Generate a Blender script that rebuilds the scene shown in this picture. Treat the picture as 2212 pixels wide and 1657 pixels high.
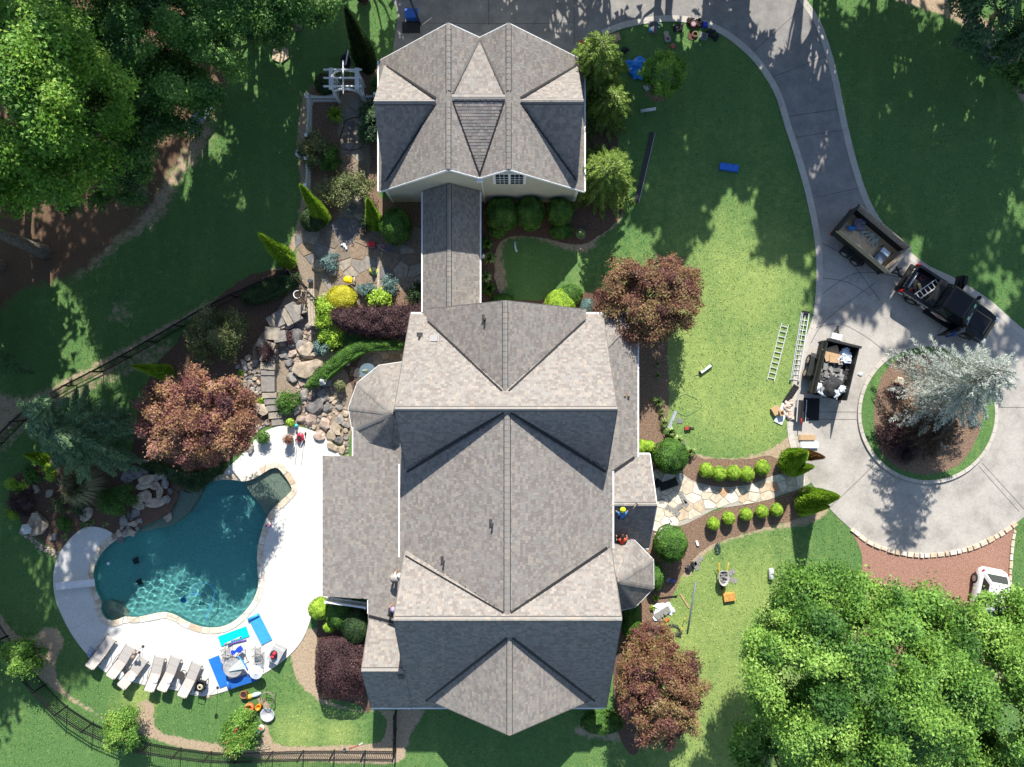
import bpy, bmesh, math, random
import numpy as np
from mathutils import Vector, Matrix, Euler, noise as mnoise
from mathutils.geometry import tessellate_polygon

random.seed(11)
rng = np.random.default_rng(11)
for _o in list(bpy.data.objects):
    bpy.data.objects.remove(_o)
SC = bpy.context.scene
COL = SC.collection

# ------------------------------------------------------------------ camera, sky, sun, exposure
CAM_H, FOC, CX, CY = 45.0, 1530.0, 1105.5, 828.5     # drone height (m), focal length and centre in plan units
cam_d = bpy.data.cameras.new('camera'); cam = bpy.data.objects.new('camera', cam_d); COL.objects.link(cam)
cam.location = (0, 0, CAM_H); cam.rotation_euler = (0, 0, 0)
cam_d.sensor_fit = 'HORIZONTAL'; cam_d.angle = 2*math.atan(CX/FOC)
cam_d.clip_start = 0.5; cam_d.clip_end = 3000
SC.camera = cam

SUN_EL = math.radians(37.5); SUN_SX = -0.06
world = bpy.data.worlds.new('World'); SC.world = world; world.use_nodes = True
wn = world.node_tree.nodes; wl = world.node_tree.links
bg = wn['Background']; sky = wn.new('ShaderNodeTexSky'); sky.sky_type = 'NISHITA'; sky.sun_disc = False
sky.sun_elevation = SUN_EL; sky.sun_rotation = math.radians(3.4)
sky.air_density = 1.0; sky.dust_density = 0.6
wl.new(sky.outputs[0], bg.inputs[0]); bg.inputs[1].default_value = 0.11
sun_d = bpy.data.lights.new('sun', 'SUN'); sun_d.energy = 5.0; sun_d.angle = math.radians(0.5); sun_d.color = (1.0, 0.95, 0.86)
sun = bpy.data.objects.new('sun', sun_d); COL.objects.link(sun)
_d = Vector((SUN_SX, -1, 0)).normalized()*math.cos(SUN_EL) + Vector((0, 0, -math.sin(SUN_EL)))
sun.rotation_euler = _d.to_track_quat('-Z', 'Y').to_euler(); sun.location = (4, 60, 60)
SC.view_settings.view_transform = 'Standard'; SC.view_settings.look = 'None'
SC.view_settings.exposure = 0.78; SC.view_settings.gamma = 1.0
SC.view_settings.use_curve_mapping = False

# ------------------------------------------------------------------ helpers
def P(px, py, z=0.0):
    """survey point: plan reading at height z -> metres"""
    k = (CAM_H - z)/FOC
    return Vector(((px-CX)*k, (CY-py)*k, z))
def P2(px, py, z=0.0):
    v = P(px, py, z); return (v.x, v.y)
def PL(pts, z=0.0): return [P2(a, b, z) for a, b in pts]

def link(o): COL.objects.link(o); return o
def tag(o, label, cat, group=None):
    o['label'] = label; o['category'] = cat
    if group: o['group'] = group
    return o
def thing(name, label, cat, loc=(0, 0, 0), rz=0.0, group=None):
    o = bpy.data.objects.new(name, None); link(o)
    o.empty_display_size = 0.2; o.location = loc; o.rotation_euler = (0, 0, rz)
    return tag(o, label, cat, group)

class MB:
    def __init__(s): s.v = []; s.f = []; s.m = []; s.sm = []; s.a = []
    def add(s, verts, faces, mat=0, smooth=False, val=0.5):
        b = len(s.v); s.v.extend([tuple(q) for q in verts])
        for f in faces:
            s.f.append([b+i for i in f]); s.m.append(mat); s.sm.append(smooth); s.a.append(val)
        return s
    def box(s, c, d, rz=0, mat=0, rx=0, ry=0, val=0.5, taper=1.0):
        M = Matrix.Translation(c) @ Euler((rx, ry, rz)).to_matrix().to_4x4()
        x, y, z = d[0]/2, d[1]/2, d[2]/2; t = taper
        vs = [(-x,-y,-z),(x,-y,-z),(x,y,-z),(-x,y,-z),(-x*t,-y*t,z),(x*t,-y*t,z),(x*t,y*t,z),(-x*t,y*t,z)]
        return s.add([M @ Vector(q) for q in vs], [(0,3,2,1),(4,5,6,7),(0,1,5,4),(1,2,6,5),(2,3,7,6),(3,0,4,7)], mat, False, val)
    def bar(s, p, q, w, h=None, mat=0, up=(0,0,1), val=0.5):
        p = Vector(p); q = Vector(q); h = w if h is None else h
        d = (q-p)
        if d.length < 1e-6: return s
        d.normalize(); u = Vector(up)
        if abs(d.dot(u)) > 0.98: u = Vector((0, 1, 0))
        a = d.cross(u).normalized(); b = a.cross(d).normalized()
        a *= w/2; b *= h/2
        vs = [p-a-b, p+a-b, p+a+b, p-a+b, q-a-b, q+a-b, q+a+b, q-a+b]
        return s.add(vs, [(0,1,2,3),(7,6,5,4),(0,4,5,1),(1,5,6,2),(2,6,7,3),(3,7,4,0)], mat, False, val)
    def tube(s, path, r, n=6, mat=0, closed=False, smooth=True, cap=True, val=0.5):
        path = [Vector(q) for q in path]; N = len(path)
        rr = list(r) if hasattr(r, '__len__') else [r]*N
        vs = []; prev = None
        for i, q in enumerate(path):
            if closed: d = path[(i+1) % N]-path[i-1]
            else: d = path[min(i+1, N-1)]-path[max(i-1, 0)]
            if d.length < 1e-9: d = Vector((0,0,1))
            d.normalize()
            if prev is None:
                u = Vector((0,0,1)) if abs(d.z) < .9 else Vector((1,0,0)); prev = d.cross(u).normalized()
            a = (prev - d*prev.dot(d))
            a = a.normalized() if a.length > 1e-6 else d.orthogonal().normalized()
            prev = a; b = d.cross(a)
            for k in range(n):
                t = 2*math.pi*k/n; vs.append(q + (a*math.cos(t)+b*math.sin(t))*rr[i])
        fs = []
        for i in range(N if closed else N-1):
            j = (i+1) % N
            for k in range(n):
                l = (k+1) % n; fs.append((i*n+k, i*n+l, j*n+l, j*n+k))
        if cap and not closed: fs += [tuple(range(n-1, -1, -1)), tuple((N-1)*n+k for k in range(n))]
        return s.add(vs, fs, mat, smooth, val)
    def cyl(s, c, r, h, n=16, mat=0, r2=None, smooth=True, val=0.5):
        c = Vector(c); r2 = r if r2 is None else r2
        vs = [c+Vector((r*math.cos(2*math.pi*k/n), r*math.sin(2*math.pi*k/n), 0)) for k in range(n)]
        vs += [c+Vector((r2*math.cos(2*math.pi*k/n), r2*math.sin(2*math.pi*k/n), h)) for k in range(n)]
        s.add(vs, [(k, (k+1) % n, n+(k+1) % n, n+k) for k in range(n)], mat, smooth, val)
        s.add(vs, [tuple(range(n-1, -1, -1)), tuple(range(n, 2*n))], mat, False, val); return s
    def lathe(s, prof, n=20, c=(0,0,0), mat=0, smooth=True, sx=1, sy=1, val=0.5):
        c = Vector(c); vs = []; m = len(prof)
        for (r, z) in prof:
            for k in range(n):
                t = 2*math.pi*k/n; vs.append(c+Vector((r*math.cos(t)*sx, r*math.sin(t)*sy, z)))
        fs = [(i*n+k, i*n+(k+1) % n, (i+1)*n+(k+1) % n, (i+1)*n+k) for i in range(m-1) for k in range(n)]
        return s.add(vs, fs, mat, smooth, val)
    def prism(s, poly, z0, z1, mat=0, inset=0.0, val=0.5):
        poly = ccw(poly); n = len(poly)
        cx = sum(q[0] for q in poly)/n; cy = sum(q[1] for q in poly)/n
        top = [((q[0]-cx)*(1-inset)+cx, (q[1]-cy)*(1-inset)+cy, z1) for q in poly]
        bot = [(q[0], q[1], z0) for q in poly]
        s.add(bot+top, [(k, (k+1) % n, n+(k+1) % n, n+k) for k in range(n)]+[tuple(range(n, 2*n))], mat, False, val); return s
    def blob(s, c, r, seed=0, rough=0.25, sub=2, mat=0, smooth=False, flat=0.0, rz=0, freq=1.3, val=0.5):
        vs, fs = ico(sub); c = Vector(c); R = Matrix.Rotation(rz, 3, 'Z'); out = []
        for q in vs:
            k = 1+rough*mnoise.noise(q*freq+Vector((seed*3.1, seed*1.7, seed)))*2
            w = Vector((q.x*r[0]*k, q.y*r[1]*k, q.z*r[2]*k))
            if flat and w.z > r[2]*flat: w.z = r[2]*flat+(w.z-r[2]*flat)*0.15
            out.append(c+R @ w)
        return s.add(out, fs, mat, smooth, val)
    def build(s, name, mats, parent=None, rel=True, attr=False, kind=None, loc=None):
        me = bpy.data.meshes.new(name)
        off = Vector((0,0,0))
        if loc is not None: off = Vector(loc)
        elif parent is not None and rel:
            pr = parent
            while pr is not None: off = off+Vector(pr.location); pr = pr.parent
        V = [(q[0]-off.x, q[1]-off.y, q[2]-off.z) for q in s.v]
        me.from_pydata(V, [], s.f)
        if not isinstance(mats, (list, tuple)): mats = [mats]
        for m in mats: me.materials.append(m)
        if len(mats) > 1: me.polygons.foreach_set('material_index', s.m)
        me.polygons.foreach_set('use_smooth', s.sm)
        if attr:
            at = me.attributes.new('v', 'FLOAT', 'FACE'); at.data.foreach_set('value', np.array(s.a, dtype=np.float32))
        me.update()
        o = link(bpy.data.objects.new(name, me))
        if parent is not None: o.parent = parent
        elif loc is not None: o.location = loc
        if kind: o['kind'] = kind
        return o

_ICO = {}
def ico(sub):
    if sub not in _ICO:
        bm = bmesh.new(); bmesh.ops.create_icosphere(bm, subdivisions=sub, radius=1.0)
        _ICO[sub] = ([v.co.copy() for v in bm.verts], [tuple(v.index for v in f.verts) for f in bm.faces]); bm.free()
    return _ICO[sub]
def area2(p): return sum(p[i-1][0]*p[i][1]-p[i][0]*p[i-1][1] for i in range(len(p)))
def ccw(p): return list(p) if area2(p) > 0 else list(p)[::-1]
def spline(pts, step=0.3, closed=True):
    """Catmull-Rom through points, resampled"""
    pts = [np.array(q, float) for q in pts]; n = len(pts); out = []
    rngi = range(n) if closed else range(n-1)
    for i in rngi:
        if closed: p0, p1, p2, p3 = pts[i-1], pts[i], pts[(i+1) % n], pts[(i+2) % n]
        else: p0, p1, p2, p3 = pts[max(i-1,0)], pts[i], pts[i+1], pts[min(i+2,n-1)]
        m = max(2, int(np.linalg.norm(p2-p1)/step))
        for k in range(m):
            t = k/m
            out.append(0.5*((2*p1)+(-p0+p2)*t+(2*p0-5*p1+4*p2-p3)*t*t+(-p0+3*p1-3*p2+p3)*t**3))
    if not closed: out.append(pts[-1])
    return [tuple(q) for q in out]
def rough_edge(pts, amp=0.08, freq=1.2, seed=0):
    pts = ccw(pts); n = len(pts); out = []
    for i in range(n):
        a = Vector(pts[i-1]); b = Vector(pts[(i+1) % n]); d = (b-a)
        nn = Vector((d.y, -d.x)).normalized() if d.length > 1e-6 else Vector((0,0))
        q = Vector((pts[i][0], pts[i][1], seed*7.3))
        k = mnoise.noise(q*freq)+0.6*mnoise.noise(q*freq*3.3)
        out.append((pts[i][0]+nn.x*k*amp, pts[i][1]+nn.y*k*amp))
    return out
def inpoly(X, Y, poly):
    X = np.asarray(X, float); Y = np.asarray(Y, float); r = np.zeros(X.shape, bool); n = len(poly)
    for i in range(n):
        x1, y1 = poly[i-1]; x2, y2 = poly[i]
        if y1 == y2: continue
        c = ((y1 > Y) != (y2 > Y)) & (X < (x2-x1)*(Y-y1)/(y2-y1)+x1)
        r ^= c
    return r
def pdist(X, Y, poly, closed=True):
    X = np.asarray(X, float); Y = np.asarray(Y, float); d = np.full(X.shape, 1e9); n = len(poly)
    for i in range(0 if closed else 1, n):
        x1, y1 = poly[i-1]; x2, y2 = poly[i]
        dx, dy = x2-x1, y2-y1; L = dx*dx+dy*dy
        if L < 1e-12: continue
        t = np.clip(((X-x1)*dx+(Y-y1)*dy)/L, 0, 1)
        d = np.minimum(d, np.hypot(X-x1-t*dx, Y-y1-t*dy))
    return d
def sdf(X, Y, poly):
    d = pdist(X, Y, poly); return np.where(inpoly(X, Y, poly), d, -d)
HARD = []
def sheet(name, loops, z, mat, kind='structure', parent=None, skirt=0.0):
    """flat sheet from outer loop (+ hole loops); optional skirt going down"""
    if not isinstance(loops[0][0], (list, tuple)): loops = [loops]
    L = [[Vector((q[0], q[1], 0)) for q in lp] for lp in loops]
    if name != 'island_lawn': HARD.append(loops[0])
    tris = tessellate_polygon(L); mb = MB()
    allv = [(q[0], q[1], z) for lp in loops for q in lp]
    T = []
    for t in tris:
        a, b, c = (allv[i] for i in t)
        if (b[0]-a[0])*(c[1]-a[1])-(b[1]-a[1])*(c[0]-a[0]) < 0: t = (t[0], t[2], t[1])
        T.append(tuple(t))
    mb.add(allv, T)
    if skirt:
        for lp in loops:
            n = len(lp)
            mb.add([(q[0], q[1], z) for q in lp]+[(q[0], q[1], z-skirt) for q in lp], [(k, n+k, n+(k+1) % n, (k+1) % n) for k in range(n)])
    return mb.build(name, mat, parent, kind=kind)

def halfclip(poly, nx, ny, c):
    """keep nx*x+ny*y <= c"""
    out = []; n = len(poly)
    for i in range(n):
        a = poly[i-1]; b = poly[i]; da = nx*a[0]+ny*a[1]-c; db = nx*b[0]+ny*b[1]-c
        if (da <= 0) != (db <= 0):
            t = da/(da-db); out.append((a[0]+(b[0]-a[0])*t, a[1]+(b[1]-a[1])*t))
        if db <= 0: out.append(b)
    return out
def cells(poly, sp, gap, seed=0, jit=0.42, aspect=1.0, holes=()):
    """irregular stone outlines filling a region"""
    r = random.Random(seed); poly = ccw(poly)
    xs = [q[0] for q in poly]; ys = [q[1] for q in poly]; S = []
    y = min(ys)-sp; row = 0
    while y < max(ys)+sp:
        x = min(xs)-sp+(row % 2)*sp*aspect/2
        while x < max(xs)+sp:
            S.append((x+r.uniform(-jit, jit)*sp*aspect, y+r.uniform(-jit, jit)*sp)); x += sp*aspect
        y += sp*0.92; row += 1
    S = np.array(S); ins = inpoly(S[:, 0], S[:, 1], poly)
    for h in holes: ins &= ~inpoly(S[:, 0], S[:, 1], h)
    out = []; ed = [(poly[i-1], poly[i]) for i in range(len(poly))]
    for i in np.nonzero(ins)[0]:
        sx, sy = S[i]; R = sp*1.6*max(1, aspect)
        c = [(sx-R, sy-R), (sx+R, sy-R), (sx+R, sy+R), (sx-R, sy+R)]
        d = np.hypot(S[:, 0]-sx, S[:, 1]-sy)
        for j in np.argsort(d)[1:22]:
            nx, ny = S[j]-S[i]; L = math.hypot(nx, ny); nx /= L; ny /= L
            c = halfclip(c, nx, ny, nx*sx+ny*sy+L/2-gap/2)
            if len(c) < 3: break
        if len(c) < 3: continue
        for (a, b) in ed:
            if math.hypot((a[0]+b[0])/2-sx, (a[1]+b[1])/2-sy) > R: continue
            nx, ny = b[1]-a[1], -(b[0]-a[0]); L = math.hypot(nx, ny)
            if L < 1e-6: continue
            nx /= L; ny /= L
            if nx*sx+ny*sy > nx*a[0]+ny*a[1]: continue
            c = halfclip(c, nx, ny, nx*a[0]+ny*a[1])
            if len(c) < 3: break
        if len(c) >= 3 and abs(area2(c))/2 > 0.06*sp*sp: out.append(c)
    return out

# ------------------------------------------------------------------ materials
def rgb(h):
    """#rrggbb as seen -> linear"""
    h = h.lstrip('#'); c = [int(h[i:i+2], 16)/255 for i in (0, 2, 4)]
    return tuple(x/12.92 if x <= 0.04045 else ((x+0.055)/1.055)**2.4 for x in c)
def c4(c, k=1.0): return (min(c[0]*k, 1), min(c[1]*k, 1), min(c[2]*k, 1), 1)
def newmat(name):
    m = bpy.data.materials.new(name); m.use_nodes = True; nt = m.node_tree
    return m, nt, nt.nodes, nt.links, nt.nodes['Principled BSDF']
def mat(name, col, rough=0.8, var=0.18, scale=5.0, bump=0.0, bscale=None, metal=0.0, col2=None, coat=0.0, spec=0.4, detail=5.0, emis=None):
    m, nt, N, L, B = newmat(name)
    B.inputs['Roughness'].default_value = rough; B.inputs['Metallic'].default_value = metal
    B.inputs['Specular IOR Level'].default_value = spec
    if coat: B.inputs['Coat Weight'].default_value = coat; B.inputs['Coat Roughness'].default_value = 0.08
    tc = N.new('ShaderNodeTexCoord'); nz = N.new('ShaderNodeTexNoise'); nz.inputs['Scale'].default_value = scale; nz.inputs['Detail'].default_value = detail
    L.new(tc.outputs['Object'], nz.inputs['Vector'])
    rp = N.new('ShaderNodeValToRGB'); e = rp.color_ramp.elements
    e[0].position = 0.3; e[1].position = 0.7
    e[0].color = c4(col, 1-var); e[1].color = c4(col2, 1.0) if col2 else c4(col, 1+var)
    L.new(nz.outputs['Fac'], rp.inputs[0]); L.new(rp.outputs[0], B.inputs['Base Color'])
    if bump:
        bp = N.new('ShaderNodeBump'); bp.inputs['Strength'].default_value = min(1, bump); bp.inputs['Distance'].default_value = 0.03
        n2 = N.new('ShaderNodeTexNoise'); n2.inputs['Scale'].default_value = bscale or scale*6; n2.inputs['Detail'].default_value = 4
        L.new(tc.outputs['Object'], n2.inputs['Vector']); L.new(n2.outputs['Fac'], bp.inputs['Height']); L.new(bp.outputs[0], B.inputs['Normal'])
    return m
def ramp(N, stops, interp='LINEAR'):
    rp = N.new('ShaderNodeValToRGB'); cr = rp.color_ramp; cr.interpolation = interp
    while len(cr.elements) < len(stops): cr.elements.new(0.5)
    for e, (p, c) in zip(cr.elements, stops): e.position = p; e.color = c4(c)
    return rp
def leafmat(name, cols, rough=0.55, trans=0.25):
    m, nt, N, L, B = newmat(name)
    at = N.new('ShaderNodeAttribute'); at.attribute_name = 'v'
    rp = ramp(N, [(i/(len(cols)-1), c) for i, c in enumerate(cols)])
    L.new(at.outputs['Fac'], rp.inputs[0]); L.new(rp.outputs[0], B.inputs['Base Color'])
    B.inputs['Roughness'].default_value = rough; B.inputs['Specular IOR Level'].default_value = 0.35
    tr = N.new('ShaderNodeBsdfTranslucent'); L.new(rp.outputs[0], tr.inputs['Color'])
    mx = N.new('ShaderNodeMixShader'); mx.inputs[0].default_value = trans
    L.new(B.outputs[0], mx.inputs[1]); L.new(tr.outputs[0], mx.inputs[2]); L.new(mx.outputs[0], N['Material Output'].inputs['Surface'])
    return m
M = {}
M['white'] = mat('white_paint', (0.78, 0.79, 0.80), 0.5, 0.05, 3)
M['cream'] = mat('cream_siding', (0.47, 0.45, 0.36), 0.75, 0.06, 2)
M['black_metal'] = mat('black_metal', (0.012, 0.012, 0.014), 0.5, 0.3, 8)
M['dark_rubber'] = mat('dark_rubber', (0.02, 0.02, 0.021), 0.8, 0.25, 10, 0.3)
M['alu'] = mat('aluminium', (0.62, 0.63, 0.64), 0.4, 0.08, 10, metal=0.15)
M['chrome'] = mat('wheel_metal', (0.55, 0.53, 0.5), 0.3, 0.1, 10, metal=0.8)
M['bark'] = mat('bark', (0.17, 0.145, 0.12), 0.95, 0.45, 7, 0.8, 22)
M['bark_dark'] = mat('bark_dark', (0.07, 0.055, 0.045), 0.95, 0.4, 9, 0.8, 25)
M['wood'] = mat('bare_timber', (0.46, 0.31, 0.17), 0.8, 0.25, 12)
M['oldwood'] = mat('weathered_timber', (0.42, 0.35, 0.27), 0.85, 0.3, 9, 0.3)
M['terra'] = mat('terracotta', (0.36, 0.13, 0.07), 0.8, 0.2, 6)
M['card'] = mat('cardboard', (0.45, 0.3, 0.17), 0.85, 0.12, 6)
M['grey_plastic'] = mat('grey_plastic', (0.2, 0.2, 0.21), 0.5, 0.1, 6)
M['glass_dark'] = mat('window_glass', (0.015, 0.02, 0.025), 0.05, 0.1, 3, spec=0.8)
M['soil'] = mat('potting_soil', (0.035, 0.024, 0.017), 0.95, 0.4, 20, 0.5)
# ------------------------------------------------------------------ outlines (plan readings)
DRIVE = spline(PL([(858,-60),(859,30),(860,140),(1000,160),(1250,140),(1262,92),(1300,72),(1350,53),(1430,40),(1500,45),(1560,68),(1620,115),(1658,165),(1682,210),(1702,275),(1725,345),(1746,420),(1763,505),(1769,565),(1767,640),(1760,690),(1747,728),(1735,760),(1722,805),(1713,855),(1706,905),(1709,950),(1720,988),(1741,1023),(1751,1042),(1790,1097),(1840,1145),(1880,1173),(1930,1191),(1985,1199),(2040,1196),(2100,1182),(2160,1152),(2230,1100),(2330,1000),(2380,850),(2330,760),(2240,740),(2185,700),(2130,652),(2060,608),(1990,573),(1920,510),(1876,445),(1846,362),(1821,262),(1801,162),(1781,92),(1761,42),(1725,-10),(1690,-60),(1300,-70)]), 0.35)
POOL = spline(PL([(292,1150),(250,1166),(222,1190),(206,1218),(201,1245),(207,1276),(219,1300),(217,1314),(225,1333),(240,1341),(257,1338),(269,1333),(295,1334),(325,1328),(355,1323),(380,1330),(405,1344),(437,1355),(470,1356),(500,1346),(527,1324),(549,1295),(560,1262),(558,1228),(558,1190),(564,1158),(578,1118),(590,1100),(612,1079),(631,1060),(629,1047),(615,1025),(601,1010),(585,1011),(553,1030),(527,1038),(495,1034),(462,1038),(435,1050),(408,1062),(375,1036),(364,1034),(374,1060),(375,1084),(352,1100),(322,1110),(306,1130)]), 0.2)
DECK = spline(PL([(555,946),(575,930),(605,920),(640,921),(672,929),(703,944),(727,965),(745,990),(760,1010),(760,1292),(690,1287),(676,1318),(668,1347),(657,1374),(641,1398),(615,1424),(578,1450),(540,1470),(500,1488),(437,1503),(375,1489),(300,1476),(237,1456),(195,1420),(155,1368),(125,1307),(116,1260),(121,1215),(140,1178),(170,1147),(200,1137),(240,1149),(262,1180),(300,1230),(420,1230),(480,1150),(470,1060),(486,1018),(520,985)]), 0.25)
ISL_C = P(2001, 893); ISL_R = 4.45
WOODS = spline(PL([(-60,635),(60,622),(150,600),(215,555),(250,520),(300,478),(345,415),(385,350),(430,285),(470,235),(492,170),(480,100),(500,40),(560,-60),(-60,-120)]), 0.5)
WORN = [  # bare, stony or sandy ground: outline, softness (m), strength
 (spline(PL([(150,610),(215,575),(265,530),(345,480),(400,380),(445,330),(470,250),(440,240),(385,320),(340,400),(290,460),(230,520),(170,580)]), .5), 0.9, 0.68),
 (spline(PL([(-40,960),(60,905),(160,830),(280,765),(420,684),(560,609),(640,572),(648,548),(620,562),(520,616),(400,675),(280,742),(150,812),(60,855),(-40,850)]), .5), 0.5, 0.7),
 (spline(PL([(40,872),(130,830),(260,765),(365,730),(385,760),(330,790),(190,850),(90,905),(30,960),(0,985),(-40,990),(-40,930)]), .5), 0.4, 0.5),
 (spline(PL([(225,690),(250,650),(285,665),(270,700)]), .5), 0.6, 0.5),
 (spline(PL([(635,1350),(665,1360),(695,1360),(690,1420),(695,1500),(760,1530),(830,1535),(905,1530),(912,1545),(885,1590),(870,1640),(820,1650),(700,1645),(600,1640),(500,1630),(380,1612),(280,1575),(180,1530),(100,1475),(50,1430),(-20,1350),(-20,1300),(25,1360),(60,1380),(100,1355),(130,1365),(137,1395),(118,1430),(130,1480),(170,1515),(230,1550),(285,1552),(300,1515),(330,1520),(338,1575),(400,1595),(480,1605),(560,1600),(570,1530),(545,1500),(580,1520),(580,1580),(610,1610),(720,1610),(812,1605),(830,1590),(830,1545),(760,1535),(700,1520),(650,1480),(630,1430)]), .4), 0.3, 1.0),
 (spline(PL([(660,200),(648,230),(642,300),(645,360),(650,420),(640,490),(620,540),(632,545),(655,500),(668,400),(668,300),(668,230)]), .4), 0.35, 0.95),
 (spline(PL([(1330,440),(1350,450),(1335,485),(1300,510),(1280,540),(1240,545),(1190,530),(1150,515),(1100,520),(1085,550),(1095,620),(1060,650),(1060,540),(1100,500),(1180,512),(1240,520),(1290,500)]), .4), 0.4, 0.75),
 (spline(PL([(1900,-20),(1960,10),(2050,40),(2120,90),(2170,160),(2211,230),(2260,330),(2280,260),(2220,150),(2150,60),(2080,10),(2000,-40)]), .5), 0.4, 0.9),
 (spline(PL([(1440,935),(1470,960),(1520,985),(1590,990),(1650,975),(1700,945),(1712,930),(1718,990),(1690,1010),(1600,1000),(1520,1003),(1470,990)]), .4), 0.35, 0.95),
 (spline(PL([(1790,1098),(1770,1090),(1750,1110),(1700,1125),(1620,1145),(1540,1170),(1490,1210),(1470,1240),(1490,1245),(1540,1185),(1640,1150),(1740,1135),(1785,1112)]), .4), 0.35, 0.8),
 (spline(PL([(1250,1565),(1330,1575),(1360,1600),(1300,1600),(1240,1585)]), .4), 0.4, 0.7),
]
DRY = [(1500,800,260),(1450,720,230),(1600,620,240),(1640,880,170),(1560,880,150),(1500,1380,230),(1600,1300,200),(1580,1500,240),(1540,1620,200),(1500,1240,120),(640,1580,90),(730,1585,60),(300,1500,60),(1660,760,120)]

M_ = {}
def lawn_mat():
    m, nt, N, L, B = newmat('lawn'); B.inputs['Roughness'].default_value = 0.9; B.inputs['Specular IOR Level'].default_value = 0.15
    tc = N.new('ShaderNodeTexCoord')
    def nz(sc, det=5, rough=.6, vec=None):
        n = N.new('ShaderNodeTexNoise'); n.inputs['Scale'].default_value = sc; n.inputs['Detail'].default_value = det; n.inputs['Roughness'].default_value = rough
        L.new(vec or tc.outputs['Object'], n.inputs['Vector']); return n
    def mixc(f, a, b, typ='MIX'):
        x = N.new('ShaderNodeMix'); x.data_type = 'RGBA'; x.blend_type = typ
        for s, i in ((f, 0), (a, 6), (b, 7)):
            if hasattr(s, 'links') or hasattr(s, 'is_linked'): L.new(s, x.inputs[i])
            elif i == 0: x.inputs[0].default_value = s
            else: x.inputs[i].default_value = c4(s)
        return x.outputs[2]
    def att(n):
        a = N.new('ShaderNodeAttribute'); a.attribute_name = n; return a.outputs['Fac']
    def math_(op, a, b=None, clamp=False):
        x = N.new('ShaderNodeMath'); x.operation = op; x.use_clamp = clamp
        for i, s in enumerate((a, b)):
            if s is None: continue
            if hasattr(s, 'is_linked'): L.new(s, x.inputs[i])
            else: x.inputs[i].default_value = s
        return x.outputs[0]
    fine = nz(13, 6, .75).outputs['Fac']; mid = nz(2.4, 5, .65).outputs['Fac']; big = nz(0.35, 3).outputs['Fac']
    g = ramp(N, [(0.28, (0.046, 0.104, 0.04)), (0.5, (0.096, 0.2, 0.06)), (0.72, (0.185, 0.31, 0.095))]); L.new(fine, g.inputs[0])
    g2 = ramp(N, [(0.28, (0.145, 0.225, 0.06)), (0.5, (0.295, 0.385, 0.11)), (0.72, (0.50, 0.53, 0.21))]); L.new(fine, g2.inputs[0])
    dry = math_('ADD', att('dry'), math_('MULTIPLY', math_('SUBTRACT', mid, 0.5), 1.3)); dry = math_('ADD', dry, math_('MULTIPLY', math_('SUBTRACT', big, 0.55), 0.7), True)
    mp = N.new('ShaderNodeMapping'); mp.inputs['Rotation'].default_value = (0, 0, .5); mp.inputs['Scale'].default_value = (1.1, .16, 1); L.new(tc.outputs['Object'], mp.inputs['Vector'])
    stk = nz(1.0, 3, .5, mp.outputs[0]).outputs['Fac']; dry = math_('ADD', dry, math_('MULTIPLY', math_('SUBTRACT', stk, 0.5), 0.5), True)
    c = mixc(dry, g.outputs[0], g2.outputs[0])
    d = ramp(N, [(0.25, (0.19, 0.14, 0.095)), (0.45, (0.39, 0.295, 0.2)), (0.75, (0.56, 0.455, 0.335))]); L.new(nz(7, 8, .7).outputs['Fac'], d.inputs[0])
    wn_ = math_('ADD', att('worn'), math_('MULTIPLY', math_('SUBTRACT', nz(2.6, 8, .75).outputs['Fac'], 0.5), 2.2))
    w = math_('MULTIPLY', math_('SUBTRACT', wn_, 0.35), 3.0, True)
    c = mixc(w, c, d.outputs[0])
    s = ramp(N, [(0.3, (0.075, 0.045, 0.03)), (0.55, (0.19, 0.12, 0.078)), (0.75, (0.34, 0.24, 0.16))]); L.new(nz(11, 8, .8).outputs['Fac'], s.inputs[0])
    st = math_('ADD', att('straw'), math_('MULTIPLY', math_('SUBTRACT', nz(2.2, 6, .7).outputs['Fac'], 0.5), 1.2))
    st = math_('MULTIPLY', math_('SUBTRACT', st, 0.4), 3.5, True)
    c = mixc(st, c, s.outputs[0])
    L.new(c, B.inputs['Base Color'])
    bp = N.new('ShaderNodeBump'); bp.inputs['Strength'].default_value = 0.9; bp.inputs['Distance'].default_value = 0.06
    L.new(nz(18, 5, .75).outputs['Fac'], bp.inputs['Height']); L.new(bp.outputs[0], B.inputs['Normal'])
    return m
M['lawn'] = lawn_mat()

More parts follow.
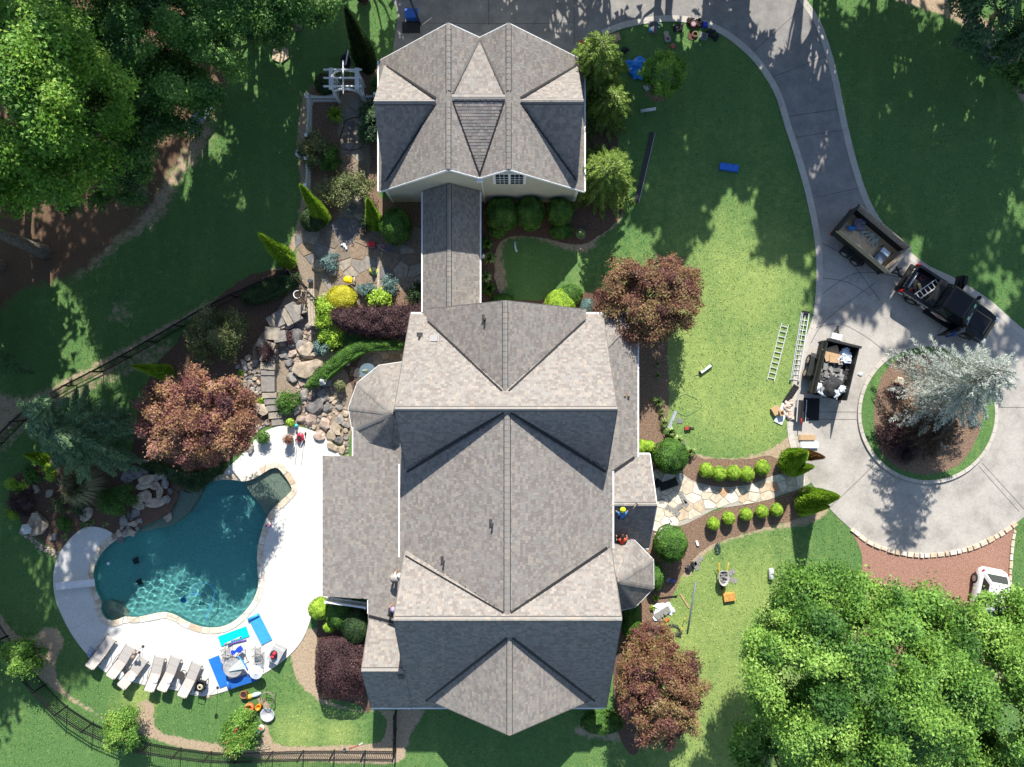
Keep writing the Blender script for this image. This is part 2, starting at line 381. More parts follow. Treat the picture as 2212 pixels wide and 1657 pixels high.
def make_ground():
    st = 0.2; x = np.arange(-46, 46.01, st); y = np.arange(-36, 44.01, st)
    X, Y = np.meshgrid(x, y); nx, ny = len(x), len(y)
    dry = np.zeros(X.shape); worn = np.zeros(X.shape)
    for (px, py, r) in DRY:
        q = P(px, py); dry = np.maximum(dry, 0.82*np.exp(-((X-q.x)**2+(Y-q.y)**2)/(r/34*0.75)**2))
    for poly, soft, k in WORN:
        bx = [p_[0] for p_ in poly]; by = [p_[1] for p_ in poly]
        m = (X > min(bx)-2) & (X < max(bx)+2) & (Y > min(by)-2) & (Y < max(by)+2)
        worn[m] = np.maximum(worn[m], k*np.clip(0.5+sdf(X[m], Y[m], poly)/soft, 0, 1))
    straw = np.clip(0.5+sdf(X, Y, WOODS)/1.6, 0, 1)
    Z = np.zeros(X.shape)
    idx = np.arange(nx*ny).reshape(ny, nx)
    F = np.stack([idx[:-1, :-1], idx[:-1, 1:], idx[1:, 1:], idx[1:, :-1]], -1).reshape(-1, 4)
    fc = (X[:-1, :-1]+st/2).ravel(), (Y[:-1, :-1]+st/2).ravel()
    hole = sdf(fc[0], fc[1], POOL) > -0.22
    F = F[~hole]
    V = np.stack([X.ravel(), Y.ravel(), Z.ravel()], 1)
    # far skirt to the horizon
    b = len(V); R = 1200.0
    ex = [(-46, -36), (46, -36), (46, 44), (-46, 44)]; fx = [(-R, -R), (R, -R), (R, R), (-R, R)]
    V = np.vstack([V, np.array([(a, c, 0) for a, c in ex+fx], float)])
    me = bpy.data.meshes.new('ground')
    F2 = [(b+0, b+4, b+5, b+1), (b+1, b+5, b+6, b+2), (b+2, b+6, b+7, b+3), (b+3, b+7, b+4, b+0)]
    me.from_pydata(V.tolist(), [], F.tolist()+F2)
    for n, a in (('dry', dry), ('worn', worn), ('straw', straw)):
        at = me.attributes.new(n, 'FLOAT', 'POINT'); at.data.foreach_set('value', np.concatenate([a.ravel(), np.full(8, 0.25 if n == 'dry' else 0.0)]).astype(np.float32))
    me.materials.append(M['lawn']); me.update()
    o = link(bpy.data.objects.new('ground', me)); o['kind'] = 'structure'
make_ground()

# ---- concrete
def concrete(name, c, stain=0.35, sc=0.5, mildew_shade=False):
    m, nt, N, L, B = newmat(name); B.inputs['Roughness'].default_value = 0.9; B.inputs['Specular IOR Level'].default_value = 0.25
    tc = N.new('ShaderNodeTexCoord')
    def nz(s, d, r):
        n = N.new('ShaderNodeTexNoise'); n.inputs['Scale'].default_value = s; n.inputs['Detail'].default_value = d; n.inputs['Roughness'].default_value = r
        L.new(tc.outputs['Object'], n.inputs['Vector']); return n.outputs['Fac']
    r1 = ramp(N, [(0.3, tuple(q*(1-stain) for q in c)), (0.52, c), (0.75, tuple(min(1, q*(1+stain*.55)) for q in c))]); L.new(nz(sc, 9, .68), r1.inputs[0])
    r2 = ramp(N, [(0.35, (0.7, 0.7, 0.7)), (0.6, (1, 1, 1))]); L.new(nz(sc*17, 7, .7), r2.inputs[0])
    mx = N.new('ShaderNodeMix'); mx.data_type = 'RGBA'; mx.blend_type = 'MULTIPLY'; mx.inputs[0].default_value = 0.6
    L.new(r1.outputs[0], mx.inputs[6]); L.new(r2.outputs[0], mx.inputs[7]); out = mx.outputs[2]
    if mildew_shade:      # old mildewed slabs at the garage end, tree shade also painted into the colour
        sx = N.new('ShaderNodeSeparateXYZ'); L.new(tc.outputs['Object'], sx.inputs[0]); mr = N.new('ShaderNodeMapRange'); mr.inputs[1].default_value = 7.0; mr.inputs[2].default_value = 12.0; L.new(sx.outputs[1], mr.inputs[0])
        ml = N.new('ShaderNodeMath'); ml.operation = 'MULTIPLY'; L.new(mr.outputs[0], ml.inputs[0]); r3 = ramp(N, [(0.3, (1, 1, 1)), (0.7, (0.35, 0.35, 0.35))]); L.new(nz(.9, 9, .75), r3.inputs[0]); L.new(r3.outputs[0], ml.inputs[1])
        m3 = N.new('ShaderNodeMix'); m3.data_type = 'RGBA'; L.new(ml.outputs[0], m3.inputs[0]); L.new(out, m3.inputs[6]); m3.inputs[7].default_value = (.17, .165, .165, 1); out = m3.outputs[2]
    L.new(out, B.inputs['Base Color'])
    bp = N.new('ShaderNodeBump'); bp.inputs['Strength'].default_value = 0.2; bp.inputs['Distance'].default_value = 0.01
    L.new(nz(40, 3, .6), bp.inputs['Height']); L.new(bp.outputs[0], B.inputs['Normal'])
    return m
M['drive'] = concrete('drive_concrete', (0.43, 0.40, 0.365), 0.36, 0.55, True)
M['drive_edge'] = concrete('kerb_concrete', (0.52, 0.48, 0.43), 0.2, 1.2)
M['deck'] = concrete('pool_deck_finish', (0.66, 0.645, 0.615), 0.08, 0.5)
M['mulch'] = mat('bark_mulch', (0.075, 0.045, 0.032), 0.95, 0.5, 16, 1.0, 26, col2=(0.21, 0.13, 0.09), detail=9)
M['mulch_dry'] = mat('dry_mulch', (0.14, 0.085, 0.06), 0.95, 0.45, 14, 1.0, 26, col2=(0.33, 0.22, 0.15), detail=9)
M['gravel'] = mat('pea_gravel', (0.22, 0.17, 0.12), 0.95, 0.45, 22, 1.0, 30, col2=(0.42, 0.34, 0.26), detail=6)
M['red_gravel'] = mat('red_gravel', (0.30, 0.15, 0.105), 0.95, 0.35, 18, 1.0, 40, col2=(0.47, 0.27, 0.2), detail=6)
M['joint'] = mat('joint_dark', (0.10, 0.095, 0.09), 0.95, 0.2, 9)  # plain dark tone of the control joints

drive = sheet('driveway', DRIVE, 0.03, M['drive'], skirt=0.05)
def joint(pts, w=0.03, z=0.034):
    mb = MB(); pts = spline(PL(pts), 0.5, closed=False)
    for a, b in zip(pts, pts[1:]): mb.bar((a[0], a[1], z-0.004), (b[0], b[1], z-0.004), w, 0.012)
    return mb.build('control_joint', M['joint'], drive)
for j in ([(1714,906),(1850,906)],[(1716,890),(1850,890)],[(1762,708),(1815,700),(1880,735),(1922,772)],[(1774,636),(1850,590),(1950,600),(1990,610)],
          [(1771,524),(1830,560),(1900,650)],[(1750,742),(1785,690),(1890,610)],[(1890,1000),(1850,1040),(1790,1097)],[(2120,1000),(2211,1100)],[(2112,1006),(2200,1105)],
          [(2152,880),(2260,880)],[(860,50),(1100,52),(1240,50)],[(1055,-20),(1055,55)],[(1240,-20),(1240,95)],[(1435,-20),(1440,42)],[(1682,255),(1820,235)],[(1702,300),(1830,280)],
          [(1660,170),(1790,120)],[(1620,118),(1740,10)],[(1747,430),(1862,405)],[(1768,600),(1830,610),(1880,640)],[(2010,745),(2070,640)]): joint(j)
def edge_band(name, pts, w, z, h, m, parent):
    mb = MB(); pts = spline(PL(pts), 0.4, closed=False)
    for a, b in zip(pts, pts[1:]): mb.bar((a[0], a[1], z), (b[0], b[1], z), w, h)
    return mb.build(name, m, parent)
edge_band('edge_band', [(1300,73),(1350,54),(1430,41),(1500,46),(1560,69),(1620,116),(1658,165),(1682,210),(1702,275),(1725,345),(1746,420),(1763,505),(1769,565),(1767,640),(1760,690),(1747,728),(1735,760),(1722,805),(1713,855),(1706,905),(1709,950),(1720,988)], 0.4, 0.026, 0.022, M['drive_edge'], drive)
edge_band('edge_band', [(1725,-10),(1761,42),(1781,92),(1801,162),(1821,262),(1846,362),(1876,445),(1920,510),(1990,573),(2060,608),(2130,652),(2185,700),(2240,745)], 0.4, 0.026, 0.022, M['drive_edge'], drive)

# ---- planted island in the turning circle
def ring(cx, cy, r, n=96, sx=1, sy=1): return [(cx+sx*r*math.cos(2*math.pi*k/n), cy+sy*r*math.sin(2*math.pi*k/n)) for k in range(n)]
mb = MB(); nseg = 44
for k in range(nseg):
    a0 = 2*math.pi*k/nseg+0.002; a1 = 2*math.pi*(k+1)/nseg-0.002
    q = [(ISL_C.x+r*math.cos(a), ISL_C.y+r*math.sin(a)) for r, a in ((ISL_R-.22, a0), (ISL_R, a0), (ISL_R, (a0+a1)/2), (ISL_R, a1), (ISL_R-.22, a1), (ISL_R-.22, (a0+a1)/2))]
    mb.prism(q, 0.0, 0.16, 0, 0.01)
o = mb.build('island_kerb', M['drive_edge']); o['kind'] = 'structure'
g = sheet('island_lawn', ring(ISL_C.x, ISL_C.y, ISL_R-.2), 0.13, M['lawn'])
bed = rough_edge(spline([ (P(a,b).x, P(a,b).y) for a,b in ((1885,895),(1893,960),(1920,1000),(1965,1020),(2020,1022),(2070,1000),(2105,950),(2118,890),(2100,820),(2050,780),(1985,765),(1925,785),(1895,830))], 0.15), 0.06, 2.5, 3)
sheet('island_bed', bed, 0.136, M['mulch_dry'])

# ---- red gravel parking strip
sheet('gravel_drive', rough_edge(spline(PL([(1838,1140),(1880,1165),(1985,1190),(2100,1172),(2186,1130),(2183,1180),(2180,1260),(2178,1420),(1870,1420),(1862,1230),(1858,1190)]), .25), 0.05, 2, 5), 0.012, M['red_gravel'])

# ---- mulch beds
def bedsheet(pts, z=0.008, m='mulch', seed=1, amp=0.09): return sheet('planting_bed', rough_edge(spline(PL(pts), .18), amp, 2.2, seed), z, M[m])
bedsheet([(1255,150),(1300,120),(1345,250),(1330,330),(1345,440),(1330,480),(1290,512),(1250,530),(1190,518),(1130,510),(1085,520),(1068,560),(1078,630),(1140,650),(1290,630),(1310,650),(1310,700),(1030,720),(1030,420),(1255,420)], 0.008, 'mulch', 2)
bedsheet([(1372,690),(1440,700),(1440,760),(1445,860),(1440,935),(1470,962),(1520,988),(1600,992),(1660,985),(1690,1000),(1730,1040),(1660,1060),(1480,1045),(1400,1030),(1372,985)], 0.008, 'mulch_dry', 4)
bedsheet([(1410,1140),(1466,1138),(1530,1108),(1600,1090),(1690,1070),(1740,1050),(1770,1085),(1745,1112),(1690,1130),(1620,1148),(1545,1172),(1500,1205),(1470,1250),(1450,1290),(1435,1320),(1420,1370),(1390,1380),(1330,1400),(1330,1200)], 0.012, 'mulch_dry', 6)
bedsheet([(1392,185),(1412,180),(1440,187),(1448,203),(1438,216),(1415,219),(1396,208)], 0.008, 'mulch_dry', 7)
bedsheet([(668,190),(735,180),(815,140),(830,200),(818,420),(912,420),(912,670),(690,680),(660,560),(655,520),(668,400),(668,250)], 0.006, 'mulch_dry', 8)
bedsheet([(520,605),(560,590),(640,575),(700,560),(715,640),(720,740),(760,760),(880,740),(880,830),(760,860),(750,960),(700,940),(640,918),(560,930),(470,1020),(385,1060),(290,1010),(300,900),(330,800),(380,740),(430,680)], 0.0065, 'mulch', 9)
bedsheet([(120,990),(160,985),(300,1000),(380,1030),(372,1100),(300,1140),(240,1150),(190,1140),(150,1165),(128,1190),(100,1175),(60,1145),(40,1115),(20,1070),(30,1030),(70,1010)], 0.007, 'mulch', 10)
bedsheet([(685,1340),(700,1330),(800,1330),(800,1530),(770,1520),(705,1500),(690,1440)], 0.008, 'mulch', 11)
bedsheet([(1330,1290),(1385,1290),(1400,1380),(1380,1620),(1330,1560)], 0.0085, 'mulch', 12)
sheet('gravel_bed', rough_edge(spline(PL([(590,690),(640,600),(700,560),(740,590),(690,690),(720,760),(745,800),(765,860),(752,960),(715,950),(650,915),(590,905),(570,830),(545,760)]), .2), .1, 2, 3), 0.0105, M['gravel'])
sheet('gravel_path', rough_edge(spline(PL([(733,215),(790,215),(800,330),(805,460),(912,500),(912,600),(800,650),(690,690),(655,640),(640,540),(650,480),(730,470),(735,350)]), .2), .12, 2, 4), 0.0102, M['gravel'])
sheet('courtyard_patio', spline(PL([(770,830),(790,762),(880,745),(880,820)]), .3), 0.0112, M['gravel'])

# ---- pool
def pool_parts():
    c = ccw(POOL)
    # grid-cut deck: fine cells inside DECK and outside POOL
    st = 0.12; xs = np.arange(-30.5, -9.8, st); ys = np.arange(-21, 0, st)
    X, Y = np.meshgrid(xs, ys); nx, ny = len(xs), len(ys)
    sd = sdf(X, Y, DECK); sp = -sdf(X, Y, c)
    s = np.minimum(sd, sp)                    # >0 : deck
    # snap near-edge vertices onto the outline
    gx, gy = np.gradient(s, st, axis=1), np.gradient(s, st, axis=0); gn = np.maximum(np.hypot(gx, gy), 1e-3)
    near = np.abs(s) < st*0.72
    Xs = np.where(near, X-s*gx/gn**2, X); Ys = np.where(near, Y-s*gy/gn**2, Y)
    idx = np.arange(nx*ny).reshape(ny, nx); ok = (s > -1e-6) | near
    q = ok[:-1, :-1] & ok[:-1, 1:] & ok[1:, 1:] & ok[1:, :-1]
    F = np.stack([idx[:-1, :-1], idx[:-1, 1:], idx[1:, 1:], idx[1:, :-1]], -1)[q]
    used = np.unique(F); remap = -np.ones(nx*ny, int); remap[used] = np.arange(len(used))
    V = np.stack([Xs.ravel()[used], Ys.ravel()[used], np.full(len(used), 0.05)], 1)
    me = bpy.data.meshes.new('pool_deck'); me.from_pydata(V.tolist(), [], remap[F].tolist()); me.materials.append(M['deck']); me.update()
    o = link(bpy.data.objects.new('pool_deck', me)); o['kind'] = 'structure'
    mb = MB(); d = ccw(DECK); k = len(d)
    wet = inpoly([p[0] for p in d], [p[1] for p in d], c)
    mb.add([(p[0], p[1], 0.05) for p in d]+[(p[0], p[1], -0.02) for p in d], [(i, k+i, k+(i+1) % k, (i+1) % k) for i in range(k) if not (wet[i] or wet[(i+1) % k])])
    mb.build('deck_edge', M['deck'], o)
    return o
deck = pool_parts()
WATER_Z = -0.10
for pts in ([(560,1190),(690,1190)],[(470,1370),(520,1470)],[(600,1310),(665,1350)],[(300,1345),(270,1465)],[(215,1330),(150,1360)],[(640,1050),(700,1030)]):
    mb = MB(); a_, b_ = P(*pts[0], .05), P(*pts[1], .05); mb.bar(a_, b_, .018, .006); mb.build('control_joint', M['drive_edge'], deck)
M['plaster'] = mat('pool_plaster', (0.175, 0.36, 0.355), 0.8, 0.18, 9, 0.2, 60)
M['plaster_shelf'] = mat('shelf_plaster', (0.36, 0.28, 0.22), 0.85, 0.22, 14, 0.3, 60)
pool = bpy.data.objects.new('swimming_pool', None); link(pool); pool.location = P(400, 1200); pool['kind'] = 'structure'
def basin():
    c = ccw(POOL); n = len(c); mb = MB()
    mb.add([(p[0], p[1], 0.0) for p in c]+[(p[0], p[1], -1.9) for p in c], [(i, n+i, n+(i+1) % n, (i+1) % n) for i in range(n)])
    mb.build('pool_wall', M['plaster'], pool)
    # floor with a sloping bottom
    st = 0.25; xs = np.arange(-27.5, -13, st); ys = np.arange(-16.5, -5, st); X, Y = np.meshgrid(xs, ys)
    s = sdf(X, Y, c); dp = 0.95+0.85*np.clip((-17-X)/7, 0, 1)
    Z = -np.minimum(dp, 0.55+np.clip(s, 0, 5)*0.75)
    nx, ny = len(xs), len(ys); idx = np.arange(nx*ny).reshape(ny, nx); q = s > -0.45
    q = q[:-1, :-1] & q[:-1, 1:] & q[1:, 1:] & q[1:, :-1]
    F = np.stack([idx[:-1, :-1], idx[:-1, 1:], idx[1:, 1:], idx[1:, :-1]], -1)[q]
    mb = MB(); mb.add(np.stack([X.ravel(), Y.ravel(), Z.ravel()], 1).tolist(), F.tolist(), 0, True); mb.build('pool_floor', M['plaster'], pool)
    sh1 = spline(PL([(362,1036),(372,1045),(402,1066),(434,1052),(431,1066),(412,1096),(390,1120),(362,1137),(325,1145),(292,1150),(303,1130),(322,1108),(352,1098),(378,1084)]), .25)
    sh2 = spline(PL([(524,1040),(553,1028),(585,1008),(603,1008),(617,1025),(632,1048),(633,1062),(612,1081),(590,1102),(578,1120),(560,1095),(545,1075)]), .25)
    sh3 = spline(PL([(214,1312),(223,1336),(240,1344),(260,1341),(272,1333),(262,1318),(243,1305),(224,1300)]), .25)
    for sh, z in ((sh1, -0.32), (sh2, -0.30), (sh3, -0.55)):
        mb = MB(); mb.prism(sh, -1.9, z); mb.build('pool_shelf', M['plaster_shelf'], pool)
    return
basin()
def water():
    m, nt, N, L, B = newmat('pool_water')
    rf = N.new('ShaderNodeBsdfGlass'); rf.inputs['IOR'].default_value = 1.33; rf.inputs['Roughness'].default_value = 0.0; rf.inputs['Color'].default_value = (0.73, 0.95, 0.95, 1)
    L.new(rf.outputs[0], N['Material Output'].inputs['Surface']); M['water'] = m
    st = 0.045; xs = np.arange(-27.2, -13.4, st); ys = np.arange(-16.2, -5.2, st); X, Y = np.meshgrid(xs, ys)
    g = np.random.default_rng(4); Z = np.zeros(X.shape)
    for i in range(26):
        wl_ = g.uniform(.22, .62); a = g.uniform(0, 2*math.pi); k = 2*math.pi/wl_; kx, ky = k*math.cos(a), k*math.sin(a)
        Z += (0.0036*(wl_/.4)**1.6)/math.sqrt(13)*np.sin(kx*X+ky*Y+g.uniform(0, 6.28)+.6*np.sin(.7*X+.5*Y+i))
    s = sdf(X, Y, ccw(POOL)); ok = s > -0.09; nx, ny = len(xs), len(ys); idx = np.arange(nx*ny).reshape(ny, nx)
    q = ok[:-1, :-1] & ok[:-1, 1:] & ok[1:, 1:] & ok[1:, :-1]
    F = np.stack([idx[:-1, :-1], idx[:-1, 1:], idx[1:, 1:], idx[1:, :-1]], -1)[q]
    used = np.unique(F); rm = -np.ones(nx*ny, int); rm[used] = np.arange(len(used))
    mb = MB(); mb.add(np.stack([X.ravel(), Y.ravel(), WATER_Z+Z.ravel()], 1)[used].tolist(), rm[F].tolist(), 0, True)
    o = mb.build('pool_water', m); o['kind'] = 'structure'
    o.cycles.is_caustics_caster = True; sun_d.cycles.is_caustics_light = True
    for ch in pool.children: ch.cycles.is_caustics_receiver = True
    return o
water()
STONE = [mat('flagstone_'+n, c, 0.85, 0.2, 4, 0.3, 18) for n, c in (('cream', (0.60, 0.52, 0.41)), ('tan', (0.52, 0.41, 0.29)), ('rust', (0.47, 0.29, 0.17)), ('sand', (0.56, 0.47, 0.36)), ('pale', (0.66, 0.60, 0.50)), ('grey', (0.36, 0.34, 0.31)))]
DSTONE = [mat('patio_stone_'+n, c, 0.9, 0.25, 4, 0.4, 18) for n, c in (('grey', (0.24, 0.22, 0.20)), ('brown', (0.20, 0.16, 0.125)), ('slate', (0.15, 0.145, 0.15)), ('buff', (0.32, 0.28, 0.225)), ('rust', (0.24, 0.175, 0.125)))]
ROCK = [mat('rock_'+n, c, 0.92, 0.3, 3, 0.8, 12, col2=c2) for n, c, c2 in (('grey', (0.21, 0.20, 0.19), (0.36, 0.33, 0.3)), ('buff', (0.34, 0.27, 0.20), (0.52, 0.43, 0.33)), ('rose', (0.36, 0.25, 0.20), (0.53, 0.42, 0.35)), ('slate', (0.12, 0.115, 0.12), (0.24, 0.22, 0.21)))]
# coping stones: one by one round the water
cop = bpy.data.objects.new('pool_coping', None); link(cop); cop.location = P(400, 1200); cop['kind'] = 'structure'
def coping():
    c = ccw(POOL); n = len(c); r = random.Random(5)
    nr = []
    for i in range(n):
        a = Vector(c[i-2]); b = Vector(c[(i+2) % n]); d = (b-a).normalized(); nr.append(Vector((d.y, -d.x)))
    skip = PL([(300,1005),(470,1030),(440,1080),(380,1130),(290,1160),(270,1130)])
    acc = 0; i0 = 0; tgt = r.uniform(.35, .7)
    for i in range(1, n+1):
        acc += (Vector(c[i % n])-Vector(c[i-1])).length
        if acc < tgt and i < n: continue
        seg = list(range(i0, i+1)); i0 = i; acc = 0; tgt = r.uniform(.32, .7)
        w = r.uniform(.30, .36)
        inn = [Vector(c[k % n])-nr[k % n]*0.05 for k in seg]; out = [Vector(c[k % n])+nr[k % n]*w for k in seg]
        m0 = inn[len(inn)//2]
        if inpoly([m0.x], [m0.y], skip)[0]: continue
        poly = [tuple(q) for q in inn]+[tuple(q) for q in out[::-1]]
        cxy = Vector((sum(q[0] for q in poly)/len(poly), sum(q[1] for q in poly)/len(poly)))
        poly = [tuple(cxy+(Vector(q)-cxy)*0.955) for q in poly]
        parts = [poly]
        if r.random() < .45:
            ang = r.uniform(0, math.pi); nx, ny = math.cos(ang), math.sin(ang); cc = nx*cxy.x+ny*cxy.y
            parts = [halfclip(poly, nx, ny, cc-.012), halfclip(poly, -nx, -ny, -cc-.012)]
        for p in parts:
            if len(p) < 3: continue
            mb = MB(); mb.prism(p, 0.0, 0.085+r.uniform(0, .012), 0, 0.02); mb.build('coping_stone', r.choice([STONE[0], STONE[3], STONE[4], STONE[0], STONE[1], STONE[4]]), cop)
coping()
# ---- flagstone walks
def stone_field(name, poly, sp, gap, z0, z1, mats, seed, aspect=1.0, base=None, root_label=None):
    root = bpy.data.objects.new(name, None); link(root); root['kind'] = 'structure'
    c = Vector((sum(q[0] for q in poly)/len(poly), sum(q[1] for q in poly)/len(poly), 0)); root.location = c
    if base: sheet('bedding', poly, z0, base, None, root)
    r = random.Random(seed)
    for cell in cells(poly, sp, gap, seed, aspect=aspect):
        mb = MB(); mb.prism(cell, z0, z1+r.uniform(-.008, .012), 0, 0.03); mb.build('flagstone', r.choice(mats), root)
    return root
M['mortar'] = mat('mortar', (0.40, 0.37, 0.32), 0.9, 0.15, 12)
FRONT = spline(PL([(1405,1025),(1440,1015),(1471,1022),(1500,1040),(1560,1052),(1620,1045),(1680,1025),(1741,1022),(1752,1040),(1721,1058),(1688,1068),(1656,1080),(1581,1094),(1546,1099),(1506,1119),(1466,1136),(1405,1140)]), .25)
stone_field('front_walk', FRONT, 0.62, 0.05, 0.02, 0.05, [STONE[0], STONE[1], STONE[2], STONE[3], STONE[4], STONE[0], STONE[4]], 3, 1.25, M['mortar'])
stone_field('garden_patio', spline(PL([(640,500),(680,480),(730,470),(800,465),(850,520),(912,520),(912,612),(850,612),(800,630),(760,640),(700,640),(690,600),(660,560),(640,540)]), .25), 0.85, 0.07, 0.012, 0.045, DSTONE, 8, 1.2)
stone_field('garden_path', spline(PL([(738,225),(785,225),(790,330),(790,460),(740,465),(742,330)]), .25), 0.75, 0.12, 0.012, 0.04, DSTONE, 9)
stone_field('courtyard_paving', spline(PL([(775,828),(790,775),(840,755),(880,752),(880,825)]), .25), 0.8, 0.06, 0.0125, 0.04, DSTONE+[STONE[1]], 10)
# ------------------------------------------------------------------ houses
def shingle_mat():
    m, nt, N, L, B = newmat('asphalt_shingle'); B.inputs['Roughness'].default_value = 0.95; B.inputs['Specular IOR Level'].default_value = 0.12
    at = N.new('ShaderNodeAttribute'); at.attribute_name = 'v'
    cols = [(0.23,0.207,0.191),(0.276,0.254,0.236),(0.253,0.224,0.207),(0.297,0.273,0.251),(0.27,0.258,0.242),(0.317,0.283,0.252),(0.241,0.217,0.204),(0.343,0.306,0.271),(0.279,0.251,0.233),(0.294,0.281,0.265)]
    rp = ramp(N, [(i/len(cols), c) for i, c in enumerate(cols)], 'CONSTANT'); L.new(at.outputs['Fac'], rp.inputs[0])
    tc = N.new('ShaderNodeTexCoord'); nz = N.new('ShaderNodeTexNoise'); nz.inputs['Scale'].default_value = 30; nz.inputs['Detail'].default_value = 5
    n2 = N.new('ShaderNodeTexNoise'); n2.inputs['Scale'].default_value = 0.5; n2.inputs['Detail'].default_value = 4
    L.new(tc.outputs['Object'], nz.inputs['Vector']); L.new(tc.outputs['Object'], n2.inputs['Vector'])
    r2 = ramp(N, [(0.3, (0.8,)*3), (0.7, (1.15,)*3)]); L.new(nz.outputs['Fac'], r2.inputs[0])
    r3 = ramp(N, [(0.3, (0.97,)*3), (0.7, (1.15,)*3)]); L.new(n2.outputs['Fac'], r3.inputs[0])
    x = N.new('ShaderNodeMix'); x.data_type = 'RGBA'; x.blend_type = 'MULTIPLY'; x.inputs[0].default_value = 1
    y = N.new('ShaderNodeMix'); y.data_type = 'RGBA'; y.blend_type = 'MULTIPLY'; y.inputs[0].default_value = 1
    L.new(rp.outputs[0], x.inputs[6]); L.new(r2.outputs[0], x.inputs[7]); L.new(x.outputs[2], y.inputs[6]); L.new(r3.outputs[0], y.inputs[7])
    L.new(y.outputs[2], B.inputs['Base Color']); return m
M['shingle'] = shingle_mat()
M['roofdeck'] = mat('roof_edge', (0.13, 0.12, 0.115), 0.95, 0.2, 8)
M['roof_shadow'] = mat('roof_shadow_dark', (0.018, 0.018, 0.02), 0.6, 0.2, 6)  # near-black tone standing in for shadow lines on the roof

class Slope:
    def __init__(s, poly, a, b, c): s.poly = ccw(poly); s.a, s.b, s.c = a, b, c
    def z(s, x, y): return s.a+s.b*x+s.c*y
def plane3(p, q, r):
    p, q, r = Vector(p), Vector(q), Vector(r); n = (q-p).cross(r-p)
    return (p.dot(n)/n.z, -n.x/n.z, -n.y/n.z)
class Gable:
    """axis 'x' or 'y' = direction of the ridge; rc = ridge line coordinate, e0<rc<e1 eaves"""
    def __init__(s, axis, rc, zr, a0, a1, e0, z0, e1, z1):
        s.axis, s.rc, s.zr, s.a0, s.a1, s.e0, s.z0, s.e1, s.z1 = axis, rc, zr, a0, a1, e0, z0, e1, z1
        k = lambda a, e: (a, e) if axis == 'x' else (e, a)
        s.slopes = []
        for e, z in ((e0, z0), (e1, z1)):
            poly = [k(a0, rc), k(a1, rc), k(a1, e), k(a0, e)]
            p0 = k(a0, rc)+(zr,); p1 = k(a1, rc)+(zr,); p2 = k(a0, e)+(z,)
            s.slopes.append(Slope(poly, *plane3(p0, p1, p2)))
    def pt(s, a, e, z): return (a, e, z) if s.axis == 'x' else (e, a, z)
    def solid(s, mb, inset=0.3, drop=0.14, base=0.0, i0=None, i1=None):
        p0 = (s.zr-s.z0)/(s.rc-s.e0); p1 = (s.zr-s.z1)/(s.e1-s.rc)
        pr = [(s.e0+.35, base), (s.e0+.35, s.z0+.35*p0-drop), (s.rc, s.zr-drop), (s.e1-.35, s.z1+.35*p1-drop), (s.e1-.35, base)]
        A0 = s.a0+(inset if i0 is None else i0); A1 = s.a1-(inset if i1 is None else i1)
        vs = [s.pt(A0, e, z) for e, z in pr]+[s.pt(A1, e, z) for e, z in pr]
        fs = [(0,1,2,3,4), (9,8,7,6,5)]+[(k, 5+k, 6+k, k+1) for k in range(4)]
        mb.add(vs, fs)
def zmax(slopes, x, y, skip=None):
    best = np.full(np.shape(x), -1e9)
    for s in slopes:
        if s is skip: continue
        m = inpoly(x, y, s.poly); best = np.where(m, np.maximum(best, s.z(x, y)), best)
    return best
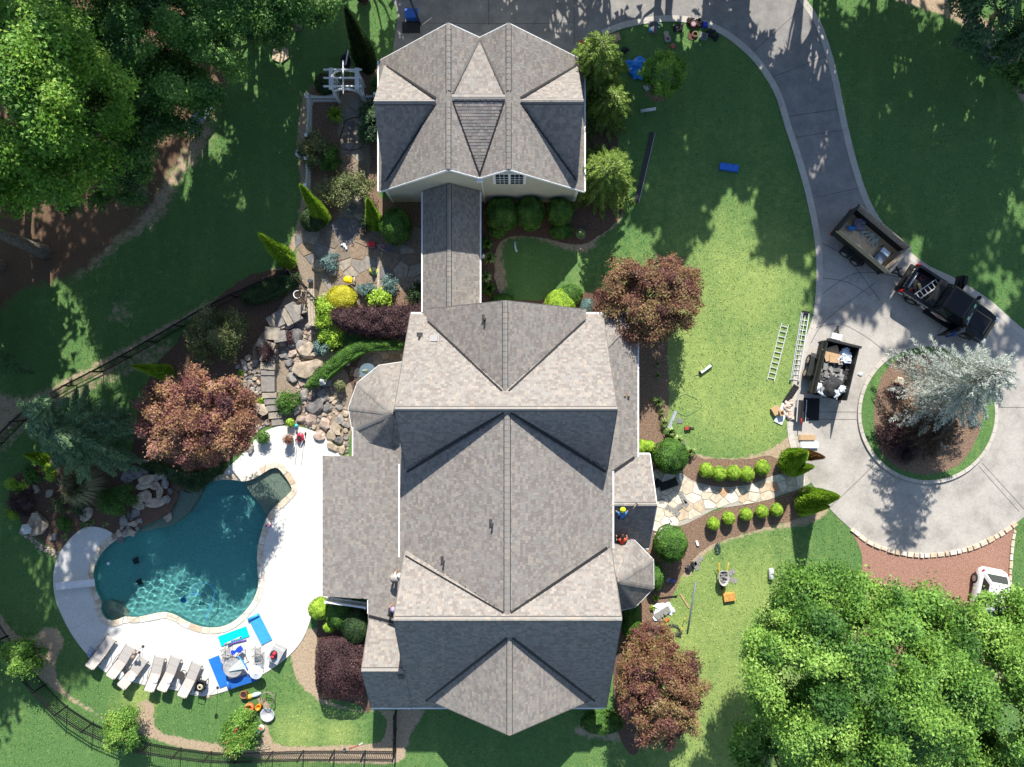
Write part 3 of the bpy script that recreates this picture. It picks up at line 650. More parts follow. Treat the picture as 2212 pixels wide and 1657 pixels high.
def roof(root, slopes, thick=0.16, singles=300, seed=1):
    r = np.random.default_rng(seed); mb = MB()
    for s in slopes:
        n = len(s.poly)
        top = [(x, y, s.z(x, y)) for x, y in s.poly]; bot = [(x, y, z-thick) for x, y, z in top]
        mb.add(top+bot, [tuple(range(n)), tuple(range(2*n-1, n-1, -1))]+[(k, n+k, n+(k+1) % n, (k+1) % n) for k in range(n)])
    ro = mb.build('roof', M['roofdeck'], root)
    off = Vector(root.location); Q = []
    for s in slopes:
        g = math.hypot(s.b, s.c); gx, gy = s.b/g, s.c/g; ux, uy = -gy, gx; cs = 1/math.hypot(1, g)
        P_ = np.array(s.poly); S = P_[:, 0]*ux+P_[:, 1]*uy; T = (P_[:, 0]*gx+P_[:, 1]*gy)/cs
        w = Vector((gx*cs, gy*cs, g*cs)); u = Vector((ux, uy, 0)); nn = Vector((-s.b, -s.c, 1)).normalized()
        ex = 0.165; t = T.min()
        while t < T.max()-0.03:
            tc = (t+ex*.5)*cs; ss = []                      # row interval inside the outline
            for i in range(len(S)):
                t0, t1 = T[i-1]*cs, T[i]*cs
                if (t0-tc)*(t1-tc) < 0: ss.append(S[i-1]+(S[i]-S[i-1])*(tc-t0)/(t1-t0))
            if len(ss) >= 2:
                lo, hi = min(ss), max(ss); a = lo-r.uniform(0, .25)
                while a < hi:
                    b = a+r.choice([.13, .17, .21, .25]); A, B = max(a, lo-.02), min(b, hi+.02)
                    if B-A > .03: Q.append((s, A, B, t, ex, u, w, nn, ux, uy, gx, gy, cs))
                    a = b
            t += ex
    cxs = np.array([(q[1]+q[2])/2*q[8]+(q[3]+q[4]*.5)*q[12]*q[10] for q in Q]); cys = np.array([(q[1]+q[2])/2*q[9]+(q[3]+q[4]*.5)*q[12]*q[11] for q in Q])
    zs = np.array([q[0].z(x, y) for q, x, y in zip(Q, cxs, cys)])
    keep = np.ones(len(Q), bool)
    for s in slopes:
        m = inpoly(cxs, cys, s.poly); zz = s.z(cxs, cys); own = np.array([q[0] is s for q in Q])
        keep &= ~(m & ~own & (zz > zs+0.015))
    ids = np.nonzero(keep)[0]; order = ids[np.argsort(-zs[ids])]; solo = set(order[:singles].tolist())
    V = []; Fq = []; A = []
    tabmesh = {}
    for i in ids:
        s, a, b, t, ex, u, w, nn, ux, uy, gx, gy, cs = Q[i]; h = 0.016+r.uniform(0, .010)
        o = Vector((0, 0, 0))
        def pt(sv, tv, hv):
            x = sv*ux+tv*cs*gx; y = sv*uy+tv*cs*gy
            return Vector((x, y, s.z(x, y)))+nn*hv
        g = 0.004
        c = [pt(a+g, t-.004, .0), pt(b-g, t-.004, .0), pt(a+g, t-.004, h), pt(b-g, t-.004, h), pt(a+g, t+ex+.03, .006), pt(b-g, t+ex+.03, .006)]
        val = float(r.random())
        f = [(2,3,5,4), (0,1,3,2), (0,2,4), (1,5,3)]
        if i in solo:
            mb = MB(); mb.add(c, f, val=val); mb.build('shingle', M['shingle'], ro, attr=True)
        else:
            k = len(V); V += c
            for q in f: Fq.append([k+j for j in q]); A.append(val)
    mb = MB(); mb.v = [tuple(q) for q in V]; mb.f = Fq; mb.m = [0]*len(Fq); mb.sm = [False]*len(Fq); mb.a = A
    mb.build('shingles', M['shingle'], ro, attr=True, kind='stuff')
    return ro
def ridge_caps(ro, p, q, n1, n2, w=0.17, seed=1, name='ridge_cap'):
    """folded caps from p to q; n1,n2 = horizontal unit vectors down each side with pitch (x,y,pitch)"""
    r = random.Random(seed); p, q = Vector(p), Vector(q); L = (q-p).length; d = (q-p)/L; k = max(1, int(L/0.29))
    def side(nv): v = Vector((nv[0], nv[1], -nv[2])); return v.normalized()
    a, b = side(n1)*w, side(n2)*w
    mb = MB()
    for sd in (a, b): e = sd.normalized()*(w+.045); mb.add([p+Vector((0,0,.04)), q+Vector((0,0,.04)), q+e+Vector((0,0,.036)), p+e+Vector((0,0,.036)), p+e-Vector((0,0,.03)), q+e-Vector((0,0,.03))], [(0,1,2,3), (3,2,5,4)])
    if name == 'ridge_cap': mb.build('ridge_vent_shadow', M['roof_shadow'], ro)  # dark strip beside the caps paints the vent's shadow line
    for i in range(k):
        s0 = p+d*(L*i/k-.004); s1 = p+d*(L*(i+1)/k+.03); up = Vector((0, 0, .075 if name == 'ridge_cap' else .045)); up2 = Vector((0, 0, .056 if name == 'ridge_cap' else .034))
        c = [s0+up, s0+a+up, s1+a+up2, s1+up2, s0+b+up, s1+b+up2]
        dn = Vector((0, 0, -.05)); e = [x+dn for x in c]
        mb = MB(); mb.add(c+e, [(0,1,2,3), (0,3,5,4), (1,7,8,2), (4,5,11,10), (0,6,7,1), (4,10,6,0)], val=r.choice([.33,.33,.42,.55,.95,.95,.75,.95,.33] if name == 'ridge_cap' else [.05,.12,.25,.33,.42,.55,.65,.85,.95]))
        mb.build(name, M['shingle'], ro, attr=True)
def ridge_of(ro, g, a0=None, a1=None, seed=1):
    a0 = g.a0 if a0 is None else a0; a1 = g.a1 if a1 is None else a1
    p0 = (g.zr-g.z0)/(g.rc-g.e0); p1 = (g.zr-g.z1)/(g.e1-g.rc)
    n1, n2 = ((0, -1, p0), (0, 1, p1)) if g.axis == 'x' else ((-1, 0, p0), (1, 0, p1))
    ridge_caps(ro, g.pt(a0, g.rc, g.zr), g.pt(a1, g.rc, g.zr), n1, n2, seed=seed)
def valley(ro, slopes, a, b, w=0.15):
    a, b = Vector(a), Vector(b); mb = MB(); n = 8; pts = []
    for i in range(n+1):
        q = a.lerp(b, i/n); z = float(zmax(slopes, np.array([q.x]), np.array([q.y]))[0]); pts.append(Vector((q.x, q.y, z)))
    # straight line through both ends
    mb.bar(pts[0]+Vector((0,0,.03)), pts[-1]+Vector((0,0,.03)), w, .04)
    mb.build('valley_shadow', M['roof_shadow'], ro)  # dark strip drawn for the shadow gap along the valley
def gutter(root, p, q, w=0.1, h=0.1, m='white'):
    mb = MB(); p, q = Vector(p), Vector(q); mb.bar(p+Vector((0,0,-.05)), q+Vector((0,0,-.05)), w, h); mb.build('gutter', M[m], root)
def gut_slope(root, g, side, a0=None, a1=None, over=0.05):
    e, z = ((g.e0-over, g.z0) if side == 0 else (g.e1+over, g.z1))
    gutter(root, g.pt(g.a0 if a0 is None else a0, e, z), g.pt(g.a1 if a1 is None else a1, e, z))
def rake(root, g, end, m='white'):
    a = g.a0-.03 if end == 0 else g.a1+.03
    mb = MB()
    for e, z in ((g.e0, g.z0), (g.e1, g.z1)): mb.bar(Vector(g.pt(a, g.rc, g.zr-.1)), Vector(g.pt(a, e, z-.1)), .05, .17)
    mb.build('rake_board', M[m], root)

# ---- main house
house = thing('house', 'large cream house with a multi-gabled brown and grey shingle roof and two turrets', 'house', (-0.3, -8, 0))
R1 = Gable('x', -1.31, 8.6, -6.02, 5.39, -6.6, 2.9, 4.15, 2.8)
R2 = Gable('y', -0.25, 8.35, -12.2, -1.3, -6.38, 4.6, 5.72, 4.6)
R3 = Gable('x', -12.11, 8.6, -6.06, 5.62, -19.38, 2.6, -9.0, 4.2)
R4 = Gable('y', -0.13, 7.5, -18.6, -12.6, -5.3, 2.95, 5.05, 2.95)
R5 = Gable('x', -16.06, 5.4, -8.4, -6.0, -19.38, 2.62, -13.6, 2.9)
R6 = Gable('y', -0.36, 7.6, -0.9, 4.35, -5.0, 3.3, 4.35, 3.25)
R8 = Gable('x', -6.95, 4.55, 5.0, 8.25, -9.9, 2.25, -4.26, 2.5)
gables = [R1, R2, R3, R4, R5, R6, R8]
HS = [s for g in gables for s in g.slopes]
# east side lean-to with a hipped north end
HS.append(Slope([(4.9, 4.2), (4.9, -5.2), (7.5, -5.2), (7.5, 4.2), (5.4, 2.1)][:4], *plane3((7.5, 4.2, 2.6), (7.5, -5, 2.6), (5.5, -5, 3.55))))
EASTLEAN = HS[-1]; EASTLEAN.poly = ccw([(4.9, 1.6), (4.9, -5.2), (7.5, -5.2), (7.5, 4.2)])
HS.append(Slope([(4.9, 1.6), (7.5, 4.2), (4.9, 4.2)], *plane3((7.5, 4.2, 2.6), (4.9, 4.2, 2.6), (4.9, 1.6, 2.6+2.6*.475))))
# west low porch roof (three butted sheets of one plane)
WPL = plane3((-11.33, -5, 2.6), (-11.33, -12, 2.6), (-6.3, -5, 3.65))
for poly in ([(-11.33, -4.34), (-5.6, -4.34), (-5.6, -12.7), (-11.33, -12.7)], [(-9.4, -1.2), (-5.6, -1.2), (-5.6, -4.34), (-9.4, -4.34)], [(-8.48, -12.7), (-5.6, -12.7), (-5.6, -15.0), (-8.48, -15.0)]):
    HS.append(Slope(poly, *WPL))
def turret(apex, base, zb):
    out = []
    for i in range(len(base)-1):
        a, b = base[i], base[i+1]
        out.append(Slope([apex[:2], a, b], *plane3(apex, (a[0], a[1], zb), (b[0], b[1], zb))))
    return out
TW_A = (-6.7, -1.65, 5.25); TW_B = [(-6.75+2.98*math.cos(math.radians(t)), -1.65+2.95*math.sin(math.radians(t))) for t in (84, 113, 145, 176, 203, 230, 257, 284)]
TE_A = (5.95, -11.1, 5.25); TE_B = [(5.53,-9.1),(7.24,-9.3),(8.4,-10.5),(8.43,-12.16),(7.32,-13.3),(6.0,-13.6)]
TW = turret(TW_A, TW_B, 2.8); TE = turret(TE_A, TE_B, 2.8); HS += TW+TE
hroof = roof(house, HS, seed=3)
ridge_of(hroof, R1, seed=1); ridge_of(hroof, R2, -12.0, -1.55, 2); ridge_of(hroof, R3, seed=3); ridge_of(hroof, R4, -18.6, -13.45, 4)
ridge_of(hroof, R5, -8.4, -6.1, 5); ridge_of(hroof, R6, -.35, 4.35, 6); ridge_of(hroof, R8, 5.75, 8.25, 7)
ridge_caps(hroof, (7.5, 4.2, 2.6), (5.42, 2.12, 3.59), (.7, -.7, .1), (-.7, .7, .1), seed=8, name='hip_cap')
for tb, ta, ks in ((TW_B, TW_A, (1, 2, 3, 4, 5, 6)), (TE_B, TE_A, (1, 2, 3, 4))):
    for k in ks:
        d = (Vector(ta[:2])-Vector(tb[k])).normalized(); e = Vector((-d.y, d.x))
        p, q = Vector((tb[k][0], tb[k][1], 2.8)), Vector(ta); q = p.lerp(q, .94)
        ridge_caps(hroof, p, q, (e.x, e.y, .14), (-e.x, -e.y, .14), w=.14, seed=10+k, name='hip_cap')
for a, b in (((-.45, -1.5), (-5.95, -5.0)), ((-.05, -1.5), (5.3, -5.0)), ((-.45, -11.9), (-6.0, -9.7)), ((-.05, -11.9), (5.4, -9.3)),
             ((-.3, -13.45), (-5.1, -18.75)), ((.05, -13.45), (4.9, -18.75)), ((-.55, -.4), (-4.95, 3.65)), ((-.15, -.4), (4.3, 3.7)),
             ((-8.45, -13.7), (-6.15, -14.1)), ((5.9, -5.2), (7.3, -4.4))): valley(hroof, HS, a, b)
mb = MB()
for g in (R1, R2, R3, R4, R6): g.solid(mb)
R5.solid(mb, i1=-.2); R8.solid(mb, base=2.0, i0=.1)
mb.box((6.3, -.5, 1.25), (1.6, 8.6, 2.5)); mb.box((-8.2, -8.5, 1.3), (5.2, 7.6, 2.6)); mb.box((-7.4, -2.8, 1.3), (3.2, 3.0, 2.6))
for tb in (TW_B, TE_B):
    c = Vector((sum(q[0] for q in tb)/len(tb), sum(q[1] for q in tb)/len(tb))); mb.prism([tuple(c+(Vector(q)-c)*.86) for q in tb], 0, 2.7)
mb.build('wall', M['cream'], house)
gut_slope(house, R2, 0, -9.9, -4.6); gut_slope(house, R2, 1, -9.4, -5.0); gut_slope(house, R3, 0, -6.0, 5.5); gut_slope(house, R5, 0, -8.4, -6.05); gut_slope(house, R1, 1)
gut_slope(house, R8, 1, 6.7, 8.25); gut_slope(house, R8, 0, 5.9, 8.25); gutter(house, (5.4, 4.25, 2.6), (7.55, 4.25, 2.6)); gutter(house, (7.55, 4.25, 2.6), (7.55, -5.1, 2.6))
gutter(house, (-11.38, -4.34, 2.6), (-11.38, -12.7, 2.6)); gutter(house, (-8.5, -12.75, 3.15), (-8.5, -13.6, 3.15)); gutter(house, (-9.44, -2.6, 2.98), (-9.44, -4.3, 2.98))
for tb in (TW_B[:6], TE_B):
    for a, b in zip(tb, tb[1:]): gutter(house, (a[0], a[1], 2.8), (b[0], b[1], 2.8))
for g, e in ((R1, 0), (R1, 1), (R3, 0), (R3, 1), (R5, 0), (R6, 1), (R4, 0), (R8, 1)): rake(house, g, e, 'white' if g is R8 else 'roofdeck')
M['box_vent'] = mat('dark_vent', (0.05, 0.05, 0.052), 0.5, 0.2, 6)
def roof_z(px, py, slopes):
    z = 5.0
    for _ in range(12):
        v = P(px, py, z); z = float(zmax(slopes, np.array([v.x]), np.array([v.y]))[0])
    return P(px, py, z)
for (px, py) in ((1047,690),(906,728),(1063,1132),(958,1212)):
    v = roof_z(px, py, HS); mb = MB(); mb.cyl(v-Vector((0,0,.25)), .055, .62, 10); mb.cyl(v-Vector((0,0,.1)), .16, .2, 12, r2=.07); mb.box(v+Vector((0,.05,.0)), (.34, .42, .03), rx=0)
    mb.build('vent_pipe', M['box_vent'], house)
v = roof_z(938, 732, HS); mb = MB(); mb.box(v+Vector((0,0,.02)), (.52, .5, .12), rx=-.5); mb.box(v+Vector((0,-.02,.12)), (.4, .4, .12), rx=-.5, taper=.9); mb.build('box_vent', M['grey_plastic'], house)
v = roof_z(866, 1460, HS); mb = MB(); mb.box(v+Vector((0,0,.05)), (.36, .3, .12), rx=.5); mb.build('box_vent', M['box_vent'], house)

# ---- porch rail on the west side, front stair rail
def railing(name, label, p, q, h, n, m, cat='railing', posts=True):
    p, q = Vector(p), Vector(q); t = thing(name, label, cat, p)
    up = Vector((0,0,h))
    mb = MB(); mb.bar(p+up, q+up, .11, .05); mb.build('top_rail', m, t); mb = MB(); mb.bar(p+up*.12, q+up*.12, .08, .05); mb.build('bottom_rail', m, t)
    for i in range(n):
        s = p.lerp(q, (i+.5)/n); mb = MB(); mb.bar(s+up*.14, s+up*.97, .045); mb.build('baluster', m, t)
    if posts:
        for s in (p, q): mb = MB(); mb.box(s+up*.55, (.13, .13, h*1.12)); mb.build('post', m, t)
    return t
railing('porch_railing', 'white porch railing below the low west roof beside round shrubs', P(712, 1290, 1.4), P(796, 1302, 1.4), 0.95, 22, M['white'])
railing('stair_railing', 'white stair railing with balusters beside the front flagstone walk', P(1415, 1155, .35), P(1447, 1122, .02), 0.95, 12, M['white'])

# ---- garage
garage = thing('garage', 'cream garage with twin ridges and a faceted shingle roof beside the upper driveway', 'garage', (-1.8, 15, 0))
G1 = Gable('y', -3.39, 7.3, 11.42, 19.15, -7.9, 2.9, -1.79, 5.73)
G2 = Gable('y', -0.18, 7.3, 11.42, 19.15, -1.79, 5.73, 4.28, 2.9)
G3 = Gable('x', 15.3, 6.55, -7.5, -3.6, 11.6, 3.05, 18.8, 3.25)
G4 = Gable('x', 15.3, 6.65, 0.0, 3.85, 11.6, 3.05, 18.8, 3.25)
G5 = Gable('x', 15.3, 7.12, -3.39, -0.18, 11.42, 5.72, 19.15, 5.72)
for sl, ye in zip(G5.slopes, (11.46, 19.1)): sl.poly = ccw([(-3.39, 15.3), (-.18, 15.3), (-1.79, ye)])
GS = [s for g in (G1, G2, G3, G4, G5) for s in g.slopes]
groof = roof(garage, GS, seed=5)
ridge_of(groof, G1, 11.42, 15.0, 1); ridge_of(groof, G1, 15.6, 19.15, 2); ridge_of(groof, G2, 11.42, 15.0, 3); ridge_of(groof, G2, 15.6, 19.15, 4)
ridge_of(groof, G3, -7.5, -4.2, 5); ridge_of(groof, G4, .5, 3.85, 6); ridge_of(groof, G5, -3.2, -.4, 7)
for a, b in (((-4.1, 15.15), (-7.35, 11.9)), ((-4.1, 15.45), (-7.35, 18.6)), ((.45, 15.15), (3.75, 11.9)), ((.45, 15.45), (3.75, 18.6)),
             ((-3.2, 15.1), (-1.79, 11.5)), ((-.38, 15.1), (-1.79, 11.5)), ((-3.2, 15.5), (-1.79, 19.1)), ((-.38, 15.5), (-1.79, 19.1))): valley(groof, GS, a, b, .12)
mb = MB()
for g in (G1, G2): g.solid(mb, inset=.1)
G3.solid(mb); G4.solid(mb); mb.build('wall', M['cream'], garage)
for g, e in ((G1, 0), (G2, 0), (G1, 1), (G2, 1)): rake(garage, g, e)
gut_slope(garage, G1, 0); gut_slope(garage, G2, 1)
# siding boards on the visible gable wall
for k in range(28):
    z = .25+k*.22; ws = []
    for g in (G1, G2):
        x0, x1 = (-7.5, -1.79) if g is G1 else (-1.79, 3.9)
        pl = (7.3-2.9)/4.51
        if g is G1: a = max(x0, -3.39-(7.12-z)/pl); b = min(x1, -3.39+(7.12-z)/pl)
        else: a = max(x0, -.18-(7.12-z)/pl); b = min(x1, -.18+(7.12-z)/pl)
        if b-a > .3: ws.append((a, b))
    for a, b in ws:
        mb = MB(); mb.box(((a+b)/2, 11.512, z), (b-a, .018, .212), rx=-.03); mb.build('siding_board', M['cream'], garage)
for x in (-7.52, 3.9): mb = MB(); mb.box((x, 11.5, 1.45), (.14, .06, 2.9)); mb.build('corner_board', M['white'], garage)
wroot = MB(); wroot.box((-.14, 11.49, 5.25), (1.86, .05, 2.0)); win = wroot.build('window', M['white'], garage)
for sx in (-.56, .28):
    mb = MB(); mb.box((sx, 11.455, 5.25), (.7, .03, 1.76)); mb.build('pane', M['glass_dark'], win)
    for k in range(1, 3): mb = MB(); mb.box((sx-.35+.7*k/3, 11.435, 5.25), (.025, .02, 1.76)); mb.build('muntin', M['white'], win)
    for k in range(1, 4): mb = MB(); mb.box((sx, 11.433, 4.37+1.76*k/4), (.7, .02, .03 if k != 2 else .06)); mb.build('muntin', M['white'], win)
mb = MB(); mb.box((-1.79, 11.33, 5.45), (.34, .16, .25), taper=1.2); mb.build('downspout_box', M['white'], garage)
mb = MB(); mb.tube([(-1.79, 11.34, 5.4), (-1.72, 11.42, 4.9), (-1.7, 11.42, .1)], .05, 6); mb.build('downspout', M['white'], garage)
# ---- covered walkway
walk = thing('covered_walkway', 'narrow covered walkway with a shingle gable roof joining house and garage', 'walkway', (-3.6, 7.5, 0))
B1 = Gable('y', -3.62, 4.4, 3.0, 11.45, -5.3, 2.8, -1.93, 2.8)
broof = roof(walk, B1.slopes, singles=300, seed=7); ridge_of(broof, B1, 3.2, 11.4, 2)
gut_slope(walk, B1, 0, 4.2, 11.4); gut_slope(walk, B1, 1, 4.2, 11.4)
for x in (-5.05, -2.2):
    for y in (4.8, 6.8, 8.8, 10.8): mb = MB(); mb.box((x, y, 1.35), (.16, .16, 2.7)); mb.build('post', M['white'], walk)
mb = MB(); mb.box((-3.62, 7.6, .06), (2.9, 6.9, .12)); mb.build('floor_slab', M['drive_edge'], walk)
# ------------------------------------------------------------------ plants
VG = {
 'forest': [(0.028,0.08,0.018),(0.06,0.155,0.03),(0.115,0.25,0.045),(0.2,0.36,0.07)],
 'maple':  [(0.044,0.112,0.015),(0.1,0.237,0.025),(0.175,0.35,0.037),(0.3,0.45,0.062)],
 'oak':    [(0.045,0.125,0.02),(0.1,0.23,0.035),(0.175,0.34,0.05),(0.29,0.46,0.09)],
 'red':    [(0.068,0.027,0.036),(0.18,0.068,0.068),(0.3,0.128,0.09),(0.36,0.24,0.09),(0.51,0.255,0.21)],
 'redgreen':[(0.06,0.03,0.03),(0.165,0.062,0.056),(0.25,0.112,0.072),(0.23,0.185,0.062),(0.32,0.215,0.105)],
 'box':    [(0.02,0.065,0.012),(0.051,0.138,0.02),(0.102,0.232,0.032),(0.174,0.334,0.058)],
 'dark':   [(0.010,0.028,0.010),(0.025,0.06,0.018),(0.05,0.10,0.03),(0.08,0.14,0.04)],
 'lime':   [(0.086,0.192,0.02),(0.227,0.401,0.035),(0.383,0.574,0.052),(0.574,0.748,0.104)],
 'larch':  [(0.1,0.18,0.03),(0.19,0.31,0.05),(0.29,0.42,0.08),(0.42,0.52,0.14)],
 'cedar':  [(0.24,0.29,0.26),(0.42,0.47,0.43),(0.56,0.61,0.55),(0.68,0.71,0.63)],
 'cypress':[(0.065,0.13,0.078),(0.143,0.247,0.143),(0.221,0.351,0.182),(0.312,0.442,0.208)],
 'blue':   [(0.06,0.12,0.12),(0.12,0.21,0.20),(0.2,0.31,0.29),(0.28,0.38,0.34)],
 'yellow': [(0.36,0.36,0.02),(0.52,0.50,0.03),(0.66,0.62,0.05),(0.74,0.70,0.12)],
 'purple': [(0.023,0.013,0.016),(0.056,0.027,0.033),(0.101,0.052,0.055),(0.162,0.089,0.087)],
 'brown':  [(0.12,0.06,0.025),(0.22,0.12,0.05),(0.32,0.19,0.08)],
 'olive':  [(0.047,0.068,0.027),(0.108,0.149,0.047),(0.189,0.216,0.081),(0.351,0.338,0.189)],
 'rustic': [(.05,.03,.025),(.10,.06,.045),(.16,.11,.075),(.22,.17,.11)],
 'straw':  [(0.10,0.13,0.06),(0.2,0.22,0.1),(0.36,0.33,0.18),(0.5,0.44,0.28)],
 'pine':   [(0.028,0.07,0.035),(0.06,0.13,0.055),(0.11,0.19,0.08)],
 'hosta':  [(0.06,0.15,0.03),(0.14,0.26,0.06),(0.3,0.4,0.12),(0.55,0.58,0.35)],
 'flower': [(0.35,0.01,0.03),(0.5,0.03,0.06),(0.6,0.1,0.14)],
}
LM = {k: leafmat('leaf_'+k, v) for k, v in VG.items()}
def unit(a): return a/np.maximum(np.linalg.norm(a, axis=1, keepdims=True), 1e-9)
def rdirs(n, g=None): return unit((g or rng).normal(size=(n, 3)))
def leaf_obj(name, pos, nrm, L, W, val, m, parent, dirs=None, extra=None, stuff=False):
    n = len(pos); nrm = unit(nrm)
    if dirs is None: t = np.cross(nrm, rdirs(n))
    else: t = dirs
    t = unit(t); s = unit(np.cross(nrm, t))
    L = np.broadcast_to(L, (n,))[:, None]/2; W = np.broadcast_to(W, (n,))[:, None]/2
    V = np.stack([pos+t*L, pos-t*L*.8+s*W, pos-t*L*.8-s*W], 1).reshape(-1, 3)
    F = np.arange(n*3, dtype=np.int32); val = np.clip(val, 0, 1).astype(np.float32)
    nf = n; ls = np.arange(n, dtype=np.int32)*3; lt = np.full(n, 3, np.int32)
    if extra is not None:                 # inner twig mass (verts, tris, value)
        ev, ef, eva = extra; F = np.concatenate([F, (np.array(ef, np.int32)+len(V)).ravel()]); V = np.vstack([V, ev])
        ls = np.concatenate([ls, n*3+np.arange(len(ef), dtype=np.int32)*3]); lt = np.concatenate([lt, np.full(len(ef), 3, np.int32)]); nf += len(ef)
        val = np.concatenate([val, np.full(len(ef), eva, np.float32)])
    off = np.zeros(3); p_ = parent
    while p_ is not None: off += np.array(p_.location); p_ = p_.parent
    V = (V-off).astype(np.float32)
    me = bpy.data.meshes.new(name); me.vertices.add(len(V)); me.vertices.foreach_set('co', V.ravel())
    me.loops.add(len(F)); me.loops.foreach_set('vertex_index', F); me.polygons.add(nf); me.polygons.foreach_set('loop_start', ls)
    me.polygons.foreach_set('loop_total', lt)
    at = me.attributes.new('v', 'FLOAT', 'FACE'); at.data.foreach_set('value', val)
    me.materials.append(LM[m] if isinstance(m, str) else m); me.update(calc_edges=True); me.validate()
    o = link(bpy.data.objects.new(name, me)); o.parent = parent
    return o
def core(c, r, seed, rough=.18):
    vs, fs = ico(3); out = []
    for q in vs:
        k = 1+rough*mnoise.noise(q*2+Vector((seed, 0, 0)))*2; out.append((c[0]+q.x*r[0]*k, c[1]+q.y*r[1]*k, c[2]+q.z*r[2]*k))
    return np.array(out), fs
def clumps(n, C, R, K, rc, g, shell=.62, zlo=-.45, squash=.8, up=.35):
    """leaf points and normals on K overlapping clumps spread through an ellipsoid"""
    d = rdirs(K*4, g); d = d[d[:, 2] > zlo][:K]
    K = len(d); th = g.random(K)*6.28; ax = .95+.6*g.random(K); ay = .55+.4*g.random(K)
    f = shell+(1-shell)*g.random(K)**.6
    cc = np.array(C)+d*np.array(R)*f[:, None]; rr = rc*(.65+.7*g.random(K))
    w = rr**2; k = g.choice(K, n, p=w/w.sum()); e = rdirs(n, g)
    out = unit((cc[k]-np.array(C))/np.array(R)); e = unit(e+out*.55+np.array([0, 0, up]))
    rad = rr[k]*(.3+.85*g.random(n)**.6)
    c_, s_ = np.cos(th[k]), np.sin(th[k]); ex = e[:, 0]*ax[k]; ey = e[:, 1]*ay[k]
    q = np.stack([ex*c_-ey*s_, ex*s_+ey*c_, e[:, 2]*squash*.8], 1)*rad[:, None]+g.normal(size=(n, 3))*(.04+.2*rr[k][:, None]*(g.random((n, 1)) < .45))
    pos = cc[k]+q
    return pos, e, k, cc, rr
def limbs(t, base, C, cc, r0, m, g, nl=9):
    b = Vector(base); c = Vector(C); mb = MB(); s = b.lerp(c, .5); s.x += g.normal()*.1; s.y += g.normal()*.1
    mb.tube([b+Vector((0, 0, -.1)), b.lerp(s, .08), b.lerp(s, .5), s, c], [r0*1.5, r0*1.1, r0*.9, r0*.75, r0*.25], 9); mb.build('trunk', M[m], t)
    for i in range(min(nl, len(cc))):
        q = Vector(cc[i]); a = b.lerp(c, .4+.35*g.random()); mid = a.lerp(q, .5)+Vector((0, 0, -.1*(q-a).length))
        mb = MB(); mb.tube([a, mid, q], [r0*.42, r0*.26, r0*.07], 6); mb.build('limb', M[m], t)
def tree(name, label, base, C, R, K, rc, n, L, W, pal, r0=.2, bark='bark', seed=1, group=None, up=.35, shell=.62, zlo=-.45, cat='tree', spread=.22, nl=9):
    g = np.random.default_rng(seed); t = thing(name, label, cat, base, group=group)
    pos, e, k, cc, rr = clumps(n, C, R, int(K*2.3), rc*.74, g, shell, zlo, up=up)
    nr = unit(e*.6+rdirs(n, g)*.55+np.array([0, 0, .55]))
    v = .5+g.normal(size=n)*.17+(g.normal(size=len(cc))*spread)[k]
    leaf_obj('crown', pos, nr, L*(.7+.6*g.random(n)), W*(.7+.6*g.random(n)), v, pal, t)
    limbs(t, base, C, cc, r0, bark, g, nl)
    return t
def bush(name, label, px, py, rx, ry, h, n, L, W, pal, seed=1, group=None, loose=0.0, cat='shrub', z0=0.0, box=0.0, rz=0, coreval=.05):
    """dense shrub: rounded (box=0) or squared (box>0) body of small leaves"""
    g = np.random.default_rng(seed); zc = h*.52; b = P(px, py, zc+z0); t = thing(name, label, cat, (b.x, b.y, z0), group=group)
    C = np.array([b.x, b.y, z0+zc]); d = rdirs(n, g); d[:, 2] = np.where(d[:, 2] < -.55, -d[:, 2], d[:, 2])
    e = d.copy()
    if box: p_ = 2+box*6; e = d/((np.abs(d)**p_).sum(1, keepdims=True))**(1/p_)
    lump = np.array([mnoise.noise(Vector(q*2.3)+Vector((seed*1.3, 0, 0))) for q in d])
    s = 1+.10*lump+loose*(g.random(n)-.35)+.05*(g.random(n)-.5)
    pos = e*np.array([rx, ry, h*.5])*s[:, None]
    if rz: c_, s_ = math.cos(rz), math.sin(rz); pos = pos@np.array([[c_, s_, 0], [-s_, c_, 0], [0, 0, 1]]); d = d@np.array([[c_, s_, 0], [-s_, c_, 0], [0, 0, 1]])
    pos = pos+C
    nr = unit(d+rdirs(n, g)*.6); v = .5+.18*g.normal(size=n)+lump*.45
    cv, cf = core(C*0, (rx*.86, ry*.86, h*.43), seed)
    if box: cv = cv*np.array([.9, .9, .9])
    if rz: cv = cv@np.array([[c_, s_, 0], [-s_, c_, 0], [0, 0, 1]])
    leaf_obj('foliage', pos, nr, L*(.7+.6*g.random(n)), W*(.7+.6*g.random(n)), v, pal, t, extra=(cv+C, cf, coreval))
    mb = MB(); mb.tube([(b.x, b.y, z0-.02), (b.x+.02, b.y, z0+zc*.6)], [.06*rx+.02, .03*rx+.01], 6); mb.build('stem', M['bark_dark'], t)
    return t
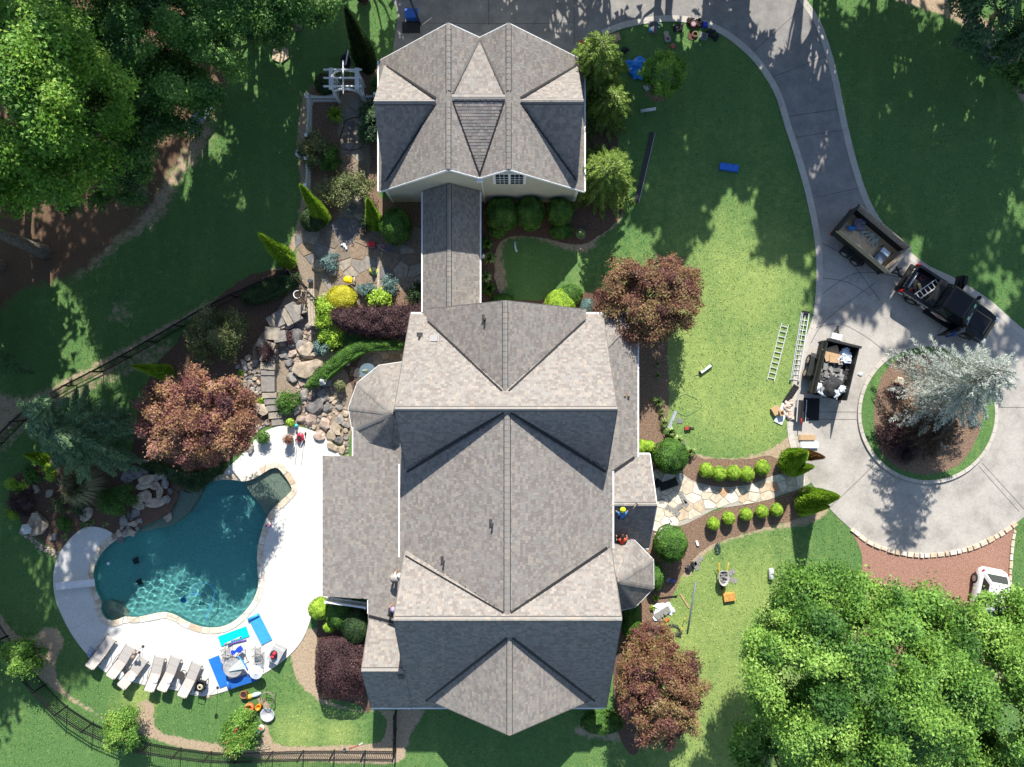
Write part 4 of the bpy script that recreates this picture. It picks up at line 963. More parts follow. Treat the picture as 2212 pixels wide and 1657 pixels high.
def loose_bush(name, label, px, py, rx, ry, h, K, rc, n, L, W, pal, seed=1, group=None, cat='shrub', z0=0.0, flowers=0, up=.5):
    g = np.random.default_rng(seed); b = P(px, py, h*.6+z0); C = (b.x, b.y, z0+h*.5); t = thing(name, label, cat, (b.x, b.y, z0), group=group)
    pos, e, k, cc, rr = clumps(n, C, (rx*.85, ry*.85, h*.45), K, rc, g, .35, -.3, up=up)
    pos[:, 2] = np.maximum(pos[:, 2], z0+.03)
    leaf_obj('foliage', pos, unit(e+rdirs(n, g)*.7+np.array([0, 0, .3])), L*(.7+.6*g.random(n)), W*(.7+.6*g.random(n)), .5+g.normal(size=n)*.18+(g.normal(size=len(cc))*.2)[k], pal, t)
    if flowers:
        tip = cc[np.argsort(-cc[:, 2])][:max(3, K//2)]; kk = g.integers(0, len(tip), flowers); q = tip[kk]+g.normal(size=(flowers, 3))*.07+np.array([0, 0, rc*.8])
        leaf_obj('blossoms', q, rdirs(flowers, g)+np.array([0, 0, .6]), .07, .05, g.random(flowers), 'flower', t)
    for i in range(4):
        q = cc[i % len(cc)]; mb = MB(); mb.tube([(b.x+g.normal()*.05, b.y+g.normal()*.05, z0-.02), tuple(np.array([b.x, b.y, z0+h*.3])*.5+q*.5), tuple(q)], [.03, .02, .008], 5); mb.build('stem', M['bark_dark'], t)
    return t
def column(name, label, base, tip, h, r, n, pal, seed=1, group=None, L=.16, W=.06, z0=0.0, tips=1):
    """upright conifer from a base reading to a tip reading"""
    g = np.random.default_rng(seed); b = np.array(P(*base, z0)); q = np.array(P(*tip, h)); t = thing(name, label, 'conifer', tuple(b), group=group)
    u = g.random(n)**.8; a = g.random(n)*2*math.pi
    ln = np.array([mnoise.noise(Vector((math.cos(x)*1.6, math.sin(x)*1.6, y*h*.9+seed))) for x, y in zip(a, u)])
    rad = r*np.minimum(1, (1-u)**.75*1.15)*(.55+.45*np.minimum(1, u*9))*(1+.22*ln)*(.82+.2*g.random(n))
    ax = b+(q-b)*u[:, None]
    out = np.stack([np.cos(a), np.sin(a), np.full(n, .0)], 1)
    pos = ax+out*rad[:, None]; dr = unit(out*.8+np.array([0, 0, .9])+rdirs(n, g)*.35)
    k = np.linspace(.0, 1, 14); cv = []; cf = []
    for i, uu in enumerate(k):
        for j in range(10):
            x = 2*math.pi*j/10; rr = r*.78*min(1, (1-uu)**.75*1.15)*(.55+.45*min(1, uu*9)); cv.append(b+(q-b)*uu+np.array([math.cos(x)*rr, math.sin(x)*rr, 0]))
    for i in range(13):
        for j in range(10):
            l = (j+1) % 10; cf += [(i*10+j, i*10+l, (i+1)*10+l), (i*10+j, (i+1)*10+l, (i+1)*10+j)]
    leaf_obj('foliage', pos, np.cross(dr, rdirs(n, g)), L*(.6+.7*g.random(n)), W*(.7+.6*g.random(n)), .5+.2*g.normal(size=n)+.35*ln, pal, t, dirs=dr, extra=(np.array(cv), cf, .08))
    mb = MB(); mb.tube([tuple(b), tuple(b+(q-b)*.5), tuple(b+(q-b)*.97)], [.12, .07, .015], 7); mb.build('trunk', M['bark_dark'], t)
    return t
def feathery(name, label, base, C, h, R, nb, per, pal, seed=1, L=.26, W=.045, droop=.35, bark='bark', az=None, group=None, zmin=.12, rise=.15, up=.2, flat=1.0):
    """open conifer: sprays along real branches"""
    g = np.random.default_rng(seed); b = np.array(P(*base)); c = np.array(P(*C, h)); t = thing(name, label, 'conifer', tuple(b), group=group)
    mb = MB(); mb.tube([tuple(b), tuple(b*.5+c*.5), tuple(c)], [.14, .09, .02], 8); mb.build('trunk', M[bark], t)
    P_, D_, V_ = [], [], []; mbb = MB()
    for i in range(nb):
        u = zmin+(1-zmin)*(i+g.random())/nb; a = g.random()*2*math.pi if az is None else g.normal(az[0], az[1])
        ln = R*(1-u*.72)*(.65+.5*g.random()); o = b+(c-b)*u; d = np.array([math.cos(a), math.sin(a)*flat, 0])
        n = max(12, int(per*ln/R)); s = g.random(n)**.75
        z = rise*s-droop*s**2.2
        lat = np.array([-d[1], d[0], 0]); ll = (g.random(n)-.5)*2*.34*(1.05-s)*ln*(.4+.6*np.sqrt(s))
        pos = o+d*(s*ln)[:, None]+lat*ll[:, None]+np.stack([np.zeros(n), np.zeros(n), z*ln-np.abs(ll)*.25+g.normal(size=n)*.05], 1)
        dr = d+lat*(np.sign(ll)*.8)[:, None]+np.array([0, 0, up])+rdirs(n, g)*.5
        P_.append(pos); D_.append(dr); V_.append(.5+g.normal(size=n)*.2+.12*g.normal())
        mbb.tube([tuple(o), tuple(o+d*ln*.5+np.array([0, 0, (rise*.5-droop*.22)*ln])), tuple(o+d*ln*.96+np.array([0, 0, (rise-droop*.9)*ln]))], [.035, .02, .006], 4)
    pos = np.vstack(P_); dr = unit(np.vstack(D_)); n = len(pos); pos[:, 2] = np.maximum(pos[:, 2], .05)
    leaf_obj('foliage', pos, np.cross(dr, rdirs(n, g)), L*(.6+.7*g.random(n)), W*(.7+.6*g.random(n)), np.concatenate(V_), pal, t, dirs=dr)
    mbb.build('branches', M[bark], t, kind='stuff')
    return t
def tuft(name, label, px, py, r, h, n, L, W, pal, seed=1, group=None, cat='plant', z0=0.0, arch=.5):
    """rosette of arching blades"""
    g = np.random.default_rng(seed); b = np.array(P(px, py, z0)); t = thing(name, label, cat, tuple(b), group=group)
    a = g.random(n)*2*math.pi; u = .35+.65*g.random(n); V = []; F = []; val = np.clip(.5+.25*g.normal(size=n), 0, 1)
    mb = MB()
    for i in range(n):
        d = np.array([math.cos(a[i]), math.sin(a[i]), 0]); s = np.array([-d[1], d[0], 0])*W/2; ln = r*u[i]
        p0 = b+d*.03; p1 = b+d*ln*.5+np.array([0, 0, h*(.75+.35*g.random())]); p2 = b+d*ln+np.array([0, 0, h*(1-arch)*u[i]*.8])
        mb.add([p0-s*.6, p0+s*.6, p1+s, p1-s, p2], [(0, 1, 2, 3), (3, 2, 4)], val=float(val[i]))
    mb.build('blades', LM[pal], t, attr=True)
    return t
def hedge(name, label, pts, h, n, L, W, pal, seed=1, z0=0.0, wob=.12, group=None):
    g = np.random.default_rng(seed); poly = spline(PL(pts, h), .25); poly = ccw(poly); xs = [p[0] for p in poly]; ys = [p[1] for p in poly]
    c = (sum(xs)/len(xs), sum(ys)/len(ys), z0); t = thing(name, label, 'hedge', c, group=group)
    q = np.stack([g.uniform(min(xs), max(xs), n*6), g.uniform(min(ys), max(ys), n*6)], 1); q = q[inpoly(q[:, 0], q[:, 1], poly)][:int(n*.7)]
    d = pdist(q[:, 0], q[:, 1], poly); nz = np.array([mnoise.noise(Vector((x*1.7, y*1.7, seed))) for x, y in q])
    z = z0+h*(1-.35*np.exp(-d/.18))+nz*wob*1.6+g.normal(size=len(q))*wob*.3
    m = n-len(q); k = g.integers(0, len(poly), m); A = np.array(poly)[k]; B = np.array(poly)[(k+1) % len(poly)]; f = g.random((m, 1)); e = B-A
    sx = A+(B-A)*f; no = np.stack([e[:, 1], -e[:, 0]], 1); no /= np.maximum(np.linalg.norm(no, axis=1, keepdims=True), 1e-6)
    zz = g.random(m)*h*.95; sx = sx+no*(g.normal(size=(m, 1))*wob*.6)
    pos = np.vstack([np.column_stack([q, z]), np.column_stack([sx, z0+zz])]); nn = np.vstack([np.tile([0, 0, 1.0], (len(q), 1)), np.column_stack([no, np.full(m, .3)])])
    leaf_obj('foliage', pos, nn+rdirs(len(pos), g)*.7, L*(.7+.6*g.random(len(pos))), W*(.7+.6*g.random(len(pos))), .5+.2*g.normal(size=len(pos))+np.concatenate([nz, g.normal(size=m)*.1])*.5, pal, t)
    mb = MB(); cc = Vector(c[:2]); mb.prism([tuple(cc+(Vector(p)-cc)*.93) for p in poly], z0, z0+h*.82); o = mb.build('inner_twigs', LM[pal], t, attr=True)
    return t

# ---------- woods, upper left
FG = 'trees of the wood at the upper left'
tree('maple_tree', 'tall bright green maple in full sun at the upper left edge', P(310,420), P(30,222,13.2), (4.3,4.2,4.4), 56, 1.1, 90000, .17, .12, 'maple', .34, seed=21)
tree('woodland_tree', 'pale bare trunk leaning at the left edge above the brown woodland floor', P(95,545), (-28.4,9.2,16.8), (4.6,4.6,3.6), 26, 1.4, 8000, .4, .28, 'forest', .36, seed=22)
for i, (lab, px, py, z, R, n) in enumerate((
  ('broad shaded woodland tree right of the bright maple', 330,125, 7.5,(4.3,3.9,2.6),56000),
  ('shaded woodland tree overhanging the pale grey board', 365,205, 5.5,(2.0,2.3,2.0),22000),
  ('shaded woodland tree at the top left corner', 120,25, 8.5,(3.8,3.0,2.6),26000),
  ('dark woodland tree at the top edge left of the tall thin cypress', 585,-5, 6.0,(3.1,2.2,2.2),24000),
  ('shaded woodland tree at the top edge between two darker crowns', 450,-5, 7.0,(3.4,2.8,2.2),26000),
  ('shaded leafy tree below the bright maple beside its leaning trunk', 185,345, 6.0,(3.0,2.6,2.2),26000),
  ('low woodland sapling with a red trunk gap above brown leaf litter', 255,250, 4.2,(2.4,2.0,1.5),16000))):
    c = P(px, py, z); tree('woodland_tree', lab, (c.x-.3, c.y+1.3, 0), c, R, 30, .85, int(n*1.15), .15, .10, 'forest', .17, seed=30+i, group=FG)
# trees standing beyond the picture's edges: they throw the shade that falls across lawn and drive
ORD = ('first', 'second', 'third', 'fourth', 'fifth', 'sixth', 'seventh', 'eighth', 'ninth', 'tenth', 'eleventh', 'twelfth', 'thirteenth', 'fourteenth', 'fifteenth', 'sixteenth', 'seventeenth', 'eighteenth', 'nineteenth', 'twentieth')+tuple('twenty-'+w for w in ('first', 'second', 'third', 'fourth', 'fifth', 'sixth', 'seventh', 'eighth', 'ninth'))+('thirtieth', 'thirty-first', 'thirty-second')
SHADE = {'top': ((-34,26,19,4,1.1),(-29,28.5,19,4,1.1),(-24,30,19,4,.5),(-19.5,22.5,23,3.4,2.2),(-19,29,18,4,.5),(-15.5,24.5,19,2.6,.9),(-16,26.8,9,2.6,.9),(-13,30,17,3.0,.5),(-11,27.2,8,2.6,.8),(-9,30,11,3.2,.8),(-3.2,30.5,9,3.0,.9),(-0.5,34,10.5,3,.8),(2.5,29.8,8.5,3.0,.9),(6.2,30,11,2.8,1.0),
  (10.4,29.2,16.6,2.2,1.1),(12.8,31,18,2.4,1.0),(15.2,29,13.2,3.0,1.2),(18.6,31,18.5,1.9,1.1),(20.6,29.2,17,3.0,1.1),(23.4,30.5,20.5,3.4,1.0),(25,36.5,20,4.4,1.0),(28,29.5,21.5,4,1.0),(32.5,30,22,4.2,1.0),(37,29,22,4.4,1.0),(9.5,27,8.5,2.8,.8),(14.5,27.3,9,3,.8),(19.5,27,9,3,.8),(24.5,27.2,9,3,.8),(29.5,27,9,3,.8),(34.5,27,9,3,.8)),
 'left': ((-36,19,19,4,1.1),(-30.5,14.5,12,3.0,1.0),(-33,4,18,5.0,1.0),(-32,15.5,20,3.6,1.1),(-31.4,12,11,3.2,1.1),(-36.5,11.5,18,3.8,1.1),(-32.5,7.5,12,3,1.0),(-33,5.5,19,3.8,1.1),(-37,4.5,17,3.8,1.0),(-34,-1.5,17,3.6,1.0),(-37,-3,15,3.4,.9),(-36.5,-9.5,12,3.0,.8),(-35.5,-14,11,2.8,.8),(-36,-20,9,2.4,.8)),
 'right': ((38.5,22,18,4,1.1),(38,17,14,3.6,1.0))}
si = 0
for side, lst in SHADE.items():
    for j, (x, y, h, r, dn) in enumerate(lst):
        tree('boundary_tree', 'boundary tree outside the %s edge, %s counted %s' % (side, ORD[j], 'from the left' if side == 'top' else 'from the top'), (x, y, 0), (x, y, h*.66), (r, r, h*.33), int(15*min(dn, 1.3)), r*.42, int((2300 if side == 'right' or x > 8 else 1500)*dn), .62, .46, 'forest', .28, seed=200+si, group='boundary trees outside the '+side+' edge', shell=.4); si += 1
# corner trees, upper right
tree('cedar_tree', 'dark shaded evergreen filling the top right corner behind the mulch strip', P(2145,35,0), P(2165,20,5.5), (2.7,2.4,2.6), 26, .8, 16000, .2, .11, 'pine', .16, seed=61)
tree('corner_tree', 'dark leafy tree at the right edge below the corner evergreen', P(2215,110,0), P(2240,105,4.0), (2.0,2.3,2.0), 20, .7, 11000, .18, .11, 'forest', .14, seed=62)
feathery('pine_tree', 'dark drooping pine at the left edge above the black fence', (-75,765), (-110,760), 8.5, 4.2, 46, 330, 'pine', 63, L=.34, W=.05)

# ---------- lower right oaks
tree('oak_tree', 'huge bright green oak left of the white car in the lower right', P(1800,1340), P(1855,1452,8.6), (5.6,5.0,4.2), 85, 1.12, 190000, .16, .11, 'oak', .4, seed=71, shell=.5, spread=.3)
tree('oak_tree', 'large green oak at the right edge hiding the white car', P(2075,1370), P(2200,1500,8.8), (4.9,4.9,4.2), 66, 1.12, 150000, .16, .11, 'oak', .4, seed=72, shell=.5, spread=.3)
tree('oak_tree', 'lower oak crown at the bottom edge right of the dry lawn', P(1650,1590), P(1680,1640,4.0), (2.3,2.3,1.9), 24, .8, 20000, .24, .15, 'oak', .2, seed=73)

# ---------- red maples
tree('japanese_maple', 'round orange and red maple at the corner of the house by the sunny lawn', P(1385,655), P(1404,642,2.9), (2.95,2.55,1.7), 62, .62, 42000, .13, .085, 'redgreen', .13, 'bark_dark', 81, shell=.3)
tree('japanese_maple', 'purple red maple with pink tips beside the stone steps and pool', P(500,893), P(432,903,5.2), (3.1,2.7,2.6), 74, .58, 46000, .13, .085, 'red', .14, 'bark_dark', 82, shell=.35)
tree('japanese_maple', 'tall reddish maple against the lower right corner of the house', P(1390,1440), P(1422,1490,3.6), (2.3,2.9,2.3), 66, .6, 42000, .13, .085, 'redgreen', .14, 'bark_dark', 83, shell=.3)
tree('japanese_maple', 'small orange tipped maple crown above the tall maple by the garden rake', P(1385,1370), P(1410,1385,2.0), (1.35,.85,.8), 18, .4, 9000, .12, .08, 'redgreen', .06, 'bark_dark', 84)

# ---------- open conifers
feathery('larch_tree', 'tall feathery yellow green larch beside the garage beneath the driveway edge', (1275,190), (1300,90), 5.8, 2.9, 230, 250, 'larch', 91, L=.2, W=.06, droop=.55)
feathery('larch_tree', 'feathery yellow green larch leaning over the wooden board beside the garage', (1292,225), (1330,205), 4.0, 2.4, 150, 220, 'larch', 92, L=.2, W=.06, droop=.6)
feathery('larch_tree', 'rounded feathery yellow green larch near the lower garage corner', (1298,385), (1318,362), 4.8, 2.8, 230, 250, 'larch', 93, L=.2, W=.06, droop=.55)
feathery('blue_cedar', 'silvery blue weeping cedar on the round island in the driveway', (1985,862), (2165,800), 8.4, 4.2, 200, 250, 'cedar', 94, L=.22, W=.04, droop=.3, rise=.12, up=.2, zmin=.25)
feathery('cypress_tree', 'soft blue green cypress sprawling beside the black fence at the left', (240,962), (62,900), 8.8, 3.7, 84, 620, 'cypress', 95, L=.34, W=.07, droop=.4)
feathery('brown_juniper', 'sparse brownish juniper on the round island under the silvery cedar', (1992,918), (2040,925), 3.8, 2.5, 150, 300, 'rustic', 96, L=.16, W=.05, droop=.3, zmin=.05)
tree('young_tree', 'small leafy green tree over its mulch ring by the blue tarp', P(1420,205), P(1432,160,2.6), (1.2,1.35,.9), 22, .34, 7500, .12, .08, 'maple', .05, seed=97)

# ---------- columns
column('cypress', 'very tall thin dark cypress beside the white garden arbor', (796,148), (745,14), 7.0, .72, 9000, 'dark', 101, L=.2, W=.07)
column('arborvitae', 'narrow bright arborvitae leaning over the white picket fence end', (700,478), (648,398), 4.6, .55, 5500, 'lime', 102)
column('arborvitae', 'short bushy arborvitae beside the round clipped holly near the garage', (812,490), (793,428), 3.4, .55, 4500, 'lime', 103)
column('arborvitae', 'narrow arborvitae at the lawn edge above the black fence gate', (628,568), (558,504), 4.4, .62, 6500, 'lime', 104)
column('arborvitae', 'slim arborvitae behind the purple maple pointing at the fence', (368,806), (286,790), 4.0, .5, 4500, 'lime', 105)
column('arborvitae', 'small yellow green arborvitae in the grass at the left of the shrub bed', (100,992), (52,982), 2.0, .42, 2500, 'lime', 106)
for lab, bb, tp, h, r, s in (('bright green arborvitae with broad base left of the circular drive above the walk', (1700,1000), (1742,975), 3.6, .85, 107), ('bright green arborvitae below the front walk at the drive edge', (1735,1080), (1812,1072), 4.6, .8, 110)):
    column('arborvitae', lab, bb, tp, h, r, 9000, 'lime', s)
column('arborvitae', 'second stem of bright arborvitae just under the drive end of the walk', (1728,1096), (1790,1094), 3.6, .55, 4500, 'lime', 112)
column('arborvitae', 'smaller bright arborvitae stem nearest the front walk corner', (1712,1012), (1757,1008), 2.6, .5, 3500, 'lime', 113)
column('arborvitae', 'dead brown arborvitae beside the bright one at the drive edge', (1725,980), (1780,988), 3.4, .42, 3500, 'brown', 114)

# ---------- clipped shrubs
CL = 'clipped shrubs'
for i, (lab, px, py, rx, ry, h, n, pal) in enumerate((
  ('large clipped egg shaped holly left of the covered walkway', 855,490,1.0,1.12,2.2,9000,'box'),
  ('round clipped dark shrub at the patio edge by the lawn', 676,474,.78,.78,1.3,5000,'dark'),
  ('clipped shrub under the garage window nearest the covered walkway', 1084,463,1.05,1.05,2.0,8500,'box'),
  ('middle one of three clipped shrubs under the garage wall', 1145,460,.86,1.1,2.1,8000,'box'),
  ('clipped shrub under the garage wall farthest from the walkway', 1209,458,.82,.85,1.9,7000,'box'),
  ('low clipped shrub beside the small bird bath below the garage', 1212,500,.75,.5,.9,3500,'box'),
  ('big round clipped shrub at the front walk beside hostas', 1447,986,1.08,1.1,2.0,9500,'box'),
  ('big round clipped shrub beside the white stair railing', 1447,1174,1.0,1.15,2.2,9500,'box'),
  ('round sunlit shrub at the pool deck corner of the low west roof', 691,1314,.68,.66,1.4,5000,'lime'),
  ('shaded round shrub under the low west roof corner', 733,1325,.85,.95,1.5,5500,'box'),
  ('small round sunlit shrub below the deck corner shrub', 712,1352,.42,.4,.9,2600,'lime'),
  ('large dark shrub against the west house wall', 772,1350,.95,1.1,1.9,6000,'dark'),
  ('bright round variegated shrub by the north wall of the house', 1210,657,.95,.95,1.4,6500,'lime'),
  ('green round shrub behind the bright variegated one by the north wall', 1232,637,.75,.65,1.2,4000,'box'),
  ('small grey green shrub right of the bright one by the north wall', 1268,662,.5,.5,.8,2200,'blue'),
  ('dark green shrub where the covered walkway meets the house', 1085,652,.75,.5,1.0,3000,'box'),
  ('low green shrub beside the lowest clipped garage shrub', 1075,500,.6,.45,.8,2200,'box'),
  ('tall green shrub against the east wall below the turret', 1362,1335,.6,1.5,1.5,5500,'box'),
  ('small green shrub between the turret and the round front shrub', 1416,1245,.5,.9,1.2,3000,'box'),
  ('dark green shrub under the lower right roof corner', 1300,1560,1.35,.75,1.1,5500,'box'),
  ('clipped golden shrub glowing in the patio garden', 738,646,.95,.85,1.2,7000,'yellow'),
  ('yellow edged shrub beside the front door bed', 1400,965,.45,.4,.7,2200,'lime'),
  ('small yellow edged shrub at the porch corner', 1385,966,.3,.5,.7,1500,'lime'),
  ('dark rounded shrub behind the white picket fence corner', 706,183,.75,.7,1.2,3600,'dark'))):
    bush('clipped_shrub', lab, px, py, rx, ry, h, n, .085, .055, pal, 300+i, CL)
for row, pts, h, r in (('above', ((1525,1016),(1553,1023),(1583,1021),(1613,1024),(1646,1010)), .95, .46), ('below', ((1540,1131),(1573,1119),(1611,1111),(1645,1105),(1677,1101)), .8, .40)):
    o_ = ('nearest the house', 'second from the house', 'in the middle', 'second from the drive', 'nearest the drive')
    for i, (px, py) in enumerate(pts):
        bush('topiary_ball', 'small round topiary ball %s in the row %s the front walk' % (o_[i], row), px, py, r, r*1.05, h, 2600, .06, .04, 'lime', 340+i+(10 if row == 'below' else 0), 'topiary balls along the front walk')
bush('purple_hedge', 'dark purple squared shrub against the lower west wall', 738, 1440, 1.5, 1.85, 1.6, 15000, .10, .06, 'purple', 360, box=.5, coreval=.02)
hedge('purple_hedge', 'dense purple leaved hedge at the left end of the house by the patio', [(712,668),(770,664),(850,660),(912,664),(905,735),(850,728),(790,722),(725,706)], 1.7, 17000, .10, .06, 'purple', 361, wob=.2)
hedge('clipped_hedge', 'narrow clipped green hedge bending round the courtyard table', [(668,815),(700,785),(735,755),(775,735),(830,733),(885,733),(885,752),(800,757),(755,778),(715,808),(690,830),(655,838)], 1.2, 10000, .08, .05, 'box', 362, wob=.1)
hedge('dark_hedge', 'dark shaded hedge along the black fence near the gate', [(515,640),(540,618),(580,600),(640,592),(630,615),(600,635),(560,650),(530,655)], 1.0, 7000, .10, .06, 'dark', 363, wob=.2)
hedge('ground_cover', 'dark green trailing ground cover overhanging the pool edge under the purple maple', [(300,1005),(330,1000),(380,1015),(440,1020),(480,1000),(475,1020),(450,1040),(425,1062),(405,1058),(370,1040),(320,1020)], .6, 8000, .1, .06, 'dark', 364, wob=.2)
loose_bush('climbing_vine', 'bright green vine spilling over the purple hedge end', 705, 680, .95, 1.2, 1.3, 20, .35, 5500, .11, .075, 'lime', 365)
loose_bush('climbing_vine', 'green vine trailing down the timber wall beside the rockery', 722, 725, .9, .7, .9, 14, .3, 3500, .11, .075, 'lime', 366)

# ---------- loose shrubs
LS = 'loose garden shrubs'
for i, (nm, lab, px, py, rx, ry, h, K, rc, n, L, pal) in enumerate((
  ('flowering_shrub', 'wide shrub with pale blossom beside the black fence and stone steps', 462,722,2.3,1.8,1.9,40,.5,17000,.11,'olive'),
  ('butterfly_bush', 'airy grey green shrub behind the white picket fence', 675,325,1.0,1.1,1.6,20,.4,5500,.12,'olive'),
  ('green_shrub', 'small leafy green shrub beside the garden path', 712,345,.75,.8,1.2,14,.32,3600,.12,'box'),
  ('magnolia_shrub', 'wide pale flowered shrub in front of the garage corner', 745,410,1.9,1.1,1.9,32,.42,9500,.12,'olive'),
  ('dark_conifer', 'dark spiky conifer against the west garage wall', 796,265,.7,1.2,2.0,16,.35,4200,.16,'pine'),
  ('blue_spruce', 'small blue spruce on the patio beside pale rocks', 711,565,.6,.55,.7,10,.25,2400,.1,'blue'),
  ('blue_spruce', 'small blue spruce below the patio timber edging', 789,622,.55,.4,.6,9,.22,2000,.1,'blue'),
  ('blue_spruce', 'blue green spruce right of the timber edging', 838,618,.55,.7,.8,10,.25,2400,.1,'blue'),
  ('blue_spruce', 'small rounded blue spruce among the rocks by the hedge', 697,752,.55,.5,.6,10,.22,2200,.1,'blue'),
  ('green_shrub', 'dark shrub beside the covered walkway wall near the purple hedge', 897,632,.5,.9,1.0,10,.3,2400,.1,'dark'),
  ('bamboo_clump', 'bright bamboo like clump between the golden shrub and the purple hedge', 824,642,.75,.6,1.2,12,.3,2600,.16,'lime'),
  ('green_shrub', 'glossy dark shrub below the tall ornamental grass', 252,1082,1.25,.9,1.1,20,.4,8000,.1,'box'),
  ('green_shrub', 'small dark shrub left of the glossy one in the pool bed', 172,1098,.5,.4,.6,8,.22,1500,.1,'dark'),
  ('golden_shrub', 'small golden green shrub at the upper edge of the pool bed', 108,1018,.5,.45,.7,9,.22,1900,.1,'lime'),
  ('golden_shrub', 'darker golden green shrub left of its brighter neighbour in the pool bed', 70,1023,.5,.45,.7,9,.22,1900,.1,'box'),
  ('golden_shrub', 'golden shrub at the left end of the pool bed', 35,1050,.55,.5,.7,9,.24,1900,.1,'lime'),
  ('barberry', 'reddish barberry at the left side of the pool bed', 53,1083,1.0,.75,.8,14,.3,3600,.1,'purple'),
  ('green_shrub', 'small yellow green mound at the lawn edge of the pool bed', 30,1108,.35,.35,.5,6,.2,1100,.09,'lime'),
  ('green_shrub', 'round green shrub above the white deck end', 135,1132,.4,.4,.6,8,.22,1600,.09,'box'),
  ('golden_shrub', 'dry golden shrub in the middle of the pool bed', 130,1095,.45,.4,.6,8,.22,1300,.1,'olive'),
  ('crape_myrtle', 'crape myrtle over the black fence at the far left edge', 55,1420,1.55,1.4,2.4,26,.45,10000,.13,'oak'),
  ('crape_myrtle', 'crape myrtle over the curved fence below the loungers', 264,1572,1.25,1.35,2.3,24,.42,9500,.13,'oak'),
  ('crape_myrtle', 'crape myrtle with red blossom below the furniture pile', 517,1590,1.15,1.3,2.3,24,.42,9500,.13,'oak'),
  ('purple_shrub', 'small purple barberry at the top of the island bed', 1938,846,.42,.5,.7,8,.25,1700,.09,'purple'),
  ('purple_shrub', 'dark purple barberry left of the brown juniper on the island', 1918,932,1.0,1.0,1.0,16,.32,5200,.09,'purple'),
  ('purple_shrub', 'dark purple barberry below the other on the island bed', 1950,968,1.05,.9,1.0,16,.32,5200,.09,'purple'),
  ('blue_shrub', 'tiny blue green juniper at the right of the island bed', 2098,905,.28,.42,.4,6,.18,900,.08,'blue'),
  ('dark_barberry', 'dark purple barberry left of the stone steps', 578,762,.75,.7,.8,12,.3,3000,.09,'purple'),
  ('red_barberry', 'small red barberry beside the stone landing', 622,728,.5,.4,.5,8,.2,1500,.08,'purple'),
  ('green_mound', 'soft dark green mound among the rocks right of the steps', 626,868,.8,.75,.7,14,.28,3600,.1,'box'),
  ('green_shrub', 'deep green shrub at the top of the walkway bed near the garage', 800,480,.6,.4,.9,8,.3,1800,.1,'dark'),
  ('ground_shrub', 'dark leafy plants in the bed beside the garage corner downspout', 815,190,.55,.9,1.0,12,.3,2600,.12,'box'))):
    loose_bush(nm, lab, px, py, rx, ry, h, K, rc, n, L, L*.62, pal, 400+i, LS, flowers=220 if 'red blossom' in lab else (40 if 'curved' in lab else 0))
# ---------- rosettes, grasses
tuft('ornamental_grass', 'big fountain of ornamental grass with straw plumes above the pool bed', 190, 1042, 1.75, 1.5, 900, 1, .035, 'straw', 500)
tuft('ornamental_grass', 'second clump of straw plumed grass at the lower left of the cypress', 152, 988, 1.0, 1.3, 420, 1, .035, 'straw', 501)
TG = 'rosette plants'
for i, (nm, lab, px, py, r, n, w, pal) in enumerate((
  ('iris_clump', 'iris clump with sword leaves beside the garden path', 727,252,.75,90,.06,'lime'),
  ('lily_clump', 'uppermost lily rosette in the east bed', 1420,868,.55,70,.035,'hosta'),
  ('lily_clump', 'middle lily rosette in the east bed', 1427,890,.4,50,.03,'hosta'),
  ('lily_clump', 'lowest lily rosette in the east bed beside the metal strip', 1432,914,.5,70,.035,'hosta'),
  ('lily_clump', 'small sparse lily rosette near the red maple', 1419,787,.32,36,.03,'hosta'),
  ('lily_clump', 'second sparse lily rosette below the maple', 1419,811,.32,36,.03,'hosta'),
  ('hosta', 'variegated hosta beneath the metal strip', 1446,934,.55,70,.09,'hosta'),
  ('hosta', 'variegated hosta right of the big round front shrub', 1488,976,.55,70,.09,'hosta'),
  ('hosta', 'variegated hosta behind the big round front shrub', 1462,951,.5,60,.09,'hosta'),
  ('hosta', 'green hosta against the walkway near its shaded end', 1052,528,.55,60,.14,'box'),
  ('hosta', 'pale hosta beside the white ornament by the walkway', 1058,559,.55,60,.13,'hosta'),
  ('hosta', 'small pale hosta by the walkway wall', 1048,600,.5,50,.12,'hosta'),
  ('hosta', 'large green hosta by the walkway near the house', 1056,626,.6,70,.15,'box'),
  ('agave', 'small spiky yucca at the top of the white deck end', 186,1133,.4,40,.04,'hosta'),
  ('agave', 'second small spiky yucca right of the first at the deck end', 201,1127,.32,36,.04,'hosta'),
  ('agave', 'small yucca beside the coping stones', 230,1132,.3,34,.04,'hosta'),
  ('agave', 'small yucca below the pale rock in the pool bed', 143,1158,.35,34,.04,'hosta'),
  ('lily_clump', 'small lime lily among the dark mulch by the steps', 566,866,.35,40,.04,'lime'),
  ('fern', 'lime fern beside the pebble border left of the steps', 522,806,.35,46,.04,'lime'),
  ('hosta', 'small hosta under the turret in the lower east bed', 1415,1290,.3,30,.05,'lime'),
  ('hosta', 'small hosta beside the white plastic sheet', 1409,1312,.3,30,.05,'lime'),
  ('lily_clump', 'palm like clump beside the bamboo like clump', 800,640,.6,70,.045,'lime'))):
    tuft(nm, lab, px, py, r, r*.8, n, 1, w, pal, 520+i, TG)

